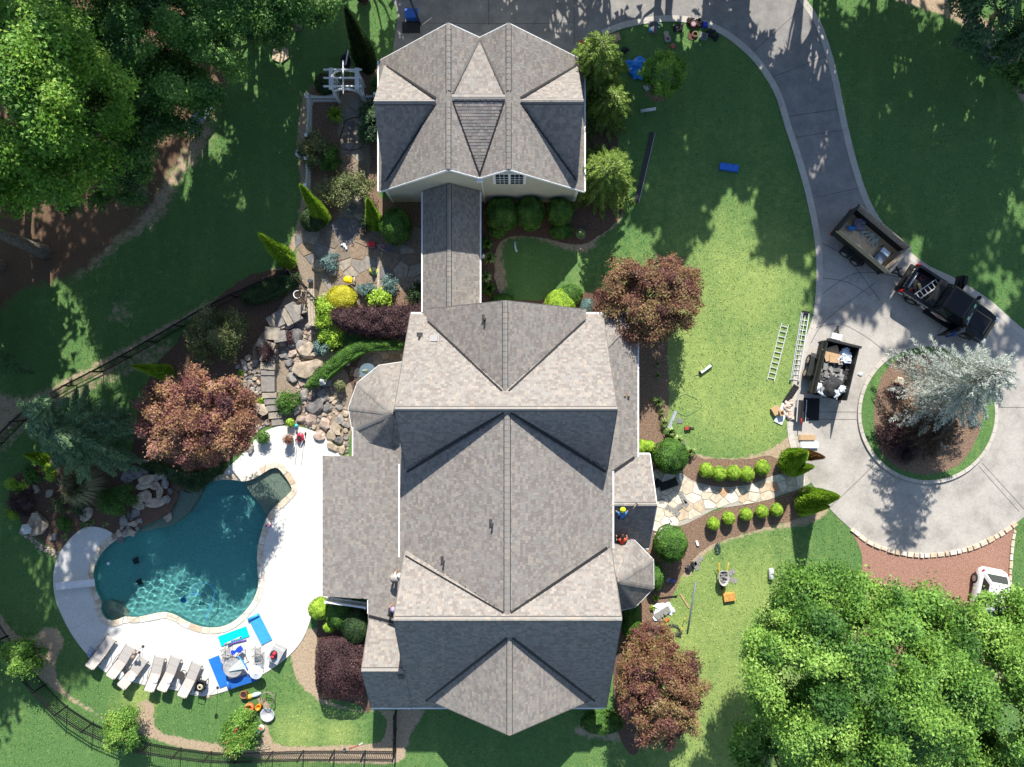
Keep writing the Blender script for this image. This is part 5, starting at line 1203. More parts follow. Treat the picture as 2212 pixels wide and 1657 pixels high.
# ---------- grass blades standing on the lawns
def grass(n=120000):
    g = np.random.default_rng(9); x = g.uniform(-33, 33, n); y = g.uniform(-25, 25, n); ok = np.ones(n, bool)
    for p in HARD+[DECK, POOL, WOODS, [(-9.5,-19.5),(8.4,-19.5),(8.4,4.5),(-9.5,4.5)], [(-8,4),(4.4,4),(4.4,19.4),(-8,19.4)]]:
        bx = [q[0] for q in p]; by = [q[1] for q in p]; m = ok & (x > min(bx)) & (x < max(bx)) & (y > min(by)) & (y < max(by)); i = np.nonzero(m)[0]; ok[i[inpoly(x[i], y[i], p)]] = False
    for p, soft, k in WORN:
        bx = [q[0] for q in p]; by = [q[1] for q in p]; m = ok & (x > min(bx)) & (x < max(bx)) & (y > min(by)) & (y < max(by)); i = np.nonzero(m)[0]; ok[i[inpoly(x[i], y[i], p)]] = False
    x, y = x[ok], y[ok]; n = len(x); dry = np.zeros(n)
    for (px, py, r) in DRY: q = P(px, py); dry = np.maximum(dry, np.exp(-((x-q.x)**2+(y-q.y)**2)/(r/34*.75)**2))
    d = unit(np.stack([g.normal(size=n), g.normal(size=n), np.full(n, .9)], 1)); L = .10+.10*g.random(n)
    pos = np.stack([x, y, d[:, 2]*L*.45], 1)
    o = leaf_obj('grass', pos, np.cross(d, rdirs(n, g)), L, .035, .15+.55*dry+.2*g.normal(size=n), 'turf', None, dirs=d); o['kind'] = 'stuff'; o['label'] = 'short mown grass standing on the lawns'
LM['turf'] = leafmat('leaf_turf', [(.07,.15,.045),(.13,.25,.065),(.27,.39,.11),(.46,.54,.2),(.62,.62,.3)])
grass()
# ------------------------------------------------------------------ smaller things
def one(name, label, cat, px, py, fn, mats, rz=0.0, z=0.0, group=None, at=None, attr=False):
    """a thing that is one mesh; fn(mb) in local metres"""
    mb = MB(); fn(mb); o = mb.build(name, mats, attr=attr); o.location = at if at is not None else P(px, py, z); o.rotation_euler = (0, 0, math.radians(rz))
    return tag(o, label, cat, group)
def parts(name, label, cat, px, py, plist, rz=0.0, z=0.0, group=None, at=None):
    t = thing(name, label, cat, at if at is not None else P(px, py, z), math.radians(rz), group)
    made = {}
    for pn, m, fn, *par in plist:
        mb = MB(); fn(mb); o = mb.build(pn, m, made[par[0]] if par else t, rel=False); made.setdefault(pn, o)
    return t
def cm(name, c, rough=.6, var=.08, **k): return mat(name, c, rough, var, 5, **k)
def ln(a, b, z=0.0):
    a, b = P(*a, z), P(*b, z); return (a+b)/2, (b-a).length, math.atan2(b.y-a.y, b.x-a.x)

# ---------- black metal fences
def metal_fence(label, pts, h, step=1.9, gate=False):
    L = spline(PL(pts), .3, closed=False); t = thing('metal_fence', label, 'fence', (L[0][0], L[0][1], 0))
    d = [0]
    for a, b in zip(L, L[1:]): d.append(d[-1]+math.dist(a, b))
    def at(s):
        for i in range(len(L)-1):
            if d[i+1] >= s:
                f = (s-d[i])/max(1e-6, d[i+1]-d[i]); return Vector((L[i][0]+(L[i+1][0]-L[i][0])*f, L[i][1]+(L[i+1][1]-L[i][1])*f, 0))
        return Vector((L[-1][0], L[-1][1], 0))
    n = max(1, round(d[-1]/step)); ps = [at(d[-1]*i/n) for i in range(n+1)]
    for p in ps: mb = MB(); mb.box(p+Vector((0, 0, (h+.08)/2)), (.07, .07, h+.08)); mb.build('post', M['black_metal'], t)
    for a, b in zip(ps, ps[1:]):
        for z in (.14, h-.2, h-.04): mb = MB(); mb.bar(a+Vector((0, 0, z)), b+Vector((0, 0, z)), .04); mb.build('rail', M['black_metal'], t)
    mb = MB(); k = int(d[-1]/.115)
    for i in range(k):
        s = at(d[-1]*(i+.5)/k); mb.bar(s+Vector((0, 0, .03)), s+Vector((0, 0, h+.03)), .026)
    mb.build('pickets', M['black_metal'], t, kind='stuff')
metal_fence('long black metal picket fence running down the left lawn to the edge', [(-40,1000),(0,966),(60,905),(107,868),(175,828),(260,785),(362,727),(450,675),(520,640),(600,605),(636,590)], 1.45)
metal_fence('short black metal fence beside the timber steps and golden shrub', [(634,590),(655,612),(675,635),(693,652)], 1.3, 1.2)
metal_fence('curved black metal fence below the pool loungers', [(-20,1318),(0,1345),(33,1395),(80,1456),(135,1515),(187,1551),(217,1567),(280,1592),(347,1608),(432,1620),(490,1625),(553,1624),(600,1622),(700,1620),(855,1621)], 1.3)
metal_fence('short black metal fence leading down from the lower house wall', [(857,1530),(856,1575),(855,1619)], 1.3, 1.3)

# ---------- white picket fence and arbor
def picket_fence(label, a, b, h=1.15):
    a, b = P(*a), P(*b); t = thing('picket_fence', label, 'fence', a); L = (b-a).length; n = int(L/.13)
    for z in (.3, .85): mb = MB(); mb.bar(a+Vector((0, 0, z)), b+Vector((0, 0, z)), .05, .09); mb.build('rail', M['white'], t)
    for i in range(n):
        s = a.lerp(b, (i+.5)/n); hh = h+.12*math.cos(math.pi*2*(i+.5)/n); mb = MB(); mb.bar(s+Vector((0, 0, .06)), s+Vector((0, 0, hh)), .06, .03); mb.build('picket', M['white'], t)
    for s in (a, b):
        mb = MB(); mb.box(s+Vector((0, 0, .65)), (.12, .12, 1.3)); mb.box(s+Vector((0, 0, 1.33)), (.2, .2, .06), taper=.8); mb.build('post', M['white'], t)
picket_fence('white picket fence between the arbor and the fence corner', (676,222), (733,222))
picket_fence('white picket fence running down from the corner beside the worn lawn edge', (675,226), (673,308))
picket_fence('short white picket fence end by the arborvitae', (672,356), (671,412))
picket_fence('short white picket fence between the arbor and the garage', (792,221), (818,221))
def arbor():
    t = thing('garden_arbor', 'white timber garden arbor with arches over the path', 'arbor', P(762, 205)); W, D, Hh = .78, .5, 2.35
    for sx in (-1, 1):
        for sy in (-1, 1):
            mb = MB(); mb.box((sx*W, sy*D, Hh/2), (.11, .11, Hh)); mb.build('post', M['white'], t, rel=False)
        mb = MB(); mb.box((sx*W, 0, Hh+.02), (.26, 2*D+.3, .05)); mb.build('side_plate', M['white'], t, rel=False)
        for k in range(4): mb = MB(); mb.box((sx*W, 0, .5+k*.42), (.04, 2*D, .05)); mb.build('side_rail', M['white'], t, rel=False)
        mb = MB(); mb.tube([(sx*W, -D+.1, .3), (sx*W, -.12, 1.7), (sx*W, .12, 1.7), (sx*W, D-.1, .3)], .03, 6); mb.build('side_arch', M['white'], t, rel=False)
    for y in (-D, 0, D): mb = MB(); mb.box((-.06, y, Hh+.12), (2*W+.75, .06, .15)); mb.build('cross_beam', M['white'], t, rel=False)
    mb = MB(); mb.box((0, 0, Hh+.23), (.07, 2*D+1.0, .1)); mb.build('top_beam', M['white'], t, rel=False)
    for y in (-D-.07, D+.07):
        pts = [(W*.97*math.cos(a), y, 1.6+.65*math.sin(a)) for a in np.linspace(0, math.pi, 15)]
        mb = MB()
        for a, b in zip(pts, pts[1:]): mb.bar(a, b, .05, .13, up=(0, 1, 0))
        mb.build('arch', M['white'], t, rel=False)
arbor()

# ---------- wheelbarrows
def wheelbarrow(label, px, py, rz, tray, handle, load=None):
    def trayf(mb):
        n = 18; out = []
        for z, k in ((.34, .62), (.62, 1.0), (.63, .93), (.38, .58)):
            out.append([(k*(.34*math.cos(a)), k*(.52*math.sin(a)+(.0)) if math.sin(a) < 0 else k*min(.46, .62*math.sin(a)), z) for a in np.linspace(0, 2*math.pi, n, endpoint=False)])
        v = [q for r in out for q in r]
        mb.add(v, [(i*n+k, i*n+(k+1) % n, (i+1)*n+(k+1) % n, (i+1)*n+k) for i in range(3) for k in range(n)], 0, True); mb.add(out[3], [tuple(range(n))])
    pl = [('tray', tray, trayf), ('handle', handle, lambda mb: mb.tube([(-.2, -.5, .2), (-.24, .3, .42), (-.3, .95, .58)], .025, 6)), ('handle', handle, lambda mb: mb.tube([(.2, -.5, .2), (.24, .3, .42), (.3, .95, .58)], .025, 6)),
          ('wheel', M['dark_rubber'], lambda mb: mb.tube([(0, -.66+.18*math.cos(a), .2+.18*math.sin(a)) for a in np.linspace(0, 2*math.pi, 14, endpoint=False)], .045, 6, closed=True)),
          ('leg', M['black_metal'], lambda mb: mb.bar((-.24, .3, .4), (-.24, .35, 0), .03)), ('leg', M['black_metal'], lambda mb: mb.bar((.24, .3, .4), (.24, .35, 0), .03))]
    if load: pl.append(('rubble', load, lambda mb: [mb.blob((random.uniform(-.2, .2), random.uniform(-.3, .3), .5), (.12, .1, .06), k, .4, 1) for k in range(14)]))
    return parts('wheelbarrow', label, 'wheelbarrow', px, py, pl, rz)
wheelbarrow('black wheelbarrow with a white board parked behind the white arbor', 751, 143, 180, cm('black_tray', (.02, .02, .03), .4), M['wood'])
wheelbarrow('grey wheelbarrow with yellow handles full of rubble on the front lawn', 1557, 1243, 0, cm('steel_tray', (.42, .41, .4), .5), cm('yellow_handle', (.65, .33, .02)), cm('rubble', (.2, .19, .18), .9, .5))
one('white_board', 'thin white board lying in the black wheelbarrow', 'board', 753, 135, lambda mb: mb.bar((-.05, -.45, .64), (.12, .45, .68), .08, .03), M['white'])

# ---------- pool furniture
M['sling'] = mat('taupe_sling', (.40, .37, .345), .8, .06, 6); M['bronze'] = cm('bronze_frame', (.06, .05, .045), .45)
M['navy'] = cm('towel_blue', (.28, .36, .5), .9, .3)
def lounger(label, px, py, ang):
    t = thing('sun_lounger', label, 'lounger', P(px, py, .35)-Vector((0, 0, .35)), math.radians(ang+180), 'sun loungers on the pool deck')
    # local +x = raised head end
    seg = [(-1.02, .36, -.52, .36), (-.5, .36, 0, .36), (.02, .36, .52, .52), (.53, .525, .98, .8)]
    for x0, z0, x1, z1 in seg:
        mb = MB(); mb.bar((x0, 0, z0), (x1, 0, z1), .62, .055); mb.build('pad', M['sling'], t, rel=False)
    mb = MB(); mb.bar((.9, 0, .8), (1.0, 0, .84), .5, .09); mb.build('headrest', M['sling'], t, rel=False)
    for s in (-1, 1):
        mb = MB(); mb.tube([(-1.05, s*.34, .33), (.02, s*.34, .33), (1.0, s*.34, .8)], .022, 6); mb.build('frame', M['bronze'], t, rel=False)
        mb = MB(); mb.tube([(-.25, s*.38, .33), (-.2, s*.39, .55), (.35, s*.39, .57), (.45, s*.37, .45)], .018, 5); mb.build('armrest', M['bronze'], t, rel=False)
        for x in (-.9, .35): mb = MB(); mb.tube([(x, s*.33, .33), (x+.05, s*.33, .05)], .02, 5); mb.build('leg', M['bronze'], t, rel=False)
    mb = MB(); mb.tube([(.75, -.3, .68), (.92, -.3, .05), (.92, .3, .05), (.75, .3, .68)], .018, 5); mb.build('back_strut', M['bronze'], t, rel=False)
    return t
for lab, x, y, a in (('taupe sun lounger farthest left with a blue towel beside it', 221,1407,56), ('second taupe sun lounger from the left, empty', 264,1427,59), ('third taupe sun lounger from the left with a white pillow', 290,1450,53.5),
                     ('fourth taupe sun lounger from the left with a white pillow', 337,1453,76.7), ('fifth taupe sun lounger from the left with a white pillow', 368,1453,69.4), ('sixth taupe sun lounger beside the black cart', 412,1466,67.7)):
    lounger(lab, x, y, a)
for lab, x, y, rz in (('white pillow on the third lounger', 285,1464,55), ('white pillow on the fourth lounger', 335,1467,80), ('white pillow on the fifth lounger', 365,1468,65)):
    one('pillow', lab, 'pillow', x, y, lambda mb: mb.blob((0, 0, .0), (.27, .2, .06), 3, .08, 3, 0, True), M['white'], rz, .6, 'white pillows on the loungers')
def towel(mb):
    for k in range(7): mb.blob((random.uniform(-.25, .25), random.uniform(-.3, .3), .06), (.22, .07, .05), k, .4, 2, 0, True, rz=random.uniform(.5, 1.6))
one('towel', 'crumpled blue towel left of the first lounger', 'towel', 202, 1412, towel, M['navy'], 60, .05)
M['clear'] = cm('pale_glass', (.62, .66, .66), .15)
def side_table(label, px, py, r, h, top):
    parts('side_table', label, 'table', px, py, [('table_top', top, lambda mb: mb.cyl((0, 0, h), r, .02, 24)), ('ring', M['bronze'], lambda mb: mb.tube([(r*.7*math.cos(a), r*.7*math.sin(a), .03) for a in np.linspace(0, 6.28, 16, endpoint=False)], .012, 5, closed=True))]+
          [('leg', M['bronze'], (lambda q: lambda mb: mb.tube([(r*.7*math.cos(q), r*.7*math.sin(q), .02), (r*.25*math.cos(q), r*.25*math.sin(q), h*.5), (r*.85*math.cos(q), r*.85*math.sin(q), h)], .012, 5))(q)) for q in (0, 2.1, 4.2)], z=.05)
side_table('small round glass table between the second and third loungers', 268, 1452, .26, .45, M['clear'])
side_table('small wire table left of the sixth lounger', 397, 1453, .26, .42, M['bronze'])
def stake(label, px, py, h):
    parts('garden_torch', label, 'torch', px, py, [('pole', M['bronze'], lambda mb: mb.tube([(0, 0, 0), (0, 0, h)], .013, 6)), ('cup', cm('torch_cup_%d' % px, (.3, .22, .17), .4), lambda mb: mb.lathe([(0, h-.02), (.1, h), (.11, h+.12), (.05, h+.16), (0, h+.15)], 14)), ('foot', M['bronze'], lambda mb: mb.cyl((0, 0, 0), .09, .02, 12))], z=.05, group='garden torches')
stake('garden torch standing between the second and third loungers', 309, 1396, 1.0); stake('garden torch left of its neighbour between the loungers', 301, 1409, .7); stake('garden torch beside the lawn end of the deck by the black cart', 470, 1485, 1.3)
one('diving_board', 'pale diving board over the left end of the pool', 'board', 172, 1258, lambda mb: (mb.box((0, 0, .46), (2.45, .45, .06)), mb.box((-.7, 0, .22), (.5, .4, .44)), mb.box((-1.1, 0, .22), (.12, .42, .44))), cm('board_finish', (.72, .71, .72), .8), 6)
def cart(mb):
    mb.box((0, 0, .5), (.5, .75, .06)); mb.box((0, .36, .6), (.5, .05, .2)); mb.box((-.24, 0, .58), (.03, .75, .14)); mb.box((.24, 0, .58), (.03, .75, .14)); mb.box((0, -.1, .2), (.46, .6, .05))
    for sx in (-.22, .22):
        for sy in (-.32, .32): mb.bar((sx, sy, 0), (sx, sy, .5), .04)
    mb.tube([(-.22, -.36, .5), (-.22, -.55, .62), (.22, -.55, .62), (.22, -.36, .5)], .018, 6)
parts('hose_cart', 'black hose cart right of the sixth lounger', 'cart', 440, 1474, [('cart_frame', M['black_metal'], cart), ('hose', cm('pale_hose', (.55, .52, .36)), lambda mb: [mb.tube([(.02+r*math.cos(a), -.05+r*math.sin(a), .56+.015*i) for a in np.linspace(0, 6.28, 16, endpoint=False)], .018, 5, closed=True) for i, r in enumerate((.17, .13, .15, .1))])], -15, .05)
def floatpad(label, px, py, Ln, W, rz, col, ribs='x', h=.06, name='pool_float', pillow=True, z=.05):
    m = cm('float_'+str(px), col, .45)
    def f(mb):
        n = 26; 
        for i in range(n):
            x0 = -Ln/2+Ln*i/n; mb.box((x0+Ln/n/2, 0, h/2+(.006 if i % 2 else 0)), (Ln/n*.98, W, h))
    pl = [('pad', m, f)]
    if pillow: pl.append(('pillow', m, lambda mb: mb.tube([(-Ln/2+.08, -W/2, h+.05), (-Ln/2+.08, 0, h+.055), (-Ln/2+.08, W/2, h+.05)], .1, 10)))
    parts(name, label, 'pool float', px, py, pl, rz, z, 'foam pool floats')
floatpad('turquoise ribbed foam float lying beside the pool edge', 505, 1374, 1.9, .66, 20, (.0, .52, .55), pillow=False)
floatpad('light blue foam float with a rolled pillow right of the turquoise one', 562, 1358, 1.9, .74, -63, (.05, .33, .68))
floatpad('royal blue foam float leaning beside the wire furniture', 474, 1450, 1.95, .7, -68, (.02, .17, .6), pillow=False)
floatpad('dark blue foam float stood along the deck edge under the furniture pile', 526, 1467, 1.9, .5, 17, (.02, .12, .42), pillow=True, h=.3)
one('foam_pad', 'cobalt blue whale shaped foam pad on the furniture pile', 'pool float', 519, 1400, lambda mb: mb.prism([(-.42, .0), (-.3, -.18), (-.05, -.05), (.2, -.16), (.4, .05), (.3, .3), (.05, .22), (-.12, .08), (-.35, .16)], .5, .54), cm('cobalt', (.01, .06, .55)), 15)
M['wire'] = cm('wire_frame', (.13, .12, .11), .5)
def wire_chair(label, px, py, rz, h=.42):
    def fr(mb):
        for sx in (-.24, .24):
            mb.tube([(sx, -.26, 0), (sx, -.25, h+.2), (sx, .22, h+.22), (sx, .26, 0)], .012, 5); mb.tube([(sx, .22, h), (sx, .36, h+.45)], .012, 5)
        mb.tube([(-.24, .36, h+.45), (.24, .36, h+.45)], .012, 5)
    def seat(mb):
        for k in range(7): mb.bar((-.24, -.25+k*.078, h), (.24, -.25+k*.078, h), .035, .012)
    parts('patio_chair', label, 'chair', px, py, [('frame', M['wire'], fr), ('seat', cm('mesh_%d' % px, (.36, .35, .34), .8), seat), ('backrest', cm('mesh_b%d' % px, (.36, .35, .34), .8), lambda mb: [mb.bar((-.22, .24+.02*k, h+.08+k*.075), (.22, .24+.02*k, h+.08+k*.075), .012, .04) for k in range(5)])], rz, .05, 'stacked patio chairs by the pool')
wire_chair('grey patio chair under the light blue float', 562, 1402, 10); wire_chair('grey patio chair below the other by the white table', 562, 1418, 5); wire_chair('grey patio chair beside the whale shaped pad', 497, 1404, 15); wire_chair('grey patio chair behind the folded parasol', 492, 1418, -20)
parts('glass_table', 'glass patio table under the folded parasol on the furniture pile', 'table', 512, 1432, [('table_top', cm('table_mesh', (.33, .33, .33), .5, .3), lambda mb: mb.cyl((0, 0, .7), .62, .02, 28)), ('rim', M['wire'], lambda mb: mb.tube([(.62*math.cos(a), .62*math.sin(a), .71) for a in np.linspace(0, 6.28, 28, endpoint=False)], .018, 5, closed=True))]+[('leg', M['wire'], (lambda q: lambda mb: mb.tube([(.5*math.cos(q), .5*math.sin(q), 0), (.4*math.cos(q), .4*math.sin(q), .7)], .018, 5))(q)) for q in (.5, 2.07, 3.64, 5.2)], z=.05)
def folded(mb):
    for k in range(7):
        a = -1.2+k*.32; mb.bar((-.5, -.35, .02), (-.5+1.0*math.cos(.45+a*.28), -.35+1.0*math.sin(.45+a*.28), .1+.03*(k % 3)), .1, .05, val=.5)
one('folded_parasol', 'folded pale green parasol lying across the glass table', 'parasol', 512, 1434, folded, cm('pale_green', (.62, .74, .66), .8), 5, .8)
parts('round_table', 'white round patio table at the grass edge of the furniture pile', 'table', 562, 1442, [('table_top', cm('white_resin', (.74, .75, .76), .4), lambda mb: mb.lathe([(0, .8), (.1, .8), (.12, .77), (.4, .78), (.43, .76), (.4, .74), (0, .74)], 28)), ('column', M['white'], lambda mb: mb.tube([(0, 0, 0), (0, 0, .75)], .04, 8)), ('foot', M['white'], lambda mb: mb.cyl((0, 0, 0), .25, .04, 16, r2=.1))], z=.05)
parts('storage_box', 'grey storage box at the lawn end of the pool deck', 'box', 601, 1408, [('box_body', cm('box_grey', (.30, .30, .31), .6), lambda mb: mb.box((0, 0, .25), (.75, .95, .5), taper=.97)), ('lid', cm('lid_grey', (.40, .40, .41), .6), lambda mb: mb.box((0, 0, .54), (.8, 1.0, .08), taper=.95))], -28, .05)
one('red_backpack', 'red and black bag on the grey storage box', 'bag', 593, 1412, lambda mb: (mb.blob((0, 0, .15), (.24, .27, .16), 4, .2, 2, 0, True), mb.blob((.05, .1, .25), (.13, .11, .1), 5, .25, 2, 1, True), mb.blob((-.06, -.1, .25), (.13, .1, .1), 6, .25, 2, 1, True)), [M['dark_rubber'], cm('bag_red', (.6, .02, .05))], 0, .62)
one('swim_noodle', 'purple foam noodle beside the turquoise float', 'noodle', 512, 1388, lambda mb: mb.tube([(-.55, -.2, .07), (-.2, .02, .08), (.2, .12, .08), (.6, .2, .07)], .04, 8), cm('purple_foam', (.18, .09, .4)), 0, .05)
one('swim_noodle', 'bright blue curved noodle draped on the furniture pile', 'noodle', 534, 1423, lambda mb: mb.tube([(-.25, .45, .8), (.0, .2, .85), (.2, -.1, .82), (.3, -.42, .75)], .045, 8), cm('blue_foam', (.02, .25, .75)), 0, .05)
one('flower_lei', 'colourful string of toys along the turquoise float', 'toy', 505, 1383, lambda mb: [mb.blob((-.5+.14*k, -.16+.05*k, .08), (.07, .06, .05), k, .2, 1, k % 4, True) for k in range(8)], [cm('toy_pink', (.7, .1, .35)), cm('toy_yellow', (.75, .6, .1)), M['white'], cm('toy_violet', (.3, .1, .5))], 5, .05)
one('black_hose', 'black looped hose across the furniture pile', 'hose', 530, 1405, lambda mb: mb.tube([(-.3, -.6, .5), (-.35, -.2, .7), (0, .3, .9), (.3, .35, .8), (.2, 0, .6), (.15, -.6, .1)], .022, 6), M['dark_rubber'], 0, .05)

# ---------- toys and pots below the deck
def pot(name, label, px, py, r, h, m, plant=None, z=0.0, seed=1, group=None):
    t = parts(name, label, 'pot', px, py, [('pot_wall', m, lambda mb: mb.lathe([(r*.68, 0), (r*.72, .02), (r*.95, h*.9), (r, h*.9), (r, h), (r*.86, h), (r*.82, h*.8), (0, h*.8)], 22)), ('soil', M['soil'], lambda mb: mb.cyl((0, 0, h*.82), r*.84, .01, 18))], 0, z, group)
    if plant:
        g = np.random.default_rng(seed); n = plant[1]; c = np.array(t.location)+np.array([0, 0, h+plant[2]*.35]); d = rdirs(n, g)
        leaf_obj('plant', c+d*np.array([plant[2], plant[2], plant[2]*.7])*(g.random((n, 1))**.5), d+np.array([0, 0, .5]), plant[3], plant[3]*.5, .5+.25*g.normal(size=n), plant[0], t)
    return t
pot('plant_pot', 'empty terracotta pot at the grass edge of the deck', 530, 1496, .24, .35, M['terra'])
pot('plant_pot', 'white pot with dark soil on the timber steps', 646, 638, .26, .4, M['white'], z=.5)
pot('plant_pot', 'leafy green potted plant on the pool deck nearest the purple maple', 573, 944, .22, .32, M['terra'], ('box', 900, .45, .14), .05, 2)
pot('plant_pot', 'pot with red and lime foliage on the sunny pool deck', 628, 948, .26, .5, cm('pale_pot', (.5, .48, .44)), ('red', 500, .36, .12), .05, 3)
pot('plant_pot', 'lime potted plant at the foot of the stone steps', 630, 913, .2, .3, M['grey_plastic'], ('lime', 420, .3, .14), .05, 4)
pot('plant_pot', 'stone pot of mossy plant beside the courtyard lantern', 738, 834, .3, .35, cm('stone_pot', (.32, .29, .25)), ('olive', 700, .4, .1), .1, 5)
pot('plant_pot', 'round bowl pot on the patio near the clipped holly', 787, 501, .26, .3, cm('bronze_pot', (.12, .1, .08)))
pot('plant_pot', 'weathered planter with yellow leaves at the garage bed edge', 1253, 508, .32, .35, cm('lead_planter', (.24, .25, .24)), ('hosta', 300, .3, .12), 0, 6)
pot('plant_pot', 'small pot by the fence below the dry lawn patch', 745, 1616, .1, .2, M['grey_plastic'])
one('stool_bucket', 'orange drum on dark legs at the sandy path', 'drum', 546, 1519, lambda mb: (mb.lathe([(.1, .35), (.25, .4), (.29, .6), (.27, .72), (.2, .74), (.17, .6), (0, .5)], 20, mat=0), mb.tube([(-.3, -.55, .02), (-.2, -.5, .02), (-.1, .0, .4)], .025, 5, 1), mb.tube([(.35, -.55, .02), (.2, -.1, .4)], .025, 5, 1)), [cm('faded_orange', (.62, .17, .06), .5, .25), M['bronze']])
one('orange_jug', 'small orange jug beside the orange drum', 'jug', 562, 1522, lambda mb: mb.lathe([(0, 0), (.13, .02), (.15, .3), (.17, .42), (.14, .43), (.11, .3), (0, .28)], 18, sy=1.25), cm('bright_orange', (.75, .24, .01), .4), -30)
one('toy_kayak', 'yellow and blue inflatable toy below the furniture pile', 'toy', 547, 1501, lambda mb: (mb.blob((-.2, 0, .1), (.34, .15, .1), 2, .1, 3, 0, True), mb.blob((.22, .02, .11), (.34, .14, .1), 3, .1, 3, 1, True)), [cm('toy_gold', (.62, .42, .06)), cm('toy_sky', (.42, .55, .65))], 15)
def ringstand(mb):
    for z in (.45, .55): mb.tube([(.42*math.cos(a), .42*math.sin(a), z) for a in np.linspace(0, 6.28, 26, endpoint=False)], .02, 6, closed=True)
    for a in np.linspace(0, 6.28, 9)[:-1]: mb.tube([(.42*math.cos(a), .42*math.sin(a), .45), (.42*math.cos(a), .42*math.sin(a), .55)], .012, 5)
    for a in (.4, 1.97, 3.54, 5.1): mb.tube([(.42*math.cos(a), .42*math.sin(a), .5), (.46*math.cos(a), .46*math.sin(a), 0)], .018, 5)
one('ring_stand', 'round metal stand frame above the grey fire bowl', 'stand', 582, 1502, ringstand, cm('aged_metal', (.2, .18, .14), .6))
one('fire_bowl', 'round grey fire bowl on the grass', 'fire bowl', 580, 1540, lambda mb: mb.lathe([(0, .02), (.2, .03), (.42, .22), (.46, .25), (.44, .27), (.38, .24), (.18, .08), (0, .06)], 26), cm('bowl_steel', (.42, .43, .45), .45, .25))
one('seed_bag', 'colourful printed bag beside the red flowered crape myrtle', 'bag', 562, 1574, lambda mb: (mb.blob((.04, .14, .09), (.22, .22, .1), 1, .12, 2, 0, True), mb.blob((-.04, -.18, .08), (.2, .2, .09), 2, .12, 2, 1, True), mb.box((.03, .16, .19), (.2, .14, .02), .4, 2)), [cm('bag_green', (.5, .6, .4), .5, .3), cm('bag_violet', (.14, .1, .3), .5, .3), cm('bag_red2', (.7, .12, .08))], -30)
def twigs(mb):
    for k in range(26):
        a = random.uniform(0, 6.28); r = random.uniform(.1, .5); mb.tube([(r*math.cos(a), r*math.sin(a)*.6, .03), (r*.5*math.cos(a+1), r*.3*math.sin(a+1), .1), (.5*math.cos(a+2), .3*math.sin(a+2), .04)], .012, 4)
one('twig_pile', 'tangle of pruned twigs by the fence', 'branches', 568, 1612, twigs, M['oldwood'])
one('shears', 'long handled loppers lying by the fence', 'tool', 770, 1612, lambda mb: (mb.tube([(-.5, -.15, .03), (.15, .1, .03)], .018, 5), mb.bar((.15, .1, .03), (.4, .25, .03), .08, .02, 1)), [cm('red_handle', (.5, .04, .03)), M['alu']])
one('planter_urn', 'dark urn at the end of the black gravel path by the fence', 'urn', 672, 608, lambda mb: mb.lathe([(0, 0), (.1, 0), (.15, .15), (.16, .3), (.12, .34), (0, .3)], 16), cm('slate_urn', (.06, .07, .09), .5))

# ---------- in the pool
one('pool_cleaner', 'blue pool cleaner resting on the pool floor', 'cleaner', 402, 1293, lambda mb: (mb.blob((0, 0, .12), (.2, .24, .12), 2, .1, 2, 0, True), mb.tube([(.1, .15, .2), (.3, .2, .3)], .05, 8)), cm('cleaner_blue', (.02, .2, .6), .4), 30, -1.2)
one('pool_hose', 'thin blue hose looping across the pool water', 'hose', 430, 1290, lambda mb: mb.tube([tuple((P(a, b)-P(430, 1290)))[:2]+(0.0,) for a, b in spline([(404,1292),(412,1283),(424,1284),(432,1284),(420,1280),(422,1268),(435,1261),(452,1262),(462,1272),(461,1292),(450,1318),(447,1340)], 3, False)], .018, 5), cm('hose_blue', (.05, .28, .62)), 0, -.09)
for lab, x, y in (('dark square drain cover at the upper left of the pool floor', 301,1208), ('dark square drain cover at the lower left of the pool floor', 309,1253)):
    one('drain_cover', lab, 'drain', x, y, lambda mb: mb.box((0, 0, .02), (.36, .36, .03), .5), M['dark_rubber'], 0, -1.55)
one('skimmer_float', 'small white float on the pool water', 'float', 234, 1217, lambda mb: mb.lathe([(0, 0), (.09, .0), (.1, .04), (.06, .08), (0, .09)], 12), M['white'], 0, -.1)
one('toy_boat', 'pink toy on the coping at the pool edge', 'toy', 580, 1135, lambda mb: (mb.blob((0, 0, .06), (.2, .09, .07), 2, .1, 2, 0, True), mb.box((.04, 0, .13), (.12, .1, .05), 0, 1)), [cm('toy_rose', (.65, .1, .3)), M['white']], 0, .09)
parts('lawn_mower', 'red push mower parked on the sunny pool deck', 'mower', 650, 944, [('mower_deck', cm('mower_red', (.5, .02, .06), .35), lambda mb: mb.blob((0, 0, .22), (.24, .3, .14), 5, .06, 3, 0, True)), ('engine', M['dark_rubber'], lambda mb: mb.cyl((0, 0, .3), .13, .14, 14)), ('handle', M['alu'], lambda mb: mb.tube([(-.2, -.2, .25), (-.2, -.8, .75), (.2, -.8, .75), (.2, -.2, .25)], .014, 6))]+[('wheel', M['dark_rubber'], (lambda x, y: lambda mb: mb.tube([(x, y+.09*math.cos(a), .1+.09*math.sin(a)) for a in np.linspace(0, 6.28, 12, endpoint=False)], .03, 6, closed=True))(x, y)) for x in (-.27, .27) for y in (-.25, .25)], -8, .05)

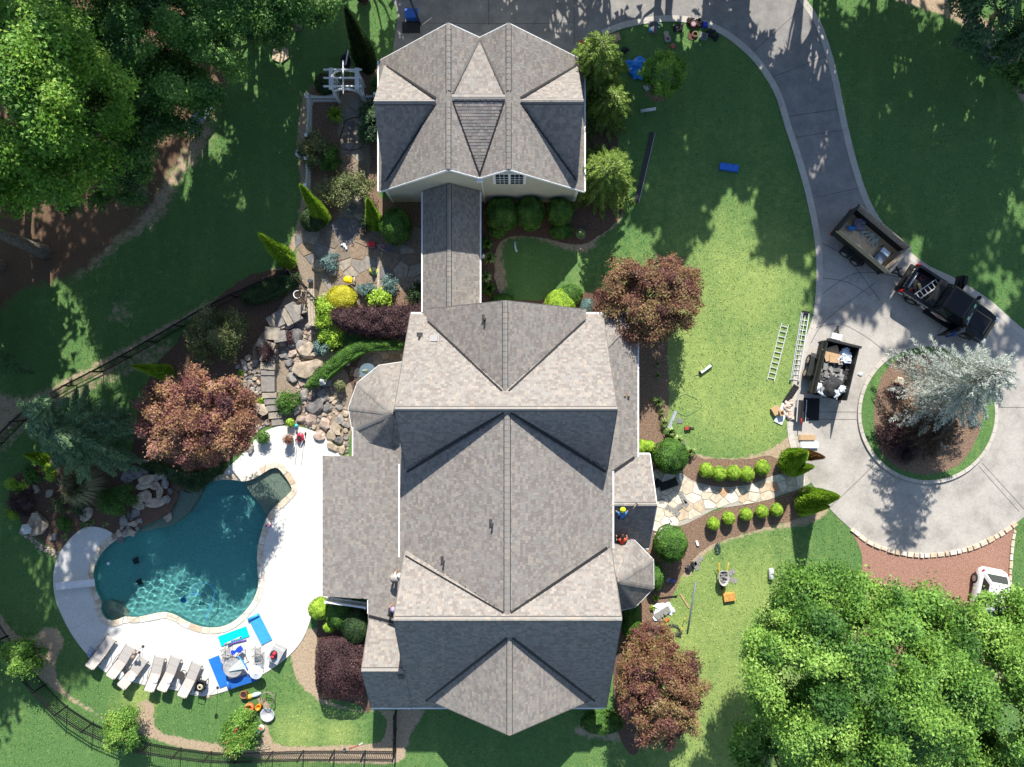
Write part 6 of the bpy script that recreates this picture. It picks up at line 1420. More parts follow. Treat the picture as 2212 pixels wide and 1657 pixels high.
# ---------- rocks
def rock(parent, px, py, r, seed, z0=0.0, m=None, flat=.55, name='boulder', hs=.62):
    g = random.Random(seed); mb = MB(); c = P(px, py, z0)
    mb.blob(c+Vector((0, 0, r*hs*.45)), (r*g.uniform(.8, 1.15), r*g.uniform(.65, 1.0), r*hs), seed, .34, 2, 0, False, flat, g.uniform(0, 3.1), 1.1)
    return mb.build(name, m or g.choice(ROCK), parent)
STEPR = PL([(556,735),(610,735),(640,840),(660,905),(590,912),(566,830)])
def rockery():
    t = thing('rockery', 'rockery of jumbled grey and tan boulders between the stone steps and the turret', 'rockery', P(690, 860)); g = random.Random(4); pl = []
    reg = PL([(612,735),(640,690),(680,700),(690,770),(700,800),(720,820),(745,870),(750,935),(752,985),(715,955),(660,918),(645,905),(628,840),(615,790)])
    big = [(665,760,.62,1),(668,795,.7,1),(640,725,.5,3),(652,745,.48,0),(684,880,.55,3),(672,905,.4,2),(702,915,.48,2),(726,925,.42,1),(690,940,.38,2),(715,942,.36,1),(700,855,.5,0),(655,855,.4,0),(640,885,.4,3),(733,905,.36,0),(718,965,.35,1),(738,970,.3,1),(632,815,.35,0),(650,905,.3,2),(708,880,.34,3),(612,765,.26,0),(672,822,.45,0),(610,742,.3,1),(622,700,.38,0)]
    for i, (x, y, r, m) in enumerate(big): rock(t, x, y, r, i+1, m=ROCK[m]); pl.append((P(x, y), r))
    tries = 0
    while len(pl) < 170 and tries < 6000:
        tries += 1; x, y = g.uniform(595, 755), g.uniform(690, 990); q = P(x, y); r = g.choice([.1, .13, .16, .2, .25, .3])
        if not inpoly([q.x], [q.y], reg)[0] or inpoly([q.x], [q.y], STEPR)[0]: continue
        if any((q-c).length < (r+R)*.74 for c, R in pl): continue
        rock(t, x, y, r, 50+len(pl), m=g.choice([ROCK[0], ROCK[1], ROCK[1], ROCK[2], ROCK[2], ROCK[3]])); pl.append((q, r))
rockery()
def small_rocks(name, label, reg, n, rs, seed, at, mats=ROCK, edge=False, avoid=None):
    t = thing(name, label, 'stones', P(*at)); g = random.Random(seed); pl = []; poly = PL(reg); tries = 0
    xs = [q[0] for q in reg]; ys = [q[1] for q in reg]
    while len(pl) < n and tries < 5000:
        tries += 1; x, y = g.uniform(min(xs), max(xs)), g.uniform(min(ys), max(ys)); q = P(x, y); r = g.uniform(*rs)
        if not inpoly([q.x], [q.y], poly)[0] or any((q-c).length < (r+R)*.8 for c, R in pl): continue
        rock(t, x, y, r, seed*100+len(pl), m=g.choice(mats), name='stone'); pl.append((q, r))
small_rocks('pebble_border', 'grey cobbles left of the stone steps', [(512,790),(540,770),(560,785),(562,850),(540,850),(520,830)], 44, (.1, .24), 21, (540, 815), [ROCK[0], ROCK[0], ROCK[1]])
small_rocks('pebble_border', 'line of small pale stones where the deck meets the mulch by the steps', [(500,968),(545,925),(575,908),(582,915),(552,935),(512,978)], 34, (.06, .14), 22, (540, 940), [ROCK[1], ROCK[0]])
small_rocks('pebble_border', 'line of pale rubble edging the lawn at the lower left of the pool bed', [(44,1150),(52,1146),(90,1176),(128,1192),(130,1204),(92,1190)], 46, (.06, .15), 23, (90, 1175), [ROCK[1], ROCK[2]])
small_rocks('waterfall_toe', 'grey stones stepping down to the water at the lower end of the waterfall', [(268,1115),(300,1105),(305,1125),(295,1150),(262,1168),(240,1165),(262,1142)], 26, (.14, .34), 24, (280, 1140), [ROCK[0], ROCK[1], ROCK[3]])
def waterfall():
    t = thing('rock_waterfall', 'rock waterfall of stacked tan slabs at the top of the pool', 'rockery', P(325, 1065))
    for i, (x, y, rx, ry, z, h, m, rz) in enumerate(((292,1022,1.0,.5,.55,.5,3,.1),(275,1030,.5,.45,.35,.4,0,.3),(318,1036,.65,.3,.75,.2,1,.35),(340,1030,.5,.28,.7,.25,0,.5),(308,1050,.6,.3,.55,.25,1,.3),(335,1048,.4,.35,.5,.3,2,.2),(345,1062,.24,.45,.42,.3,1,-.2),(312,1072,.55,.45,.3,.35,1,.1),(335,1085,.75,.4,.15,.35,2,.25),(360,1078,.32,.3,.12,.35,0,.4),(355,1045,.3,.35,.35,.35,0,.1),(368,1060,.2,.3,.1,.3,3,0),(300,1092,.5,.35,.1,.35,1,.2),(325,1100,.45,.25,-.1,.3,3,.1),(352,1028,.35,.3,.45,.3,0,.3),(308,1002,.4,.3,.25,.3,0,.2),(350,1098,.3,.2,-.2,.25,3,.2),(372,1092,.22,.2,-.2,.3,0,.1))):
        mb = MB(); c = P(x, y, z); mb.blob(c, (rx*.85, ry*.85, h*.5), 30+i, .25, 2, 0, False, .5, rz, 1.2); mb.build('slab', ROCK[m], t)
waterfall()
for lab, x, y, r, z in (('pale boulder standing in the shallow pool shelf', 364,1114,.42,-.35), ('pale rock on the round island beside the barberry', 1930,902,.4,.13), ('pale rocks at the top of the island bed', 1938,826,.4,.13), ('small dark rock on the pool deck under the maple', 542,970,.28,.05), ('pale rock at the upper left of the pool bed', 79,1056,.28,0), ('pale rock right of the other in the pool bed', 110,1064,.3,0), ('long pale rock across the middle of the pool bed', 190,1109,.5,0), ('square grey rock near the deck end', 117,1159,.28,0), ('large tan rock under the white lantern in the pool bed', 85,1130,.75,0), ('pale rock at the lawn corner of the pool bed', 51,1147,.25,0), ('grey rock in the mulch strip at the upper right', 3072*.5399+478, 116,.7,0), ('grey rock lower in the mulch strip at the upper right', 2195, 165,.65,0), ('pale patio rock beside the blue spruce', 690,575,.5,0), ('dark patio rock below the blue spruce', 716,585,.42,0), ('pale rock beside the steps under the maple', 569,885,.45,0)):
    g = random.Random(int(x+y)); mb = MB(); mb.blob((0, 0, r*.3), (r, r*.7, r*.62), int(x), .3, 2, 0, False, .5, g.uniform(0, 3), 1.1); o = mb.build('rock', ROCK[0] if 'grey' in lab or 'dark' in lab else ROCK[1]); o.location = P(x, y, z); tag(o, lab, 'rock')
# ---------- stone steps
def steps():
    t = thing('stone_steps', 'flight of stone slab steps coming down to the pool deck', 'steps', P(600, 830)); k = .1401
    S = [(455,120,280,125,-18),(480,215,250,110,-14),(475,320,240,115,-8),(470,440,230,115,-4),(465,530,215,105,0),(460,700,215,270,2),(480,890,225,85,3),(505,980,230,95,5),(530,1085,230,95,6),(560,1200,225,95,5),(590,1300,200,100,8)]
    for i, (u, v, w, h, r) in enumerate(S):
        q = P((960+u*.2595)*.5399, (1350+v*.2595)*.5399); z = .72-.062*i-(0 if i < 6 else .0); mb = MB()
        a, b = w*.00412/2, h*.00412/2; pl = [(-a, -b), (a*.96, -b*1.04), (a*1.02, b*.95), (-a*.97, b)]
        c, s = math.cos(math.radians(r)), math.sin(math.radians(r)); mb.prism([(q.x+x*c-y*s, q.y+x*s+y*c) for x, y in pl], 0, z, 0, .02); mb.build('step', DSTONE[0] if i % 3 else DSTONE[3], t)
    t = thing('stone_steps', 'stone slab steps beside the timber wall above the landing', 'steps', P(615, 690))
    for i, (x, y, w, h, r, z) in enumerate(((640,676,.62,1.25,30,.6),(624,686,.42,1.15,30,.55),(607,690,.5,.95,28,.5),(592,699,.4,.95,28,.46),(605,705,.8,.5,20,.42),(596,722,.95,.8,-5,.74),(612,728,.8,.7,10,.73),(655,668,.7,.7,20,.62))):
        q = P(x, y); c, s = math.cos(math.radians(r)), math.sin(math.radians(r)); a, b = w/2, h/2; mb = MB()
        mb.prism([(q.x+X*c-Y*s, q.y+X*s+Y*c) for X, Y in ((-a, -b), (a*.95, -b*1.03), (a, b*.96), (-a*1.02, b))], 0, z, 0, .02); mb.build('step', DSTONE[i % 2*3], t)
steps()
def timber():
    t = thing('timber_wall', 'weathered timber retaining wall beside the golden shrub', 'wall', P(681, 668))
    for k in range(5): mb = MB(); a, b = P(674+k*3, 628), P(677+k*3, 706); mb.bar(a+Vector((0, 0, .5+.06*(k % 2))), b+Vector((0, 0, .45+.06*(k % 2))), .085, 1.0); mb.build('board', M['oldwood'], t)
    t = thing('timber_platform', 'small weathered plank platform beside the white pot', 'platform', P(660, 645))
    for k in range(7): mb = MB(); a, b = P(651+k*3, 626, .4), P(653+k*3, 664, .4); mb.bar(a, b, .08, .06); mb.build('board', M['oldwood'], t)
timber()
def bench(mb):
    for y in (-.35, .35):
        mb.tube([(-.2, y, 0), (-.15, y, .45), (.2, y, .45), (.25, y, 0)], .025, 6); mb.tube([(.2, y, .45), (.32, y, .95)], .025, 6)
    for k in range(3): mb.bar((-.12+.14*k, -.38, .46), (-.12+.14*k, .38, .46), .06, .03)
    for k in range(2): mb.bar((.25+.04*k, -.38, .62+.2*k), (.25+.04*k, .38, .62+.2*k), .03, .09)
one('garden_bench', 'dark brown garden bench on the timber platform', 'seat', 663, 646, bench, cm('dark_teak', (.07, .035, .02), .6), 175, .45)
one('edging_timber', 'weathered timber edging beam on the patio', 'timber', 818, 600, lambda mb: mb.box((0, 0, .1), (.16, 2.6, .14)), M['oldwood'], 0)
# ---------- lanterns, bird baths
def lantern(label, px, py, h, r, z=0.0):
    parts('stone_lantern', label, 'lantern', px, py, [('roof', cm('pale_stone_%d' % px, (.55, .56, .57), .8), lambda mb: (mb.lathe([(r, h), (r*.98, h+.03), (r*.35, h+.18), (.06, h+.22), (.09, h+.27), (0, h+.31)], 6, smooth=False))), ('pillar', ROCK[0], lambda mb: mb.lathe([(.16, 0), (.12, .08), (.09, h*.4), (.15, h*.55), (.14, h), (0, h)], 6, smooth=False)), ('base', ROCK[0], lambda mb: mb.box((.1, -.1, .05), (.6, .6, .1)))], 10, z)
lantern('white stone lantern with a six sided roof beside the courtyard hedge', 702, 822, .75, .34, .1); lantern('white six sided stone lantern on the tan rock in the pool bed', 76, 1137, .85, .36)
one('bird_bath', 'small round bird bath below the garage shrubs', 'bird bath', 1210, 501, lambda mb: mb.lathe([(.16, 0), (.08, .1), (.06, .6), (.24, .72), (.28, .78), (.25, .78), (.1, .73), (0, .73)], 22), cm('bath_stone', (.42, .38, .33), .8))
one('bird_bath', 'pale round dish on the picket fence line', 'bird bath', 657, 343, lambda mb: mb.lathe([(.12, 0), (.05, .1), (.05, .9), (.2, 1.0), (.26, 1.05), (.23, 1.05), (.1, 1.01), (0, 1.01)], 20), M['white'])
one('garden_statue', 'small white garden statue beside the covered walkway', 'statue', 1044, 555, lambda mb: mb.lathe([(.14, 0), (.15, .1), (.08, .14), (.13, .35), (.1, .5), (.05, .53), (.08, .62), (.05, .7), (0, .72)], 12), M['white'])
one('statue', 'small pale dog statue at the edge of the front walk', 'statue', 1467, 1030, lambda mb: (mb.blob((0, 0, .2), (.1, .2, .12), 2, .15, 2, 0, True), mb.blob((.02, .2, .32), (.08, .1, .08), 3, .15, 2, 0, True), mb.tube([(-.06, -.12, 0), (-.06, -.1, .2)], .03, 6), mb.tube([(.06, -.12, 0), (.06, -.1, .2)], .03, 6), mb.tube([(-.06, .12, 0), (-.06, .1, .2)], .03, 6), mb.tube([(.06, .12, 0), (.06, .1, .2)], .03, 6)), M['white'], 20, .05)

# ---------- courtyard
parts('parasol_table', 'round table with a folded green parasol in the shady courtyard', 'table', 799, 803, [('table_top', cm('blue_glass', (.12, .17, .21), .1), lambda mb: mb.cyl((0, 0, .72), .52, .02, 28)), ('parasol', cm('green_canvas', (.22, .28, .23), .8), lambda mb: mb.lathe([(.02, 2.2), (.09, 2.1), (.16, 1.3), (.13, 1.1), (.04, 1.05)], 10)), ('pole', M['bronze'], lambda mb: mb.tube([(0, 0, 0), (0, 0, 2.2)], .02, 6)), ('foot', M['bronze'], lambda mb: mb.cyl((0, 0, 0), .3, .06, 16, r2=.2))])
for lab, x, y, rz in (('dark metal chair left of the other by the courtyard wall', 797,775,10), ('dark metal chair by the courtyard wall nearest the house', 832,774,0), ('dark metal chair left of the parasol table', 776,805,80)):
    parts('courtyard_chair', lab, 'chair', x, y, [('seat', M['wire'], lambda mb: [mb.bar((-.24+.08*k, -.24, .44), (-.24+.08*k, .24, .44), .03, .015) for k in range(7)]), ('backrest', M['wire'], lambda mb: [mb.bar((-.24+.08*k, .24, .46), (-.24+.08*k, .34, .92), .025, .015) for k in range(7)])]+[('leg', M['wire'], (lambda a, b: lambda mb: mb.bar((a, b, 0), (a*.95, b*.95, .44), .03))(a, b)) for a in (-.23, .23) for b in (-.23, .23)], rz, 0, 'dark metal courtyard chairs')
one('courtyard_wall', 'low stone courtyard wall behind the dark chairs', 'wall', 838, 757, lambda mb: [mb.box((-1.0+.42*k, 0, .2), (.4, .38, .4+.02*(k % 2))) for k in range(6)], DSTONE[0], -3)
# ---------- patio odds and ends
parts('wheeled_sprayer', 'yellow wheeled garden sprayer on the patio steps', 'sprayer', 754, 606, [('tank', cm('yellow_plastic', (.72, .52, .01), .35), lambda mb: mb.blob((0, 0, .28), (.33, .24, .24), 3, .06, 3, 0, True, .8)), ('lid', cm('yellow_lid', (.6, .42, .01), .4), lambda mb: mb.box((.22, 0, .48), (.18, .3, .06))), ('handle', M['white'], lambda mb: mb.tube([(.3, -.2, .3), (.42, -.2, .5), (.42, .2, .5), (.3, .2, .3)], .018, 6))]+[('wheel', M['dark_rubber'], (lambda s: lambda mb: mb.tube([(.25+.1*math.cos(a), s*.26, .1+.1*math.sin(a)) for a in np.linspace(0, 6.28, 12, endpoint=False)], .03, 6, closed=True))(s)) for s in (-1, 1)], -8, .25)
parts('tool_box', 'red topped tool box on the patio', 'tool box', 805, 530, [('box_body', M['grey_plastic'], lambda mb: mb.box((0, -.03, .18), (.48, .36, .36))), ('lid', cm('red_lid', (.5, .02, .03), .35), lambda mb: mb.box((0, 0, .4), (.5, .34, .1), taper=.92))], -4)
one('toy_walker', 'folded toy walker with a pink seat beside the red tool box', 'toy', 824, 537, lambda mb: (mb.tube([(-.28, .18, .35), (0, -.05, .2), (.3, -.2, .05)], .016, 6), mb.tube([(-.2, .16, .3), (.25, .16, .3)], .016, 6), mb.blob((.18, .1, .3), (.1, .08, .05), 1, .1, 2, 1, True)), [M['alu'], cm('rose_seat', (.6, .08, .2))])
one('rag', 'crumpled white rag on the patio stones', 'rag', 744, 533, lambda mb: [mb.blob((random.uniform(-.12, .12), random.uniform(-.12, .12), .05), (.13, .08, .05), k, .5, 2, 0, True, rz=k) for k in range(4)], M['white'], 0, .04)
one('garden_bag', 'yellow and green bag of soil on the patio', 'bag', 808, 586, lambda mb: (mb.blob((0, 0, .09), (.3, .24, .1), 3, .15, 3, 0, True), mb.blob((.1, -.06, .14), (.16, .12, .07), 4, .15, 2, 1, True), mb.blob((-.08, .1, .14), (.14, .1, .06), 5, .15, 2, 2, True)), [cm('bag_yellow', (.55, .5, .08), .5, .3), cm('bag_teal', (.04, .3, .28), .5, .2), cm('bag_pale', (.6, .62, .55), .5, .2)], -35, .05)
one('solar_light', 'round white light on the gravel near the walkway', 'light', 892, 621, lambda mb: mb.cyl((0, 0, 0), .12, .1, 16, r2=.09), M['clear'])
one('garden_hose', 'dark garden hose looped over the garden path', 'hose', 765, 290, lambda mb: mb.tube([(1.4*math.cos(a)*(.7+.25*math.sin(2*a)), 1.0*math.sin(a), .07) for a in np.linspace(.3, 5.9, 40)], .022, 5), M['dark_rubber'], 20)
one('solar_lamp', 'small white solar lamp in the courtyard bed', 'lamp', 754, 787, lambda mb: (mb.box((0, 0, .35), (.2, .16, .02), .3), mb.tube([(0, 0, 0), (0, 0, .34)], .015, 5)), M['white'])
one('beach_ball', 'small turquoise ball at the foot of the rockery', 'ball', 641, 919, lambda mb: mb.blob((0, 0, .12), (.12, .12, .12), 0, 0, 3, 0, True), cm('aqua', (.08, .5, .6), .4), 0, .05)
# ---------- upper left oddments
def dtable(mb):
    n = 24; r = .24; L, W = 1.2, .4
    outer = []; inner = []
    for k in range(n):
        a = 2*math.pi*k/n; c, s = math.cos(a), math.sin(a); m = min(L/abs(c) if abs(c) > 1e-6 else 1e9, W/abs(s) if abs(s) > 1e-6 else 1e9); outer.append((c*m, s*m)); inner.append((.2+r*c, r*s))
    v = [(x, y, .78) for x, y in outer]+[(x, y, .78) for x, y in inner]+[(x, y, .72) for x, y in outer]+[(x, y, .6) for x, y in inner]
    mb.add(v, [(k, (k+1) % n, n+(k+1) % n, n+k) for k in range(n)]+[(2*n+k, 2*n+(k+1) % n, (k+1) % n, k) for k in range(n)]+[(n+k, n+(k+1) % n, 3*n+(k+1) % n, 3*n+k) for k in range(n)])
    mb.add(inner_z(inner, .6), [tuple(range(n))], 1)
    for x in (-1.0, 1.0):
        for y in (-.3, .3): mb.bar((x, y, 0), (x, y, .74), .06)
def inner_z(p, z): return [(x, y, z) for x, y in p]
one('work_table', 'long grey metal table with a round basin at the edge of the wood', 'table', 441, 262, dtable, [cm('galvanised', (.30, .34, .42), .45, .2), M['dark_rubber']], 52)
one('metal_chair', 'dark grey chair on the bare patch beside the wood', 'chair', 479, 204, lambda mb: (mb.box((0, 0, .45), (.5, .46, .06)), mb.bar((-.25, .25, .45), (-.25, .32, .9), .04), mb.bar((.25, .25, .45), (.25, .32, .9), .04), mb.box((0, .3, .75), (.5, .04, .25)), mb.bar((-.25, -.22, 0), (-.25, -.22, .45), .04), mb.bar((.25, -.22, 0), (.25, -.22, .45), .04), mb.bar((-.25, .22, 0), (-.25, .22, .45), .04), mb.bar((.25, .22, 0), (.25, .22, .45), .04)), cm('chair_grey', (.14, .13, .14), .6), 185)
one('stepping_slab', 'broken tan flagstones on the shaded lawn', 'stone', 607, 119, lambda mb: (mb.prism([(-.55, -.3), (-.1, -.5), (.0, .1), (-.2, .45), (-.5, .3)], 0, .09), mb.prism([(.02, -.55), (.5, -.2), (.45, .35), (.1, .45), (.04, 0)], 0, .11)), STONE[1])
pot('planter_tub', 'round dark tub planted at the top edge of the lawn', 787, 0, .45, .35, M['bronze'], ('brown', 200, .3, .12))
# ---------- basketball goal, bin
def goal():
    t = thing('basketball_goal', 'portable basketball goal with a black base on the upper driveway', 'basketball goal', P(888, 61))
    mb = MB(); mb.box((0, 0, .09), (1.15, .7, .18), taper=.9); mb.build('base', M['dark_rubber'], t, rel=False)
    mb = MB(); mb.tube([(.62, .1, .15), (.5, .15, 1.5), (.35, .2, 2.9)], .06, 8); mb.build('pole', M['black_metal'], t, rel=False)
    mb = MB(); mb.tube([(.62, .1, .1), (1.35, .55, .25)], .03, 6); mb.build('strut', M['alu'], t, rel=False)
    mb = MB(); mb.tube([(.4, .2, 2.6), (.1, 1.1, 3.1)], .035, 6); mb.tube([(.4, .2, 2.4), (.1, 1.1, 2.8)], .035, 6); mb.build('arm', M['black_metal'], t, rel=False)
    mb = MB(); mb.box((.1, 1.15, 3.2), (1.3, .05, .9)); mb.build('backboard', M['clear'], t, rel=False)
    mb = MB(); mb.tube([(.1+.23*math.cos(a), 1.45+.23*math.sin(a), 3.0) for a in np.linspace(0, 6.28, 18, endpoint=False)], .012, 5, closed=True); mb.build('rim', cm('rim_orange', (.6, .12, .03)), t, rel=False)
goal()
parts('recycling_bin', 'blue lidded bin beside the basketball goal on the drive', 'bin', 891, 40, [('bin_body', cm('bin_blue', (.01, .06, .33), .5), lambda mb: mb.box((0, 0, .3), (.72, .5, .6), taper=1.08)), ('lid', cm('bin_lid', (.02, .1, .45), .5), lambda mb: mb.box((0, 0, .64), (.82, .58, .07), taper=.95))], 3)
# ------------------------------------------------------------------ vehicles
M['blackpaint'] = mat('black_car_paint', (.006, .006, .008), .3, .2, 3, coat=.25, spec=.25)
M['whitepaint'] = mat('white_car_paint', (.72, .73, .74), .25, .02, 3, coat=.8)
M['redlamp'] = cm('lamp_red', (.45, .01, .015), .2); M['clearlamp'] = cm('lamp_clear', (.6, .62, .64), .15)
M['decal'] = mat('white_decal', (.52, .49, .48), .5, .25, 14); M['decal_red'] = cm('red_decal', (.42, .03, .03))
def loft(mb, secs, mat=0, cap=True, smooth=False):
    n = len(secs[0]); v = [q for s in secs for q in s]
    f = [(i*n+k, (i+1)*n+k, (i+1)*n+(k+1) % n, i*n+(k+1) % n) for i in range(len(secs)-1) for k in range(n)]
    if cap: f += [tuple(range(n)), tuple(range(len(v)-1, len(v)-n-1, -1))]
    mb.add(v, f, mat, smooth)
def sect(x, w, z0, z1, ch=.08): return [(x, -w*.96, z0), (x, -w, (z0+z1)*.5), (x, -w, z1-ch), (x, -w+ch, z1), (x, w-ch, z1), (x, w, z1-ch), (x, w, (z0+z1)*.5), (x, w*.96, z0)]
def wheel(parent, x, y, r, w=.22, rimm='chrome', spokes=6, name='wheel', side=None):
    o = Vector((x, y, r)); s = (1 if y > 0 else -1) if side is None else side; mb = MB()
    pr = [(r*.62, -w/2), (r*.9, -w/2), (r, -w*.32), (r, w*.32), (r*.9, w/2), (r*.62, w/2)]; n = 22; v = []
    for (rr, yy) in pr:
        for k in range(n): a = 2*math.pi*k/n; v.append(o+Vector((rr*math.cos(a), yy, rr*math.sin(a))))
    mb.add(v, [(i*n+k, i*n+(k+1) % n, (i+1)*n+(k+1) % n, (i+1)*n+k) for i in range(len(pr)-1) for k in range(n)], 0, True); t = mb.build(name, M['dark_rubber'], parent, rel=False)
    mb = MB(); yy = s*w*.36
    mb.tube([o+Vector((r*.6*math.cos(a), yy, r*.6*math.sin(a))) for a in np.linspace(0, 6.28, 22, endpoint=False)], r*.05, 6, closed=True)
    for k in range(spokes): a = 2*math.pi*k/spokes; mb.bar(o+Vector((0, yy, 0)), o+Vector((r*.6*math.cos(a), yy, r*.6*math.sin(a))), r*.16, .04, up=(0, 1, 0))
    mb.tube([o+Vector((0, yy-.03, 0)), o+Vector((0, yy+.03, 0))], r*.16, 10); mb.build('rim', M[rimm], t, rel=False)
def truck():
    t = thing('pickup_truck', 'black crew cab pickup with open doors and a ladder in its bed', 'pickup truck', P(2056, 657, 1.2)-Vector((0, 0, 1.17)), math.radians(-33)); B = M['blackpaint']
    def pt(name, fn, m=B, par=None): mb = MB(); fn(mb); return mb.build(name, m, par or t, rel=False)
    def hood(mb):
        loft(mb, [sect(1.15, .97, .42, 1.20), sect(1.6, .98, .42, 1.19), sect(2.3, .97, .42, 1.14), sect(2.8, .93, .42, 1.05), sect(3.02, .82, .45, .92)])
        mb.box((2.0, 0, 1.18), (1.3, 1.1, .05), taper=.85, ry=.05)
    body = pt('body', lambda mb: (hood(mb), loft(mb, [sect(-.98, .97, .42, 1.2), sect(0, .98, .42, 1.21), sect(1.15, .97, .42, 1.2)]), loft(mb, [sect(-3.0, .95, .42, .74, .02), sect(-.98, .97, .42, .74, .02)])))
    for s in (-1, 1): pt('bed_side', (lambda s: lambda mb: loft(mb, [[(x, s*.78, .7), (x, s*.98, .7), (x, s*.99, 1.0), (x, s*.97, 1.24), (x, s*.80, 1.26)] for x in (-3.0, -2.2, -1.0)]))(s))
    pt('bed_floor', lambda mb: mb.box((-1.98, 0, .755), (1.95, 1.58, .03)), M['dark_rubber'])
    tg = pt('tailgate', lambda mb: loft(mb, [[(x, -.93, .72), (x, .93, .72), (x, .93, 1.24), (x, -.93, 1.24)] for x in (-3.06, -2.94)]))
    pt('lettering', lambda mb: [mb.box((-3.066, -.6+.2*k, 1.0), (.01, .13, .12+.05*(k % 2))) for k in range(7)], M['decal'], tg)
    pt('rear_bumper', lambda mb: mb.box((-3.14, 0, .58), (.22, 1.9, .2)), M['dark_rubber'])
    pt('front_bumper', lambda mb: mb.box((3.04, 0, .55), (.2, 1.7, .3), taper=.95), M['dark_rubber'])
    pt('bed_cover', lambda mb: (mb.box((-1.22, 0, 1.29), (.5, 1.72, .09)), mb.box((-1.22, 0, 1.36), (.46, 1.66, .05))), M['dark_rubber'])
    def cabin(mb):
        lo = [(-.96, -.93, 1.19), (1.42, -.93, 1.19), (1.42, .93, 1.19), (-.96, .93, 1.19)]; hi = [(-.8, -.76, 1.9), (.72, -.74, 1.9), (.72, .74, 1.9), (-.8, .76, 1.9)]
        top = [(-.66, -.68, 1.95), (.58, -.66, 1.95), (.58, .66, 1.95), (-.66, .68, 1.95)]
        for a, b in ((lo, hi), (hi, top)): mb.add(a+b, [(k, (k+1) % 4, 4+(k+1) % 4, 4+k) for k in range(4)])
        mb.add(top, [(0, 1, 2, 3)])
    cab = pt('cab', cabin)
    def gl(a, b, c, d, off):
        o = Vector(off); q = [Vector(x) for x in (a, b, c, d)]; m_ = sum(q, Vector())/4; q = [m_+(x-m_)*.88+o for x in q]; return lambda mb: mb.add(q, [(0, 1, 2, 3)])
    pt('windscreen', gl((1.42, -.93, 1.19), (1.42, .93, 1.19), (.72, .74, 1.9), (.72, -.74, 1.9), (.012, 0, .012)), M['glass_dark'], cab)
    pt('rear_window', gl((-.96, .93, 1.19), (-.96, -.93, 1.19), (-.8, -.76, 1.9), (-.8, .76, 1.9), (-.012, 0, .004)), M['glass_dark'], cab)
    for s in (-1, 1): pt('side_window', gl((-.9, s*.93, 1.2), (1.25, s*.93, 1.2), (.68, s*.75, 1.88), (-.78, s*.76, 1.88), (0, s*.014, .006)), M['glass_dark'], cab)
    for q in ((1.12, -.35, 1.5), (1.0, .45, 1.62)): pt('paper', (lambda q: lambda mb: mb.box((q[0]+.03, q[1], q[2]+.03), (.02, .2, .26), ry=-.78))(q), cm('green_paper%d' % int(q[1]*100), (.4, .62, .45)), cab)
    def door(name, hx, s, ang):
        def f(mb):
            M4 = Matrix.Translation((hx, s*.97, 0)) @ Matrix.Rotation(math.radians(ang), 4, 'Z')
            lo = [(-1.0, 0, .45), (0, 0, .45), (0, 0, 1.2), (-1.0, 0, 1.2)]; up_ = [(-.95, -s*.0, 1.2), (-.05, 0, 1.2), (-.35, -s*.12, 1.8), (-.85, -s*.12, 1.8)]
            for q, th in ((lo, .09), (up_, .03)):
                v = [M4 @ Vector(x) for x in q]+[M4 @ (Vector(x)-Vector((0, s*th, 0))) for x in q]
                mb.add(v, [(0, 1, 2, 3), (7, 6, 5, 4), (0, 4, 5, 1), (1, 5, 6, 2), (2, 6, 7, 3), (3, 7, 4, 0)])
            mb.tube([M4 @ Vector((-.85, -s*.1, .95)), M4 @ Vector((-.35, -s*.14, .9))], .025, 5)
        return pt(name, f)
    door('open_door', .05, 1, -68); door('open_door', 1.15, -1, 62)
    for s in (-1, 1):
        pt('mirror', (lambda s: lambda mb: (mb.box((1.12, s*1.18, 1.3), (.14, .22, .26), taper=.85), mb.bar((1.1, s*.92, 1.22), (1.1, s*1.1, 1.25), .06)))(s)); pt('tail_light', (lambda s: lambda mb: mb.box((-3.0, s*.95, 1.02), (.2, .1, .34)))(s), M['redlamp']); pt('headlight', (lambda s: lambda mb: mb.box((2.93, s*.76, .9), (.22, .3, .16), s*.2))(s), M['clearlamp'])
        pt('running_board', (lambda s: lambda mb: mb.box((.1, s*1.03, .4), (2.1, .18, .06)))(s), M['dark_rubber'])
        for x in (-1.95, 1.98):
            pt('wheel_arch', (lambda x, s: lambda mb: mb.tube([(x+.47*math.cos(a), s*.985, .42+.47*math.sin(a)) for a in np.linspace(-.1, math.pi+.1, 14)], .045, 6))(x, s), M['dark_rubber']); wheel(t, x, s*.86, .41, .27)
    pt('side_lettering', lambda mb: [mb.box((-2.8+.2*k, -.985-.004, 1.06+.0*k), (.15, .012, .1+.05*((k*7) % 3)/2), rx=.0) for k in range(9)], M['decal'])
    pt('side_lettering', lambda mb: [mb.box((-2.6+.3*k, -.992, .88), (.2, .012, .09)) for k in range(5)], M['decal'])
    for x in (-2.85, -1.2): pt('side_sticker', (lambda x: lambda mb: mb.box((x, -.994, .68), (.3, .012, .2)))(x), M['decal'])
    lg = pt('door_logo', lambda mb: (mb.prism([(-.55, -.1), (0, -.2), (.55, -.1), (.55, .1), (0, .2), (-.55, .1)], 0, .01)), M['decal']); lg.location = (-.15, -.985, .88); lg.rotation_euler = (math.radians(90), 0, 0)
    l2 = pt('door_logo', lambda mb: mb.prism([(-.3, 0), (0, -.09), (.3, 0), (0, .12)], 0, .012), M['decal_red']); l2.location = (-.15, -.987, .9); l2.rotation_euler = (math.radians(90), 0, 0)
    pt('wiper', lambda mb: mb.bar((1.43, -.6, 1.24), (1.2, .1, 1.46), .03), M['alu']); pt('hitch', lambda mb: mb.bar((-3.2, 0, .45), (-3.5, 0, .45), .08), M['black_metal'])
    return t
trk = truck()
TM = Matrix.Translation(trk.location) @ Matrix.Rotation(math.radians(-33), 4, 'Z')
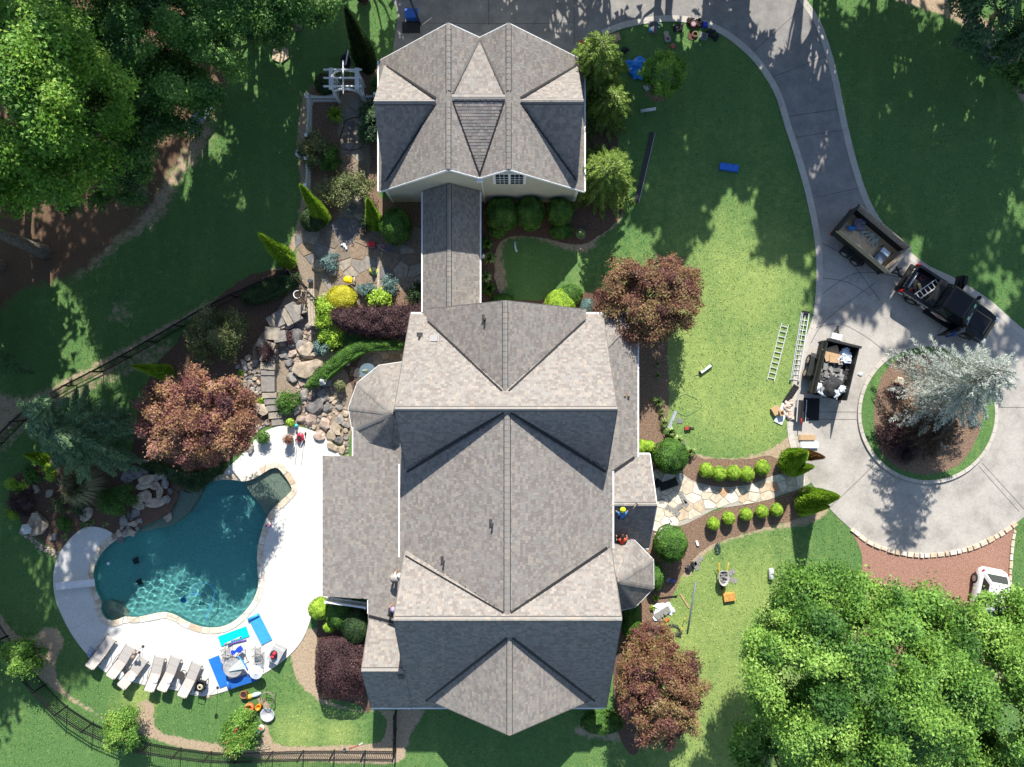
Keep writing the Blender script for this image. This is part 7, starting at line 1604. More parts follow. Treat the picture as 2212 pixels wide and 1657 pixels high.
def on_truck(x, y, z): return TM @ Vector((x, y, z))
def ladder(name, label, L, W, n, at, rz, z=.0, tilt=0.0, m='alu', group=None, ext=False):
    t = thing(name, label, 'ladder', at, rz, group); t.rotation_euler = (0, tilt, rz)
    for s in (-1, 1): mb = MB(); mb.box((0, s*W/2, .06), (L, .035, .09)); mb.build('rail', M[m], t, rel=False)
    for k in range(n): mb = MB(); mb.bar((-L/2+L*(k+.5)/n, -W/2, .06), (-L/2+L*(k+.5)/n, W/2, .06), .04); mb.build('rung', M[m], t, rel=False)
    if ext:
        for s in (-1, 1): mb = MB(); mb.box((.15, s*(W/2-.06), .14), (L*.92, .03, .08)); mb.build('rail', M[m], t, rel=False); mb = MB(); mb.box((-L/2, s*W/2, .04), (.14, .09, .14)); mb.build('foot', M['dark_rubber'], t, rel=False)
        mb = MB(); mb.tube([(-L*.4, 0, .12), (0, .02, .1), (L*.45, 0, .12)], .012, 5); mb.build('rope', M['white'], t, rel=False); mb = MB(); mb.box((L/2, 0, .12), (.2, W*.9, .1)); mb.build('end_bracket', M['black_metal'], t, rel=False)
    return t
ladder('step_ladder', 'short aluminium ladder lying across the black pickup bed', 1.75, .42, 6, on_truck(-1.72, 0, .98), math.radians(-33+68), tilt=.0)
one('plastic_pipe', 'white plastic pipe in the black pickup bed', 'pipe', 0, 0, lambda mb: mb.tube([(0, -.55, 0), (0, .55, 0)], .06, 8), M['white'], -33, at=on_truck(-2.72, .05, .84))
one('wood_block', 'tan wood block in the black pickup bed', 'wood', 0, 0, lambda mb: mb.box((0, 0, .06), (.16, .42, .12)), M['wood'], 20, at=on_truck(-2.15, -.05, .78))
for lab, x, y, s in (('heap of cords in the truck bed next to the tailgate side light', -2.35, -.5, 1), ('heap of dark cords in the truck bed far from the camera', -2.3, .5, 2)):
    one('cord_heap', lab, 'cord', 0, 0, lambda mb: [mb.tube([(.2*math.cos(a+k)*(1-.1*k), .16*math.sin(a+k), .03+.02*k) for a in np.linspace(0, 6.28, 14, endpoint=False)], .022, 5, closed=True) for k in range(6)], cm('cord_%d' % s, (.12, .03, .05), .6, .4), 30*s, at=on_truck(x, y, .78))
def trailer(label, at, rz, L, W, wood, deckm, tong=True, gate=True):
    t = thing('dump_trailer', label, 'trailer', at, rz); K = cm('trailer_black%d' % int(L*100), (.022, .022, .022), .55, .3)
    def pt(name, fn, m=K): mb = MB(); fn(mb); return mb.build(name, m, t, rel=False)
    pt('floor', lambda mb: mb.box((0, 0, .72), (L, W, .08)), deckm); pt('chassis', lambda mb: (mb.box((0, -.4, .58), (L, .12, .2)), mb.box((0, .4, .58), (L, .12, .2))))
    for s in (-1, 1):
        wl_ = pt('side_wall', lambda mb: (mb.box((0, s*W/2, 1.05), (L, .05, .66)), mb.box((0, s*(W/2+.05), 1.36), (L, .1, .08))))
        for k in range(4): mb = MB(); mb.box((-L/2+.1+(L-.2)*k/3, s*(W/2+.06), 1.05), (.09, .09, .66)); mb.build('rib', K, wl_, rel=False)
        if wood: pt('side_board', lambda mb: mb.box((0, s*(W/2+.03), 1.72), (L, .05, .62), rx=-s*.08), M['oldwood'])
        else: pt('side_extension', lambda mb: (mb.box((0, s*(W/2), 1.62), (L, .04, .48)), mb.box((0, s*W/2, 1.87), (L, .06, .05))))
        fd = pt('fender', lambda mb: mb.add([(-.85, s*(W/2+.05), .72), (-.6, s*(W/2+.05), .86), (.6, s*(W/2+.05), .86), (.85, s*(W/2+.05), .72), (-.85, s*(W/2+.36), .72), (-.6, s*(W/2+.36), .86), (.6, s*(W/2+.36), .86), (.85, s*(W/2+.36), .72)], [(0, 1, 5, 4), (1, 2, 6, 5), (2, 3, 7, 6)]))
        for x in (-.42, .42): wheel(t, x, s*(W/2+.2), .36, .22, 'chrome', 8)
    pt('front_wall', lambda mb: (mb.box((L/2, 0, 1.35), (.05, W, 1.2)), mb.box((L/2+.03, 0, 1.93), (.14, W+.2, .1))), M['oldwood'] if wood else K)
    if gate: pt('tailgate', lambda mb: (mb.box((-L/2, 0, 1.3), (.06, W, 1.15)), mb.box((-L/2-.03, 0, 1.9), (.1, W+.2, .07))), K)
    pt('tongue', lambda mb: (mb.bar((L/2, -.45, .52), (L/2+1.1, 0, .5), .09), mb.bar((L/2, .45, .52), (L/2+1.1, 0, .5), .09), mb.box((L/2+1.15, 0, .52), (.22, .1, .1)), mb.tube([(L/2+.75, .12, .1), (L/2+.75, .12, .95)], .04, 8)))
    for s in (-1, 1): pt('rear_light', lambda mb: mb.box((-L/2-.04, s*(W/2+.02), .8), (.05, .1, .2)), M['redlamp'])
    return t
t1at = Vector((22.0, 8.8, .03)); t1rz = math.radians(-40)
trailer('dump trailer with plywood sides hitched to the black pickup', t1at, t1rz, 3.95, 1.85, True, M['wood'])
def on1(x, y, z): return Matrix.Translation(t1at) @ Matrix.Rotation(t1rz, 4, 'Z') @ Vector((x, y, z))
parts('generator', 'small silver and black compressor in the front of the plywood trailer', 'compressor', 0, 0, [('casing', cm('casing', (.16, .2, .26), .35), lambda mb: mb.box((0, -.25, .2), (.6, .5, .4))), ('cover', cm('pale_cover', (.58, .66, .72), .3), lambda mb: mb.box((0, .2, .33), (.62, .34, .3), taper=.95)), ('frame', M['black_metal'], lambda mb: [mb.tube([(x, -.55, 0), (x, -.55, .5), (x, .45, .55), (x, .45, 0)], .025, 6) for x in (-.36, .36)])], -40, at=on1(1.25, -.05, .76))
def planks(mb):
    for k in range(10): mb.box((-.7+.15*k+random.uniform(-.05, .05), random.uniform(-.15, .15), .05+.03*(k % 3)), (.11, random.uniform(.5, .9), .03), random.uniform(-.9, .5))
one('lumber_scraps', 'pale lumber scraps along the side of the plywood trailer', 'lumber', 0, 0, planks, cm('pale_lumber', (.42, .44, .36), .8, .15), -40, at=on1(.0, .5, .76))
one('tarp_bundle', 'grey and blue tarpaulin bundle in the tail of the plywood trailer', 'tarpaulin', 0, 0, lambda mb: [mb.blob((random.uniform(-.3, .3), random.uniform(-.25, .25), .12), (.3, .2, .13), k, .4, 2, 1 if k == 2 else 0, False) for k in range(6)], [cm('mauve_tarp', (.22, .2, .25), .7), cm('blue_tarp2', (.03, .2, .5), .5)], 0, at=on1(-1.15, .5, .78))
one('plywood_sheet', 'bright plywood sheet lying on the floor of the plywood trailer', 'plywood', 0, 0, lambda mb: (mb.box((0, 0, .02), (2.6, 1.1, .025)), mb.box((-.3, .05, .045), (1.9, .9, .02), .04)), cm('plywood', (.62, .46, .28), .8, .2), -40, at=on1(-.45, -.3, .765))
t2at = Vector((19.78, .8, .03)); t2rz = math.radians(76.5)
trailer('black dump trailer piled with torn off shingles and rubbish', t2at, t2rz, 3.3, 1.95, False, M['dark_rubber'], gate=False)
def on2(x, y, z): return Matrix.Translation(t2at) @ Matrix.Rotation(t2rz, 4, 'Z') @ Vector((x, y, z))
one('cardboard_sheet', 'large flattened cardboard box in the rubbish trailer', 'cardboard', 0, 0, lambda mb: (mb.box((0, 0, .0), (.8, .95, .05), .1), mb.box((-.35, -.1, .06), (.5, .6, .05), -.25)), M['card'], 100, at=on2(.98, .42, 1.5))
M['poly'] = mat('white_polythene', (.62, .66, .72), .35, .25, 4)
for i, (lab, x, y, z, n, sp) in enumerate((('crumpled white plastic sheeting in the rubbish trailer beside the cardboard', .85, -.4, 1.42, 12, .4), ('white plastic sacks at the tail of the rubbish trailer', -1.35, .45, 1.3, 7, .3), ('printed plastic wrappers at the tail corner of the rubbish trailer', -1.2, -.6, 1.35, 7, .25))):
    one('plastic_sheeting', lab, 'plastic', 0, 0, lambda mb: [mb.blob((random.uniform(-sp, sp), random.uniform(-sp, sp), random.uniform(-.05, .12)), (.24, .16, .11), k+i*20, .55, 2, 0, False, rz=k, freq=2.2) for k in range(n)], M['poly'], 0, at=on2(x, y, z))
def debris():
    t = thing('shingle_debris', 'heap of torn grey shingles filling the rubbish trailer', 'shingles', on2(-.2, 0, .8), t2rz); g = random.Random(3)
    mt = [cm('scrap_%d' % k, c, .95, .2) for k, c in enumerate(((.10, .10, .10), (.2, .195, .19), (.28, .26, .24), (.05, .05, .055)))]
    mb = MB(); mb.blob((0, 0, .25), (1.3, .8, .35), 2, .2, 3); mb.build('heap', mt[3], t, rel=False)
    for k in range(64):
        x, y = g.uniform(-1.3, 1.1), g.uniform(-.82, .82); mb = MB(); mb.box((x, y, .45+.2*(1-abs(y))+g.uniform(-.05, .1)), (g.uniform(.25, .6), g.uniform(.2, .34), .015), g.uniform(0, 3.1), 0, g.uniform(-.35, .35), g.uniform(-.35, .35)); mb.build('shingle_scrap', g.choice(mt), t, rel=False)
debris()
one('rubbish_bag', 'black rubbish bag in the tail of the rubbish trailer', 'bag', 0, 0, lambda mb: mb.blob((0, 0, .1), (.5, .4, .25), 5, .3, 3, 0, True), M['dark_rubber'], 0, at=on2(-1.15, .0, 1.3))
one('tool_chest', 'white tool chest on the tongue of the rubbish trailer', 'box', 1800, 728, lambda mb: (mb.box((0, 0, .2), (.6, .34, .4)), mb.box((0, 0, .43), (.63, .37, .06))), M['white'], -14, .5)
def blackpanel(label, px, py, L, W, rz, z=0.03, n=5, h=.06):
    one('rubber_mat', label, 'mat', px, py, lambda mb: (mb.box((0, 0, h/2), (L, W, h)), [mb.box((-L/2+L*(k+.5)/n, 0, h+.012), (L/n*.55, W*.92, .03)) for k in range(n)]), M['dark_rubber'], rz, z)
blackpanel('ribbed black plastic panel on the lawn edge left of the rubbish trailer', 1707, 852, 1.35, .38, 57, n=8); blackpanel('wide black panel folded under the rubbish trailer tail', 1751, 884, 1.4, 1.0, 88, n=6)
parts('brake_cart', 'long black metal cart with pale edges and a red handle', 'cart', 1724, 887, [('deck', M['dark_rubber'], lambda mb: mb.box((0, 0, .45), (.5, 1.35, .1))), ('edge', M['alu'], lambda mb: mb.box((-.27, 0, .47), (.04, 1.4, .08))), ('edge', M['alu'], lambda mb: mb.box((.27, 0, .47), (.04, 1.4, .08))), ('rib', M['black_metal'], lambda mb: mb.box((0, .1, .53), (.06, 1.0, .05))), ('handle', cm('red_bar', (.45, .02, .03)), lambda mb: mb.tube([(0, -.45, .5), (.02, -.85, .6)], .03, 6))]+[('leg', M['black_metal'], (lambda x, y: lambda mb: mb.bar((x, y, 0), (x, y, .45), .05))(x, y)) for x in (-.2, .2) for y in (-.6, .6)], -4)
one('cardboard_box', 'open cardboard boxes on the grass left of the black cart', 'box', 1679, 890, lambda mb: (mb.box((-.15, .1, .12), (.5, .5, .24), .5), mb.box((.15, -.05, .2), (.3, .35, .38), .3), mb.box((.15, -.05, .39), (.16, .2, .01), .3, 1)), [M['card'], M['soil']])
one('foam_board', 'white foam board on the grass beside the cardboard boxes', 'board', 1688, 894, lambda mb: mb.box((0, 0, .04), (.55, 1.3, .05)), M['poly'], -25)
one('insulation_wrap', 'crumpled pinkish wrapping beside the black cart', 'wrapping', 1703, 885, lambda mb: [mb.blob((random.uniform(-.15, .15), random.uniform(-.45, .45), .1), (.2, .16, .1), k, .5, 2, 0, False, rz=k) for k in range(9)], cm('pink_paper', (.5, .4, .34), .8, .25))
for lab, x, y, L, W, m in (('tan shingle bundle on the drive below the black cart', 1741, 945, 1.0, .34, M['card']), ('white wrapped bundle below the tan one on the drive', 1746, 961, 1.1, .42, M['poly'])):
    one('shingle_bundle', lab, 'bundle', x, y, lambda mb: (mb.box((0, 0, .05), (L, W, .08)), mb.box((.03, .01, .12), (L*.95, W*.95, .06))), m, 0, .03)
one('small_carton', 'small orange carton beside the trailer wheel', 'box', 1736, 809, lambda mb: (mb.box((0, 0, .11), (.26, .2, .22)), mb.box((0, .02, .225), (.24, .17, .012)), mb.box((.1, 0, .235), (.02, .18, .01))), cm('carton', (.6, .34, .06), .7), 5)
one('plastic_scrap', 'white scrap of plastic on the drive beside the kerb', 'plastic', 1858, 808, lambda mb: mb.blob((0, 0, .04), (.16, .11, .05), 4, .5, 2), M['poly'], 0, .03)
q, L_, a = ln((1694, 700), (1663, 822)); ladder('straight_ladder', 'aluminium straight ladder lying on the sunny lawn', L_, .45, 11, q, a, group='aluminium ladders on the lawn')
q, L_, a = ln((1738, 676), (1714, 825)); ladder('extension_ladder', 'aluminium extension ladder with rope lying along the drive edge', L_, .5, 14, q, a, group='aluminium ladders on the lawn', ext=True).rotation_euler[2] = a+math.pi
# ---------- white car
def car():
    t = thing('parked_car', 'white hatchback parked on red gravel under the oak', 'car', (29.75, -13.75, .02), math.radians(-101)); B = M['whitepaint']
    def pt(name, fn, m=B, par=None): mb = MB(); fn(mb); return mb.build(name, m, par or t, rel=False)
    def sc(x, w, z0, z1): return [(x, -w*.9, z0), (x, -w, z0+.15), (x, -w, z1-.25), (x, -w*.93, z1-.06), (x, -w*.75, z1), (x, 0, z1+.03), (x, w*.75, z1), (x, w*.93, z1-.06), (x, w, z1-.25), (x, w, z0+.15), (x, w*.9, z0)]
    pt('body', lambda mb: loft(mb, [sc(-2.15, .68, .35, .82), sc(-2.05, .82, .25, .95), sc(-1.5, .89, .2, 1.0), sc(0, .9, .2, .97), sc(1.0, .88, .2, .93), sc(1.75, .82, .22, .8), sc(2.12, .65, .3, .66)], smooth=True))
    def cab(mb):
        lo = [(-1.9, -.76, .95), (1.05, -.8, .92), (1.05, .8, .92), (-1.9, .76, .95)]; hi = [(-1.45, -.6, 1.44), (.2, -.62, 1.45), (.2, .62, 1.45), (-1.45, .6, 1.44)]
        mb.add(lo+hi, [(k, (k+1) % 4, 4+(k+1) % 4, 4+k) for k in range(4)]); mb.add([(-1.45, -.6, 1.44), (.2, -.62, 1.45), (.2, .62, 1.45), (-1.45, .6, 1.44), (-1.2, -.45, 1.49), (.05, -.45, 1.5), (.05, .45, 1.5), (-1.2, .45, 1.49)], [(0, 1, 5, 4), (1, 2, 6, 5), (2, 3, 7, 6), (3, 0, 4, 7), (4, 5, 6, 7)])
    c = pt('cabin', cab)
    def gl(q, off): q = [Vector(x) for x in q]; m_ = sum(q, Vector())/4; q = [m_+(x-m_)*.86+Vector(off) for x in q]; return lambda mb: mb.add(q, [(0, 1, 2, 3)])
    pt('rear_window', gl(((-1.9, .76, .95), (-1.9, -.76, .95), (-1.45, -.6, 1.44), (-1.45, .6, 1.44)), (-.012, 0, .012)), M['glass_dark'], c); pt('windscreen', gl(((1.05, -.8, .92), (1.05, .8, .92), (.2, .62, 1.45), (.2, -.62, 1.45)), (.012, 0, .012)), M['glass_dark'], c)
    for s in (-1, 1):
        pt('side_window', gl(((-1.8, s*.77, .95), (.95, s*.8, .93), (.18, s*.62, 1.44), (-1.4, s*.6, 1.43)), (0, s*.013, .006)), M['glass_dark'], c); pt('tail_light', (lambda s: lambda mb: mb.blob((-1.98, s*.68, .82), (.12, .16, .11), 2, .05, 2, 0, True))(s), M['redlamp'])
        pt('mirror', (lambda s: lambda mb: mb.blob((.65, s*.97, .98), (.09, .12, .08), 2, .05, 2, 0, True))(s)); pt('headlight', (lambda s: lambda mb: mb.blob((1.95, s*.6, .66), (.15, .16, .07), 2, .05, 2, 0, True))(s), M['clearlamp'])
        for x in (-1.35, 1.3): wheel(t, x, s*.82, .33, .2, 'chrome', 9)
    pt('rear_bumper', lambda mb: mb.box((-2.12, 0, .48), (.16, 1.3, .2), taper=.92))
car()
# ---------- stone edging along the lower drive edge
def edging(label, pts, at, w=.26, seed=1):
    t = thing('stone_edging', label, 'edging', P(*at)); L = spline(PL(pts), .06, False); g = random.Random(seed); i = 0
    while i < len(L)-6:
        k = g.choice([4, 5, 6, 7]); a, b = Vector(L[i]), Vector(L[min(i+k, len(L)-1)]); i += k+1; d = (b-a)
        if d.length < .05: continue
        nrm = Vector((d.y, -d.x)).normalized()*w*g.uniform(.4, .55); mb = MB(); mb.prism([tuple(a-nrm), tuple(b-nrm*.95), tuple(b+nrm), tuple(a+nrm*1.05)], 0, .09+g.uniform(0, .04), 0, .06); mb.build('edging_stone', g.choice([STONE[0], STONE[1], STONE[3], STONE[4]]), t)
edging('row of tan edging stones along the lower curve of the driveway', [(1838,1142),(1878,1172),(1930,1191),(1985,1199),(2040,1196),(2100,1182),(2160,1153),(2195,1128)], (1985, 1199))
edging('row of tan edging stones between the red gravel and the right lawn', [(2190,1145),(2184,1180),(2180,1240),(2178,1300)], (2183, 1190), .2, 2)
# ---------- things lying on the upper lawn
def crumple(n, sx, sy, sz, r, seed): 
    g = random.Random(seed); return lambda mb: [mb.blob((g.uniform(-sx, sx), g.uniform(-sy, sy), sz+g.uniform(0, sz)), (r*g.uniform(.7, 1.2), r*g.uniform(.5, .9), sz*1.2), seed+k, .5, 2, 0, False, rz=g.uniform(0, 3)) for k in range(n)]
one('blue_tarpaulin', 'crumpled bright blue tarpaulin beside the yellow green larch', 'tarpaulin', 1376, 150, crumple(16, .45, .4, .1, .36, 3), cm('blue_tarp', (.005, .2, .62), .4, .15))
one('shovel', 'wide pale shovel leaning from the blue tarpaulin', 'shovel', 1396, 187, lambda mb: (mb.prism([(-.18, -.28), (.18, -.28), (.22, 0), (.18, .12), (-.18, .12), (-.22, 0)], .03, .06, 0), mb.tube([(0, .1, .05), (.0, .95, .12)], .022, 6, 1)), [cm('shovel_pan', (.45, .48, .5), .4), cm('shovel_handle', (.55, .38, .08))], 28)
one('wrapped_roll', 'pale blue wrapped roll on the shaded lawn below the mulch ring', 'roll', 1399, 239, lambda mb: mb.tube([(-.48, 0, .1), (0, 0, .1), (.48, 0, .1)], .1, 12), M['poly'], 9)
one('wood_plank', 'short tan board under the larches beside the garage', 'board', 1317, 267, lambda mb: (mb.box((0, 0, .05), (.95, .3, .05), 0), mb.box((-.1, .02, .09), (.7, .26, .03), .05)), M['wood'], 6)
q, L_, a = ln((1409, 287), (1374, 437)); one('drip_edge_board', 'long dark board lying on the shaded lawn beside the lower larch', 'board', 0, 0, lambda mb: (mb.box((0, 0, .04), (L_, .3, .06)), mb.box((0, .15, .09), (L_, .02, .05), 0, 1)), [cm('dark_board', (.03, .03, .034), .5), M['alu']], math.degrees(a), at=q)
one('blue_crate', 'long blue shingle bundle alone on the shaded lawn', 'bundle', 1573, 363, lambda mb: (mb.box((0, 0, .08), (1.2, .44, .14)), mb.box((0, 0, .17), (1.17, .42, .03))), cm('blue_wrap', (.01, .14, .58), .35, .2), -8)
def case(mb):
    mb.box((0, .18, .06), (.52, .36, .1)); mb.box((0, -.2, .06), (.52, .36, .1)); mb.box((0, .18, .115), (.44, .28, .012), 0, 1); mb.box((0, -.2, .115), (.44, .28, .012), 0, 1)
one('tool_case', 'open grey tool case on the lawn at the top of the drive curve', 'case', 1409, 60, case, [cm('case_mauve', (.2, .18, .2), .6), cm('case_in', (.1, .09, .1), .8)], 0)
one('blue_pouch', 'small bright blue pouch in the open tool case', 'pouch', 1403, 67, lambda mb: mb.prism([(-.1, -.1), (.08, -.1), (.1, .1), (-.02, .1)], .12, .16), cm('pouch_blue', (.02, .3, .65)))
one('pipe_fittings', 'white pipe fittings beside the open tool case', 'fittings', 1421, 55, lambda mb: (mb.tube([(0, .2, .04), (.02, .05, .04)], .035, 8), mb.tube([(.06, .1, .04), (.14, .02, .04)], .04, 8), mb.tube([(-.02, -.08, .04), (.1, -.18, .04)], .035, 8)), M['white'])
one('longboard', 'tan rounded board on the lawn with a tub on it', 'board', 1439, 80, lambda mb: mb.prism([(.16*math.cos(a)*1.0, (.2 if math.sin(a) > 0 else -.2)+.16*math.sin(a)) for a in np.linspace(0, 6.28, 18, endpoint=False)], 0, .07), M['oldwood'], 8)
one('nail_tub', 'pale square tub of red nails on the tan board', 'tub', 1441, 87, lambda mb: (mb.box((0, 0, .12), (.28, .26, .14), taper=1.1), mb.box((0, 0, .2), (.2, .18, .01), 0, 1)), [cm('tub_lilac', (.36, .38, .5)), cm('nails', (.25, .06, .06), .7, .5)], 0, .07)
one('red_case', 'flat coral red case on the lawn above the young tree', 'case', 1452, 101, lambda mb: (mb.box((0, 0, .05), (.27, .27, .1)), mb.box((0, 0, .11), (.24, .24, .02))), cm('coral', (.5, .12, .1), .5), 38)
one('tool_bag', 'black tool bag on the lawn right of the tan board', 'bag', 1464, 62, crumple(9, .2, .13, .07, .18, 12), M['dark_rubber'], 30)
one('tool_bag', 'dark heap of tool belts against the drive curve', 'bag', 1499, 50, crumple(16, .4, .2, .08, .18, 14), cm('leather', (.035, .022, .018), .7, .4), -8)
one('nail_drum', 'maroon round drum among the tool belts', 'drum', 1495, 57, lambda mb: (mb.cyl((0, 0, 0), .16, .3, 18, r2=.17), mb.cyl((0, 0, .3), .13, .01, 16, 1)), [cm('maroon', (.2, .05, .07), .4), cm('drum_top', (.35, .25, .27), .5)])
one('hose_coil', 'brown coiled air hose on a round mat at the drive curve', 'hose', 1498, 76, lambda mb: (mb.cyl((-.08, -.03, 0), .32, .03, 24), [mb.tube([(.06+r*math.cos(a), r*math.sin(a), .06+.02*i) for a in np.linspace(0, 6.28, 20, endpoint=False)], .022, 5, 1, True) for i, r in enumerate((.18, .16, .19, .15))]), [cm('rust_mat', (.1, .04, .025), .8), cm('tan_hose', (.2, .13, .07), .6)])
one('blue_carton', 'small bright blue carton at the drive curve', 'box', 1521, 56, lambda mb: (mb.box((0, 0, .12), (.3, .28, .22)), mb.box((0, 0, .235), (.27, .24, .015))), cm('carton_blue', (.03, .06, .5), .5), -5)
one('grey_tub', 'shallow grey tub on the lawn below the blue carton', 'tub', 1518, 81, lambda mb: (mb.box((0, 0, .08), (.46, .42, .16), taper=1.06), mb.box((0, 0, .165), (.38, .34, .01), 0, 1)), [cm('tub_grey', (.2, .21, .23), .5), cm('tub_in', (.1, .105, .115), .6)], -18)
one('jacket', 'dark crumpled jacket on the lawn beside the grey tub', 'jacket', 1539, 78, crumple(12, .22, .32, .05, .16, 17), cm('jacket_black', (.018, .018, .022), .9), 20)
one('carton', 'opened cardboard carton behind the tall larch', 'box', 1323, 86, lambda mb: (mb.box((0, 0, .1), (.5, .55, .2), .3), mb.box((.3, .1, .2), (.25, .5, .02), .3)), M['card'])
one('red_tin', 'small orange red tin on the drive by the garage corner', 'tin', 1255, 95, lambda mb: (mb.box((0, 0, .1), (.3, .24, .2)), mb.cyl((0, 0, .2), .06, .05, 10)), cm('tin_red', (.55, .12, .03), .4))
one('black_bag', 'small black bag on the lawn right of the tall larch', 'bag', 1351, 110, crumple(5, .14, .1, .07, .16, 19), M['dark_rubber'])
def sweeper():
    parts('magnet_sweeper', 'white magnetic sweeper with a thin handle on the sunny lawn', 'sweeper', 1523, 797, [('bar', M['white'], lambda mb: mb.box((0, 0, .16), (.78, .14, .1))), ('handle', cm('thin_steel', (.2, .08, .07)), lambda mb: mb.tube([(-.05, .0, .2), (-.25, .8, .75)], .014, 6))]+[('wheel', M['dark_rubber'], (lambda x: lambda mb: mb.tube([(x, .09*math.cos(a), .1+.09*math.sin(a)) for a in np.linspace(0, 6.28, 12, endpoint=False)], .035, 6, closed=True))(x)) for x in (-.43, .43)], 36)
sweeper()
q, L_, a = ln((1442, 928), (1459, 888)); one('metal_flashing', 'strip of grey metal flashing at the edge of the east bed', 'flashing', 0, 0, lambda mb: (mb.box((0, 0, .03), (L_, .2, .03)), mb.box((0, .1, .06), (L_, .02, .06)), mb.box((0, -.1, .06), (L_, .02, .06))), cm('zinc', (.33, .36, .4), .35), math.degrees(a), at=q)
one('chainsaw', 'red chainsaw on the lawn beside the east bed', 'chainsaw', 1485, 925, lambda mb: (mb.box((-.08, 0, .1), (.26, .18, .2), .2), mb.box((.1, .02, .14), (.14, .12, .16), .2, 1), mb.box((.25, .05, .1), (.3, .02, .09), .25, 1)), [cm('saw_red', (.4, .05, .03), .5, .4), M['dark_rubber']])
one('slate_tile', 'grey slate tile on the lawn edge beside the metal flashing', 'tile', 1467, 909, lambda mb: (mb.box((0, 0, .02), (.34, .3, .03)), mb.box((.02, .0, .04), (.3, .13, .012))), M['grey_plastic'], 0)
one('slate_tile', 'grey tile leaning at the bed edge behind the round front shrub', 'tile', 1473, 957, lambda mb: (mb.box((0, 0, .04), (.3, .34, .03), rx=.15), mb.box((0, 0, .07), (.3, .14, .012), rx=.15)), M['grey_plastic'], 10)
one('garden_hose', 'thin green hose looped on the lawn beside the east bed', 'hose', 1480, 875, lambda mb: mb.tube([(.85*math.cos(a)+.2*math.cos(3*a), .7*math.sin(a), .02) for a in np.linspace(.5, 6.5, 40)], .012, 5), cm('green_hose', (.12, .25, .14), .5))
one('downspout_piece', 'white downspout elbow on the mulch below the garage shrubs', 'downspout', 1113, 533, lambda mb: mb.tube([(-.05, .32, .05), (-.02, .0, .05), (.03, -.22, .05), (.1, -.32, .05)], .06, 8), M['white'])
# ---------- front walk and lower lawn
M['scrap'] = cm('shingle_scrap_grey', (.24, .235, .22), .95, .15)
def strip(label, px, py, L, W, rz, z=.02, tabs=True, group='shingle strips'):
    def f(mb):
        mb.box((0, W*.2, .01), (L, W*.6, .012))
        n = 4
        for k in range(n): mb.box((-L/2+L*(k+.5)/n, -W*.28, .014), (L/n*(.7 if tabs else .98), W*.42, .014))
    one('shingle_strip', label, 'shingle', px, py, f, M['scrap'], rz, z, group)
for lab, x, y, L, W, r in (('shingle strip on the front walk nearest the stair railing', 1452,1103,1.0,.33,-33), ('small shingle strip on the front walk beside the orange stone', 1474,1075,.85,.3,-65), ('shingle piece crossing another on the front walk', 1466,1096,.5,.32,40), ('shingle piece at the edge of the crossed strips on the front walk', 1479,1088,.45,.32,-35), ('small shingle corner at the porch edge of the walk', 1429,1082,.35,.28,0)):
    strip(lab, x, y, L, W, r, .065)
for lab, x, y, L, W, r in (('grey shingle strip right of the rubble wheelbarrow', 1573,1240,.95,.33,28), ('grey shingle strip under the other right of the wheelbarrow', 1578,1252,.85,.33,-15), ('folded grey shingle strip on the lawn below the round front shrub', 1508,1213,.75,.34,55), ('grey shingle strip crossing the folded one on the lawn', 1502,1222,.6,.3,-60)):
    strip(lab, x, y, L, W, r)
blackpanel('dark panel on the shaded part of the front walk', 1443, 1046, 1.15, .5, 20, .06, 4, .1); blackpanel('small dark panel beside the porch edge of the walk', 1419, 1043, .5, .4, 50, .06, 3, .15)
one('black_sack', 'small black sack with shingle scraps on the lawn edge', 'sack', 1489, 1221, crumple(6, .16, .18, .09, .18, 23), cm('shiny_black', (.03, .03, .035), .3))
one('rope_coil', 'dark green rope coil on the lawn above the wheelbarrow', 'rope', 1549, 1188, lambda mb: [mb.tube([(r*math.cos(a)*.6+.06*math.sin(a*2+k), (r+.1)*math.sin(a)+.04*k, .03+.015*k) for a in np.linspace(0, 6.28, 22, endpoint=False)], .018, 5, closed=True) for k, r in enumerate((.2, .22, .18, .24, .16, .2))], cm('rope_green', (.035, .07, .07), .7))
one('underlay_roll', 'pale grey roll lying on the sunny front lawn', 'roll', 1663, 1238, lambda mb: mb.lathe([(0, -.34), (.13, -.34), (.16, -.3), (.16, .3), (.14, .34), (.05, .34), (.04, .28), (0, .28)], 18), cm('roll_grey', (.45, .47, .48), .7)).rotation_euler = (math.radians(90), 0, 0)
bpy.data.objects['underlay_roll'].location.z = .17
one('foam_block', 'orange brown foam block on the sunny front lawn', 'foam', 1573, 1288, lambda mb: mb.blob((0, 0, .13), (.42, .3, .16), 8, .06, 3, 0, False, .6) if False else (mb.box((0, 0, .12), (.74, .5, .24), taper=.96), [mb.box((-.25+.1*k, .05*((k*3) % 5-2), .242), (.05, .03, .01), .4*k) for k in range(6)]), cm('foam_orange', (.52, .27, .07), .95, .25), 9)
q, L_, a = ln((1502, 1255), (1484, 1366)); one('metal_pole', 'long grey metal pole lying on the front lawn', 'pole', 0, 0, lambda mb: mb.tube([(-L_/2, 0, .05), (0, 0, .05), (L_/2, 0, .05)], .055, 10), cm('pole_grey', (.13, .155, .175), .5), math.degrees(a), at=q)
q, L_, a = ln((1469, 1283), (1488, 1313)); one('timber_offcut', 'short tan timber offcut on the front lawn', 'timber', 0, 0, lambda mb: (mb.box((0, 0, .03), (L_, .09, .05)), mb.box((-L_/2+.03, 0, .058), (.05, .088, .006))), M['wood'], math.degrees(a), at=q)
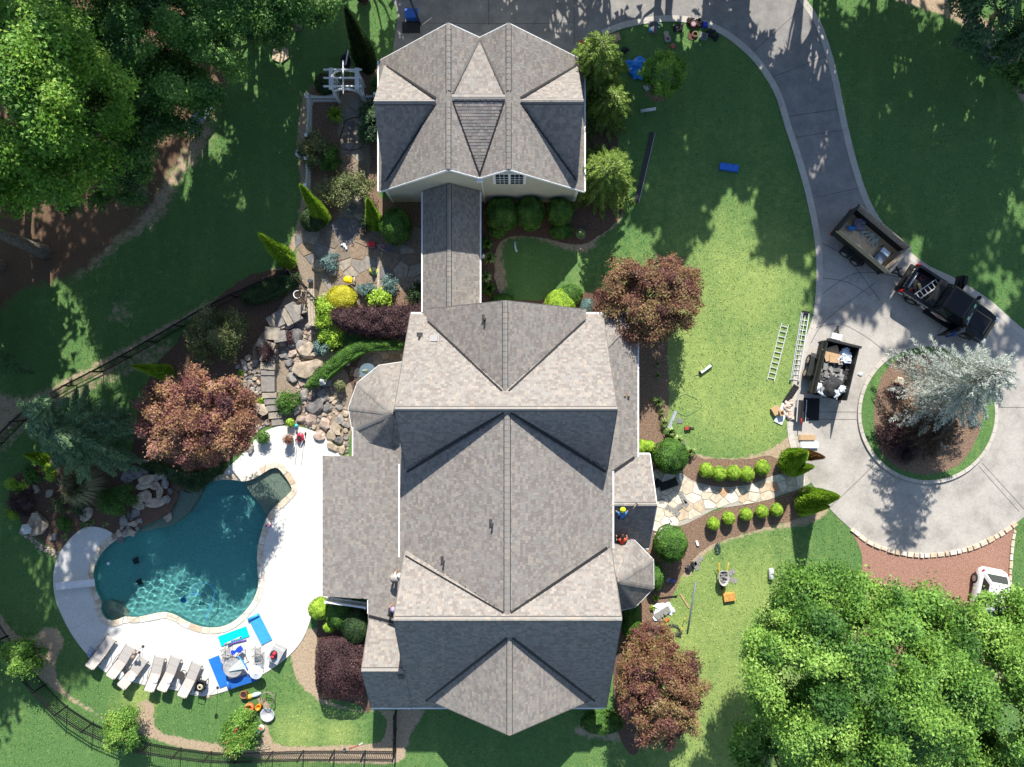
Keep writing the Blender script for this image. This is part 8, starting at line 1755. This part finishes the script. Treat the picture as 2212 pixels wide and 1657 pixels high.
q, L_, a = ln((1410, 1293), (1461, 1287)); one('black_bar', 'black bar lying from the east bed onto the lawn', 'bar', 0, 0, lambda mb: (mb.box((0, 0, .04), (L_, .07, .05)), mb.box((L_/2-.05, 0, .04), (.1, .1, .07))), M['black_metal'], math.degrees(a), at=q)
one('plastic_wrap', 'white plastic wrapping on the lawn edge below the black bar', 'plastic', 1433, 1318, lambda mb: [mb.blob((random.uniform(-.4, .4), random.uniform(-.45, .45), .05), (.3, .24, .06), 40+k, .5, 2, 0, False, rz=k) for k in range(9)], M['poly'], -20)
strip('grey tabbed shingle strip on top of the white plastic wrapping', 1431, 1324, 1.05, .42, 33, .14)
one('push_broom', 'orange push broom by the small maple', 'broom', 1440, 1340, lambda mb: (mb.box((0, .05, .06), (.3, .12, .08), .5), mb.tube([(0, 0, .06), (-.25, -.6, .1)], .02, 6)), cm('broom_orange', (.62, .13, .04), .5))
def rakef(mb):
    mb.tube([(0, .75, .05), (0, -.45, .05)], .018, 6, 0); mb.tube([(0, .6, .05), (0, .35, .05)], .024, 6, 1); mb.tube([(0, -.05, .05), (0, -.45, .05)], .024, 6, 1)
    for k in range(11): a = math.radians(-90-30+6*k); mb.bar((0, -.45, .05), (.35*math.cos(a), -.45+.35*math.sin(a), .03), .012, .008, 0)
one('leaf_rake', 'yellow handled leaf rake with a black head on the front lawn', 'rake', 1473, 1352, rakef, [M['black_metal'], cm('rake_yellow', (.65, .4, .02), .5)], -18)
one('hose_tangle', 'tangled dark hose on the lawn beside the leaf rake', 'hose', 1453, 1362, lambda mb: [mb.tube([((.35+.05*k)*math.cos(a)+.15*math.sin(2*a+k), (.28+.03*k)*math.sin(a)+.1*math.cos(3*a+k), .03+.012*k) for a in np.linspace(0, 6.28, 24, endpoint=False)], .014, 5, closed=True) for k in range(5)], cm('hose_dark', (.04, .05, .055), .6))
one('glove_bags', 'grey and blue bags in the bed below the round front shrub', 'bag', 1446, 1252, lambda mb: (mb.blob((-.12, .02, .08), (.22, .14, .09), 1, .3, 2, 0, True), mb.blob((.14, -.04, .08), (.2, .14, .09), 2, .3, 2, 1, True)), [cm('bag_grey', (.28, .27, .27), .6), cm('bag_blue', (.06, .1, .32), .5)])
one('white_carton', 'small white carton at the bed edge by the topiary row', 'box', 1505, 1173, lambda mb: (mb.box((0, 0, .06), (.14, .3, .12), .3), mb.box((.05, -.18, .03), (.12, .12, .05), .3, 1)), [M['white'], M['dark_rubber']])
one('hammer', 'claw hammer lying on the ridge of the entry roof', 'hammer', 1374, 1094, lambda mb: (mb.tube([(-.15, -.2, .05), (.08, .1, .05)], .02, 6, 0), mb.bar((.02, .15, .05), (.15, .06, .05), .05, .05, 1)), [cm('hickory', (.4, .28, .18)), M['black_metal']], 0, at=Vector((7.02, -6.95, 4.62)))
v = roof_z(1353, 855, HS)
for dx, lab in ((-.12, 'left one of two small roof nails tins on the lean-to roof'), (.12, 'right one of two small roof nails tins on the lean-to roof')):
    one('nail_tin', lab, 'tin', 0, 0, lambda mb: mb.lathe([(0, .14), (.07, .13), (.08, .1), (.06, .08), (.06, -.05)], 12), cm('tin_brown%d' % (dx > 0), (.22, .17, .11), .6), at=v+Vector((dx, 0, 0)))
# ------------------------------------------------------------------ people
def person(label, at, rz, J, shirt, pants, hat=None, hatcol=None, hair=(.02, .015, .012), skin=(.36, .2, .13), sleeve=.5, shoe=(.03, .025, .02)):
    E = [('pelvis','belly'),('belly','chest'),('chest','neck'),('neck','head'),('pelvis','hip'),('hip','knee'),('knee','ankle'),('ankle','toe'),('chest','shoulder'),('shoulder','elbow'),('elbow','wrist')]
    Rd = {'pelvis':.15,'belly':.135,'chest':.155,'neck':.06,'head':.085,'hip':.105,'knee':.07,'ankle':.05,'toe':.045,'shoulder':.075,'elbow':.05,'wrist':.036}
    pts, nm = [], []; idx = {}
    J = dict(J); p, c = Vector(J['pelvis']), Vector(J['chest']); J.setdefault('belly', tuple((p+c)/2))
    def addj(k, co): idx[k] = len(pts); pts.append(co); nm.append(k)
    for k in ('pelvis','belly','chest','neck','head'): addj(k, J[k])
    for k in ('hip','knee','ankle','toe','shoulder','elbow','wrist'):
        for s in (-1, 1):
            co = J.get(k+('L' if s < 0 else 'R'), J.get(k)); co = (s*abs(co[0]), co[1], co[2]) if (k+('L' if s < 0 else 'R')) not in J else co
            addj(k+('L' if s < 0 else 'R'), co)
    ed = []
    for a, b in E:
        for s in ('L', 'R'):
            e = (idx[a] if a in idx else idx[a+s], idx[b] if b in idx else idx[b+s])
            if e not in ed: ed.append(e)
    me = bpy.data.meshes.new('tmp'); me.from_pydata(pts, ed, []); o = link(bpy.data.objects.new('tmp', me))
    md = o.modifiers.new('s', 'SKIN'); sv = me.skin_vertices[0].data
    for i, k in enumerate(nm): r = Rd[k.rstrip('LR')]; sv[i].radius = (r, r); sv[i].use_root = (k == 'pelvis')
    o.modifiers.new('d', 'SUBSURF').levels = 1
    dg = bpy.context.evaluated_depsgraph_get(); ev = o.evaluated_get(dg); m2 = ev.to_mesh(); V = [v.co.copy() for v in m2.vertices]; F = [tuple(f.vertices) for f in m2.polygons]; ev.to_mesh_clear(); bpy.data.objects.remove(o)
    A = np.array(pts); mb = MB(); kind = {'pelvis': 1, 'hip': 1, 'knee': 1, 'ankle': 1, 'toe': 3, 'belly': 0, 'chest': 0, 'shoulder': 0, 'elbow': 0 if sleeve > .6 else 2, 'wrist': 2, 'neck': 2, 'head': 2}
    mb.v = [tuple(q) for q in V]
    for f in F:
        cc = np.mean([V[i] for i in f], axis=0); k = nm[int(np.argmin(np.linalg.norm(A-cc, axis=1)))].rstrip('LR'); mb.f.append(list(f)); mb.m.append(kind[k]); mb.sm.append(True); mb.a.append(0)
    hd = Vector(J['head']); fw = (hd-Vector(J['neck'])); fwd = Vector((0, 1, -.25)).normalized()
    mb.blob(hd, (.088, .105, .125), 1, .02, 3, 2, True); mb.blob(hd+fwd*.11, (.018, .025, .022), 1, 0, 1, 2, True)
    for s in (-1, 1): mb.blob(hd+Vector((s*.088, -.005, 0)), (.015, .028, .035), 1, 0, 1, 2, True); mb.blob(hd+fwd*.096+Vector((s*.035, 0, .03)), (.014, .01, .009), 1, 0, 1, 4, True)
    mb.blob(hd+fwd*.1+Vector((0, 0, -.05)), (.028, .01, .008), 1, 0, 1, 5, True)
    for s in ('L', 'R'):
        w = Vector(pts[idx['wrist'+s]]); e = Vector(pts[idx['elbow'+s]]); d = (w-e).normalized(); sd = d.cross(Vector((0, 0, 1))).normalized() if abs(d.z) < .95 else Vector((1, 0, 0)); dn = sd.cross(d)
        mb.blob(w+d*.05, (.042, .045, .028), 2, .05, 2, 2, True)
        for k, (off, L) in enumerate(((-.03, .075), (-.01, .085), (.01, .08), (.03, .06))): mb.tube([w+d*.07+sd*off, w+d*(.07+L*.55)+sd*off*1.1, w+d*(.07+L*.85)+sd*off-dn*.03], .009, 6, 2)
        mb.tube([w+d*.03+sd*(-.04), w+d*.07+sd*(-.065), w+d*.1+sd*(-.055)-dn*.02], .0095, 6, 2)
    t = thing('person', label, 'person', at, math.radians(rz)); n_ = str(int(abs(at[0]*100)))
    mb.build('body', [cm('shirt'+n_, shirt, .85, .15), cm('trousers'+n_, pants, .85, .2), cm('skin'+n_, skin, .6, .05), cm('shoe'+n_, shoe, .7), cm('eye'+n_, (.02, .015, .01), .3), cm('lip'+n_, (.3, .1, .08), .5)], t, rel=False)
    mb = MB()
    if hat: mb.lathe([(.17, -.0), (.172, .015), (.105, .03), (.1, .1), (.05, .135), (0, .14)], 18, hd+Vector((0, .01, .04))); mb.build('hat', cm('hat'+n_, hatcol, .7), t, rel=False)
    else: mb.blob(hd+Vector((0, -.012, .03)), (.094, .108, .11), 3, .06, 3, 0, True); mb.build('hair', cm('hair'+n_, hair, .8), t, rel=False)
    return t
KNEEL = dict(pelvis=(0, -.22, .3), chest=(0, .12, .52), neck=(0, .24, .62), head=(0, .34, .7), hip=(.11, -.2, .28), knee=(.17, .14, .1), ankle=(.14, -.28, .08), toe=(.14, -.36, .04), shoulder=(.2, .14, .53), elbow=(.33, .2, .32), wrist=(.27, .36, .12))
v = roof_z(1341, 1110, HS); person('kneeling roofer in a blue shirt and lime hat on the shaded entry roof', v+Vector((0, 0, -.06)), 0, KNEEL, (.06, .19, .45), (.03, .04, .09), True, (.55, .72, .03))
v = roof_z(1341, 1166, HS); person('roofer in an orange red shirt crouching below the turret roof edge', v+Vector((0, 0, -.06)), 0, KNEEL, (.62, .07, .03), (.03, .03, .05), hair=(.015, .012, .01))
BENDOVER = dict(pelvis=(0, -.1, .78), chest=(0, .28, .98), neck=(0, .42, 1.05), head=(0, .53, 1.08), hip=(.11, -.08, .74), knee=(.15, .05, .42), ankle=(.15, -.08, .08), toe=(.15, .08, .04), shoulder=(.2, .3, .97), elbow=(.27, .4, .68), wrist=(.18, .56, .5))
v = roof_z(852, 1243, HS); person('roofer in a pale shirt and white hat bending over the low west roof', v+Vector((0, 0, -.03)), -60, BENDOVER, (.5, .45, .39), (.34, .32, .29), True, (.74, .73, .7))
v = roof_z(849, 1322, HS); person('roofer in a black shirt and violet cap at the small roof valley', v+Vector((0, .1, -.03)), -25, dict(BENDOVER, pelvis=(0, -.2, .55), hip=(.11, -.18, .52), chest=(0, .15, .8), neck=(0, .27, .88), head=(0, .36, .93), shoulder=(.2, .17, .8), elbow=(.26, .32, .55), wrist=(.16, .5, .42), knee=(.17, .1, .3)), (.03, .03, .035), (.08, .07, .08), True, (.33, .28, .45))
LEAN = dict(pelvis=(0, -.05, .92), chest=(0, .38, 1.16), neck=(0, .52, 1.2), head=(0, .64, 1.2), hip=(.11, -.03, .88), knee=(.12, -.02, .48), ankle=(.11, -.16, .08), toe=(.11, .0, .04), shoulder=(.2, .4, 1.14), elbow=(.26, .58, .98), wrist=(.2, .82, .95))
person('person in jeans and a grey shirt leaning into the black pickup cab', P(2042, 722, .03), -52, LEAN, (.12, .13, .14), (.03, .08, .32), hair=(.04, .025, .018), sleeve=.7)
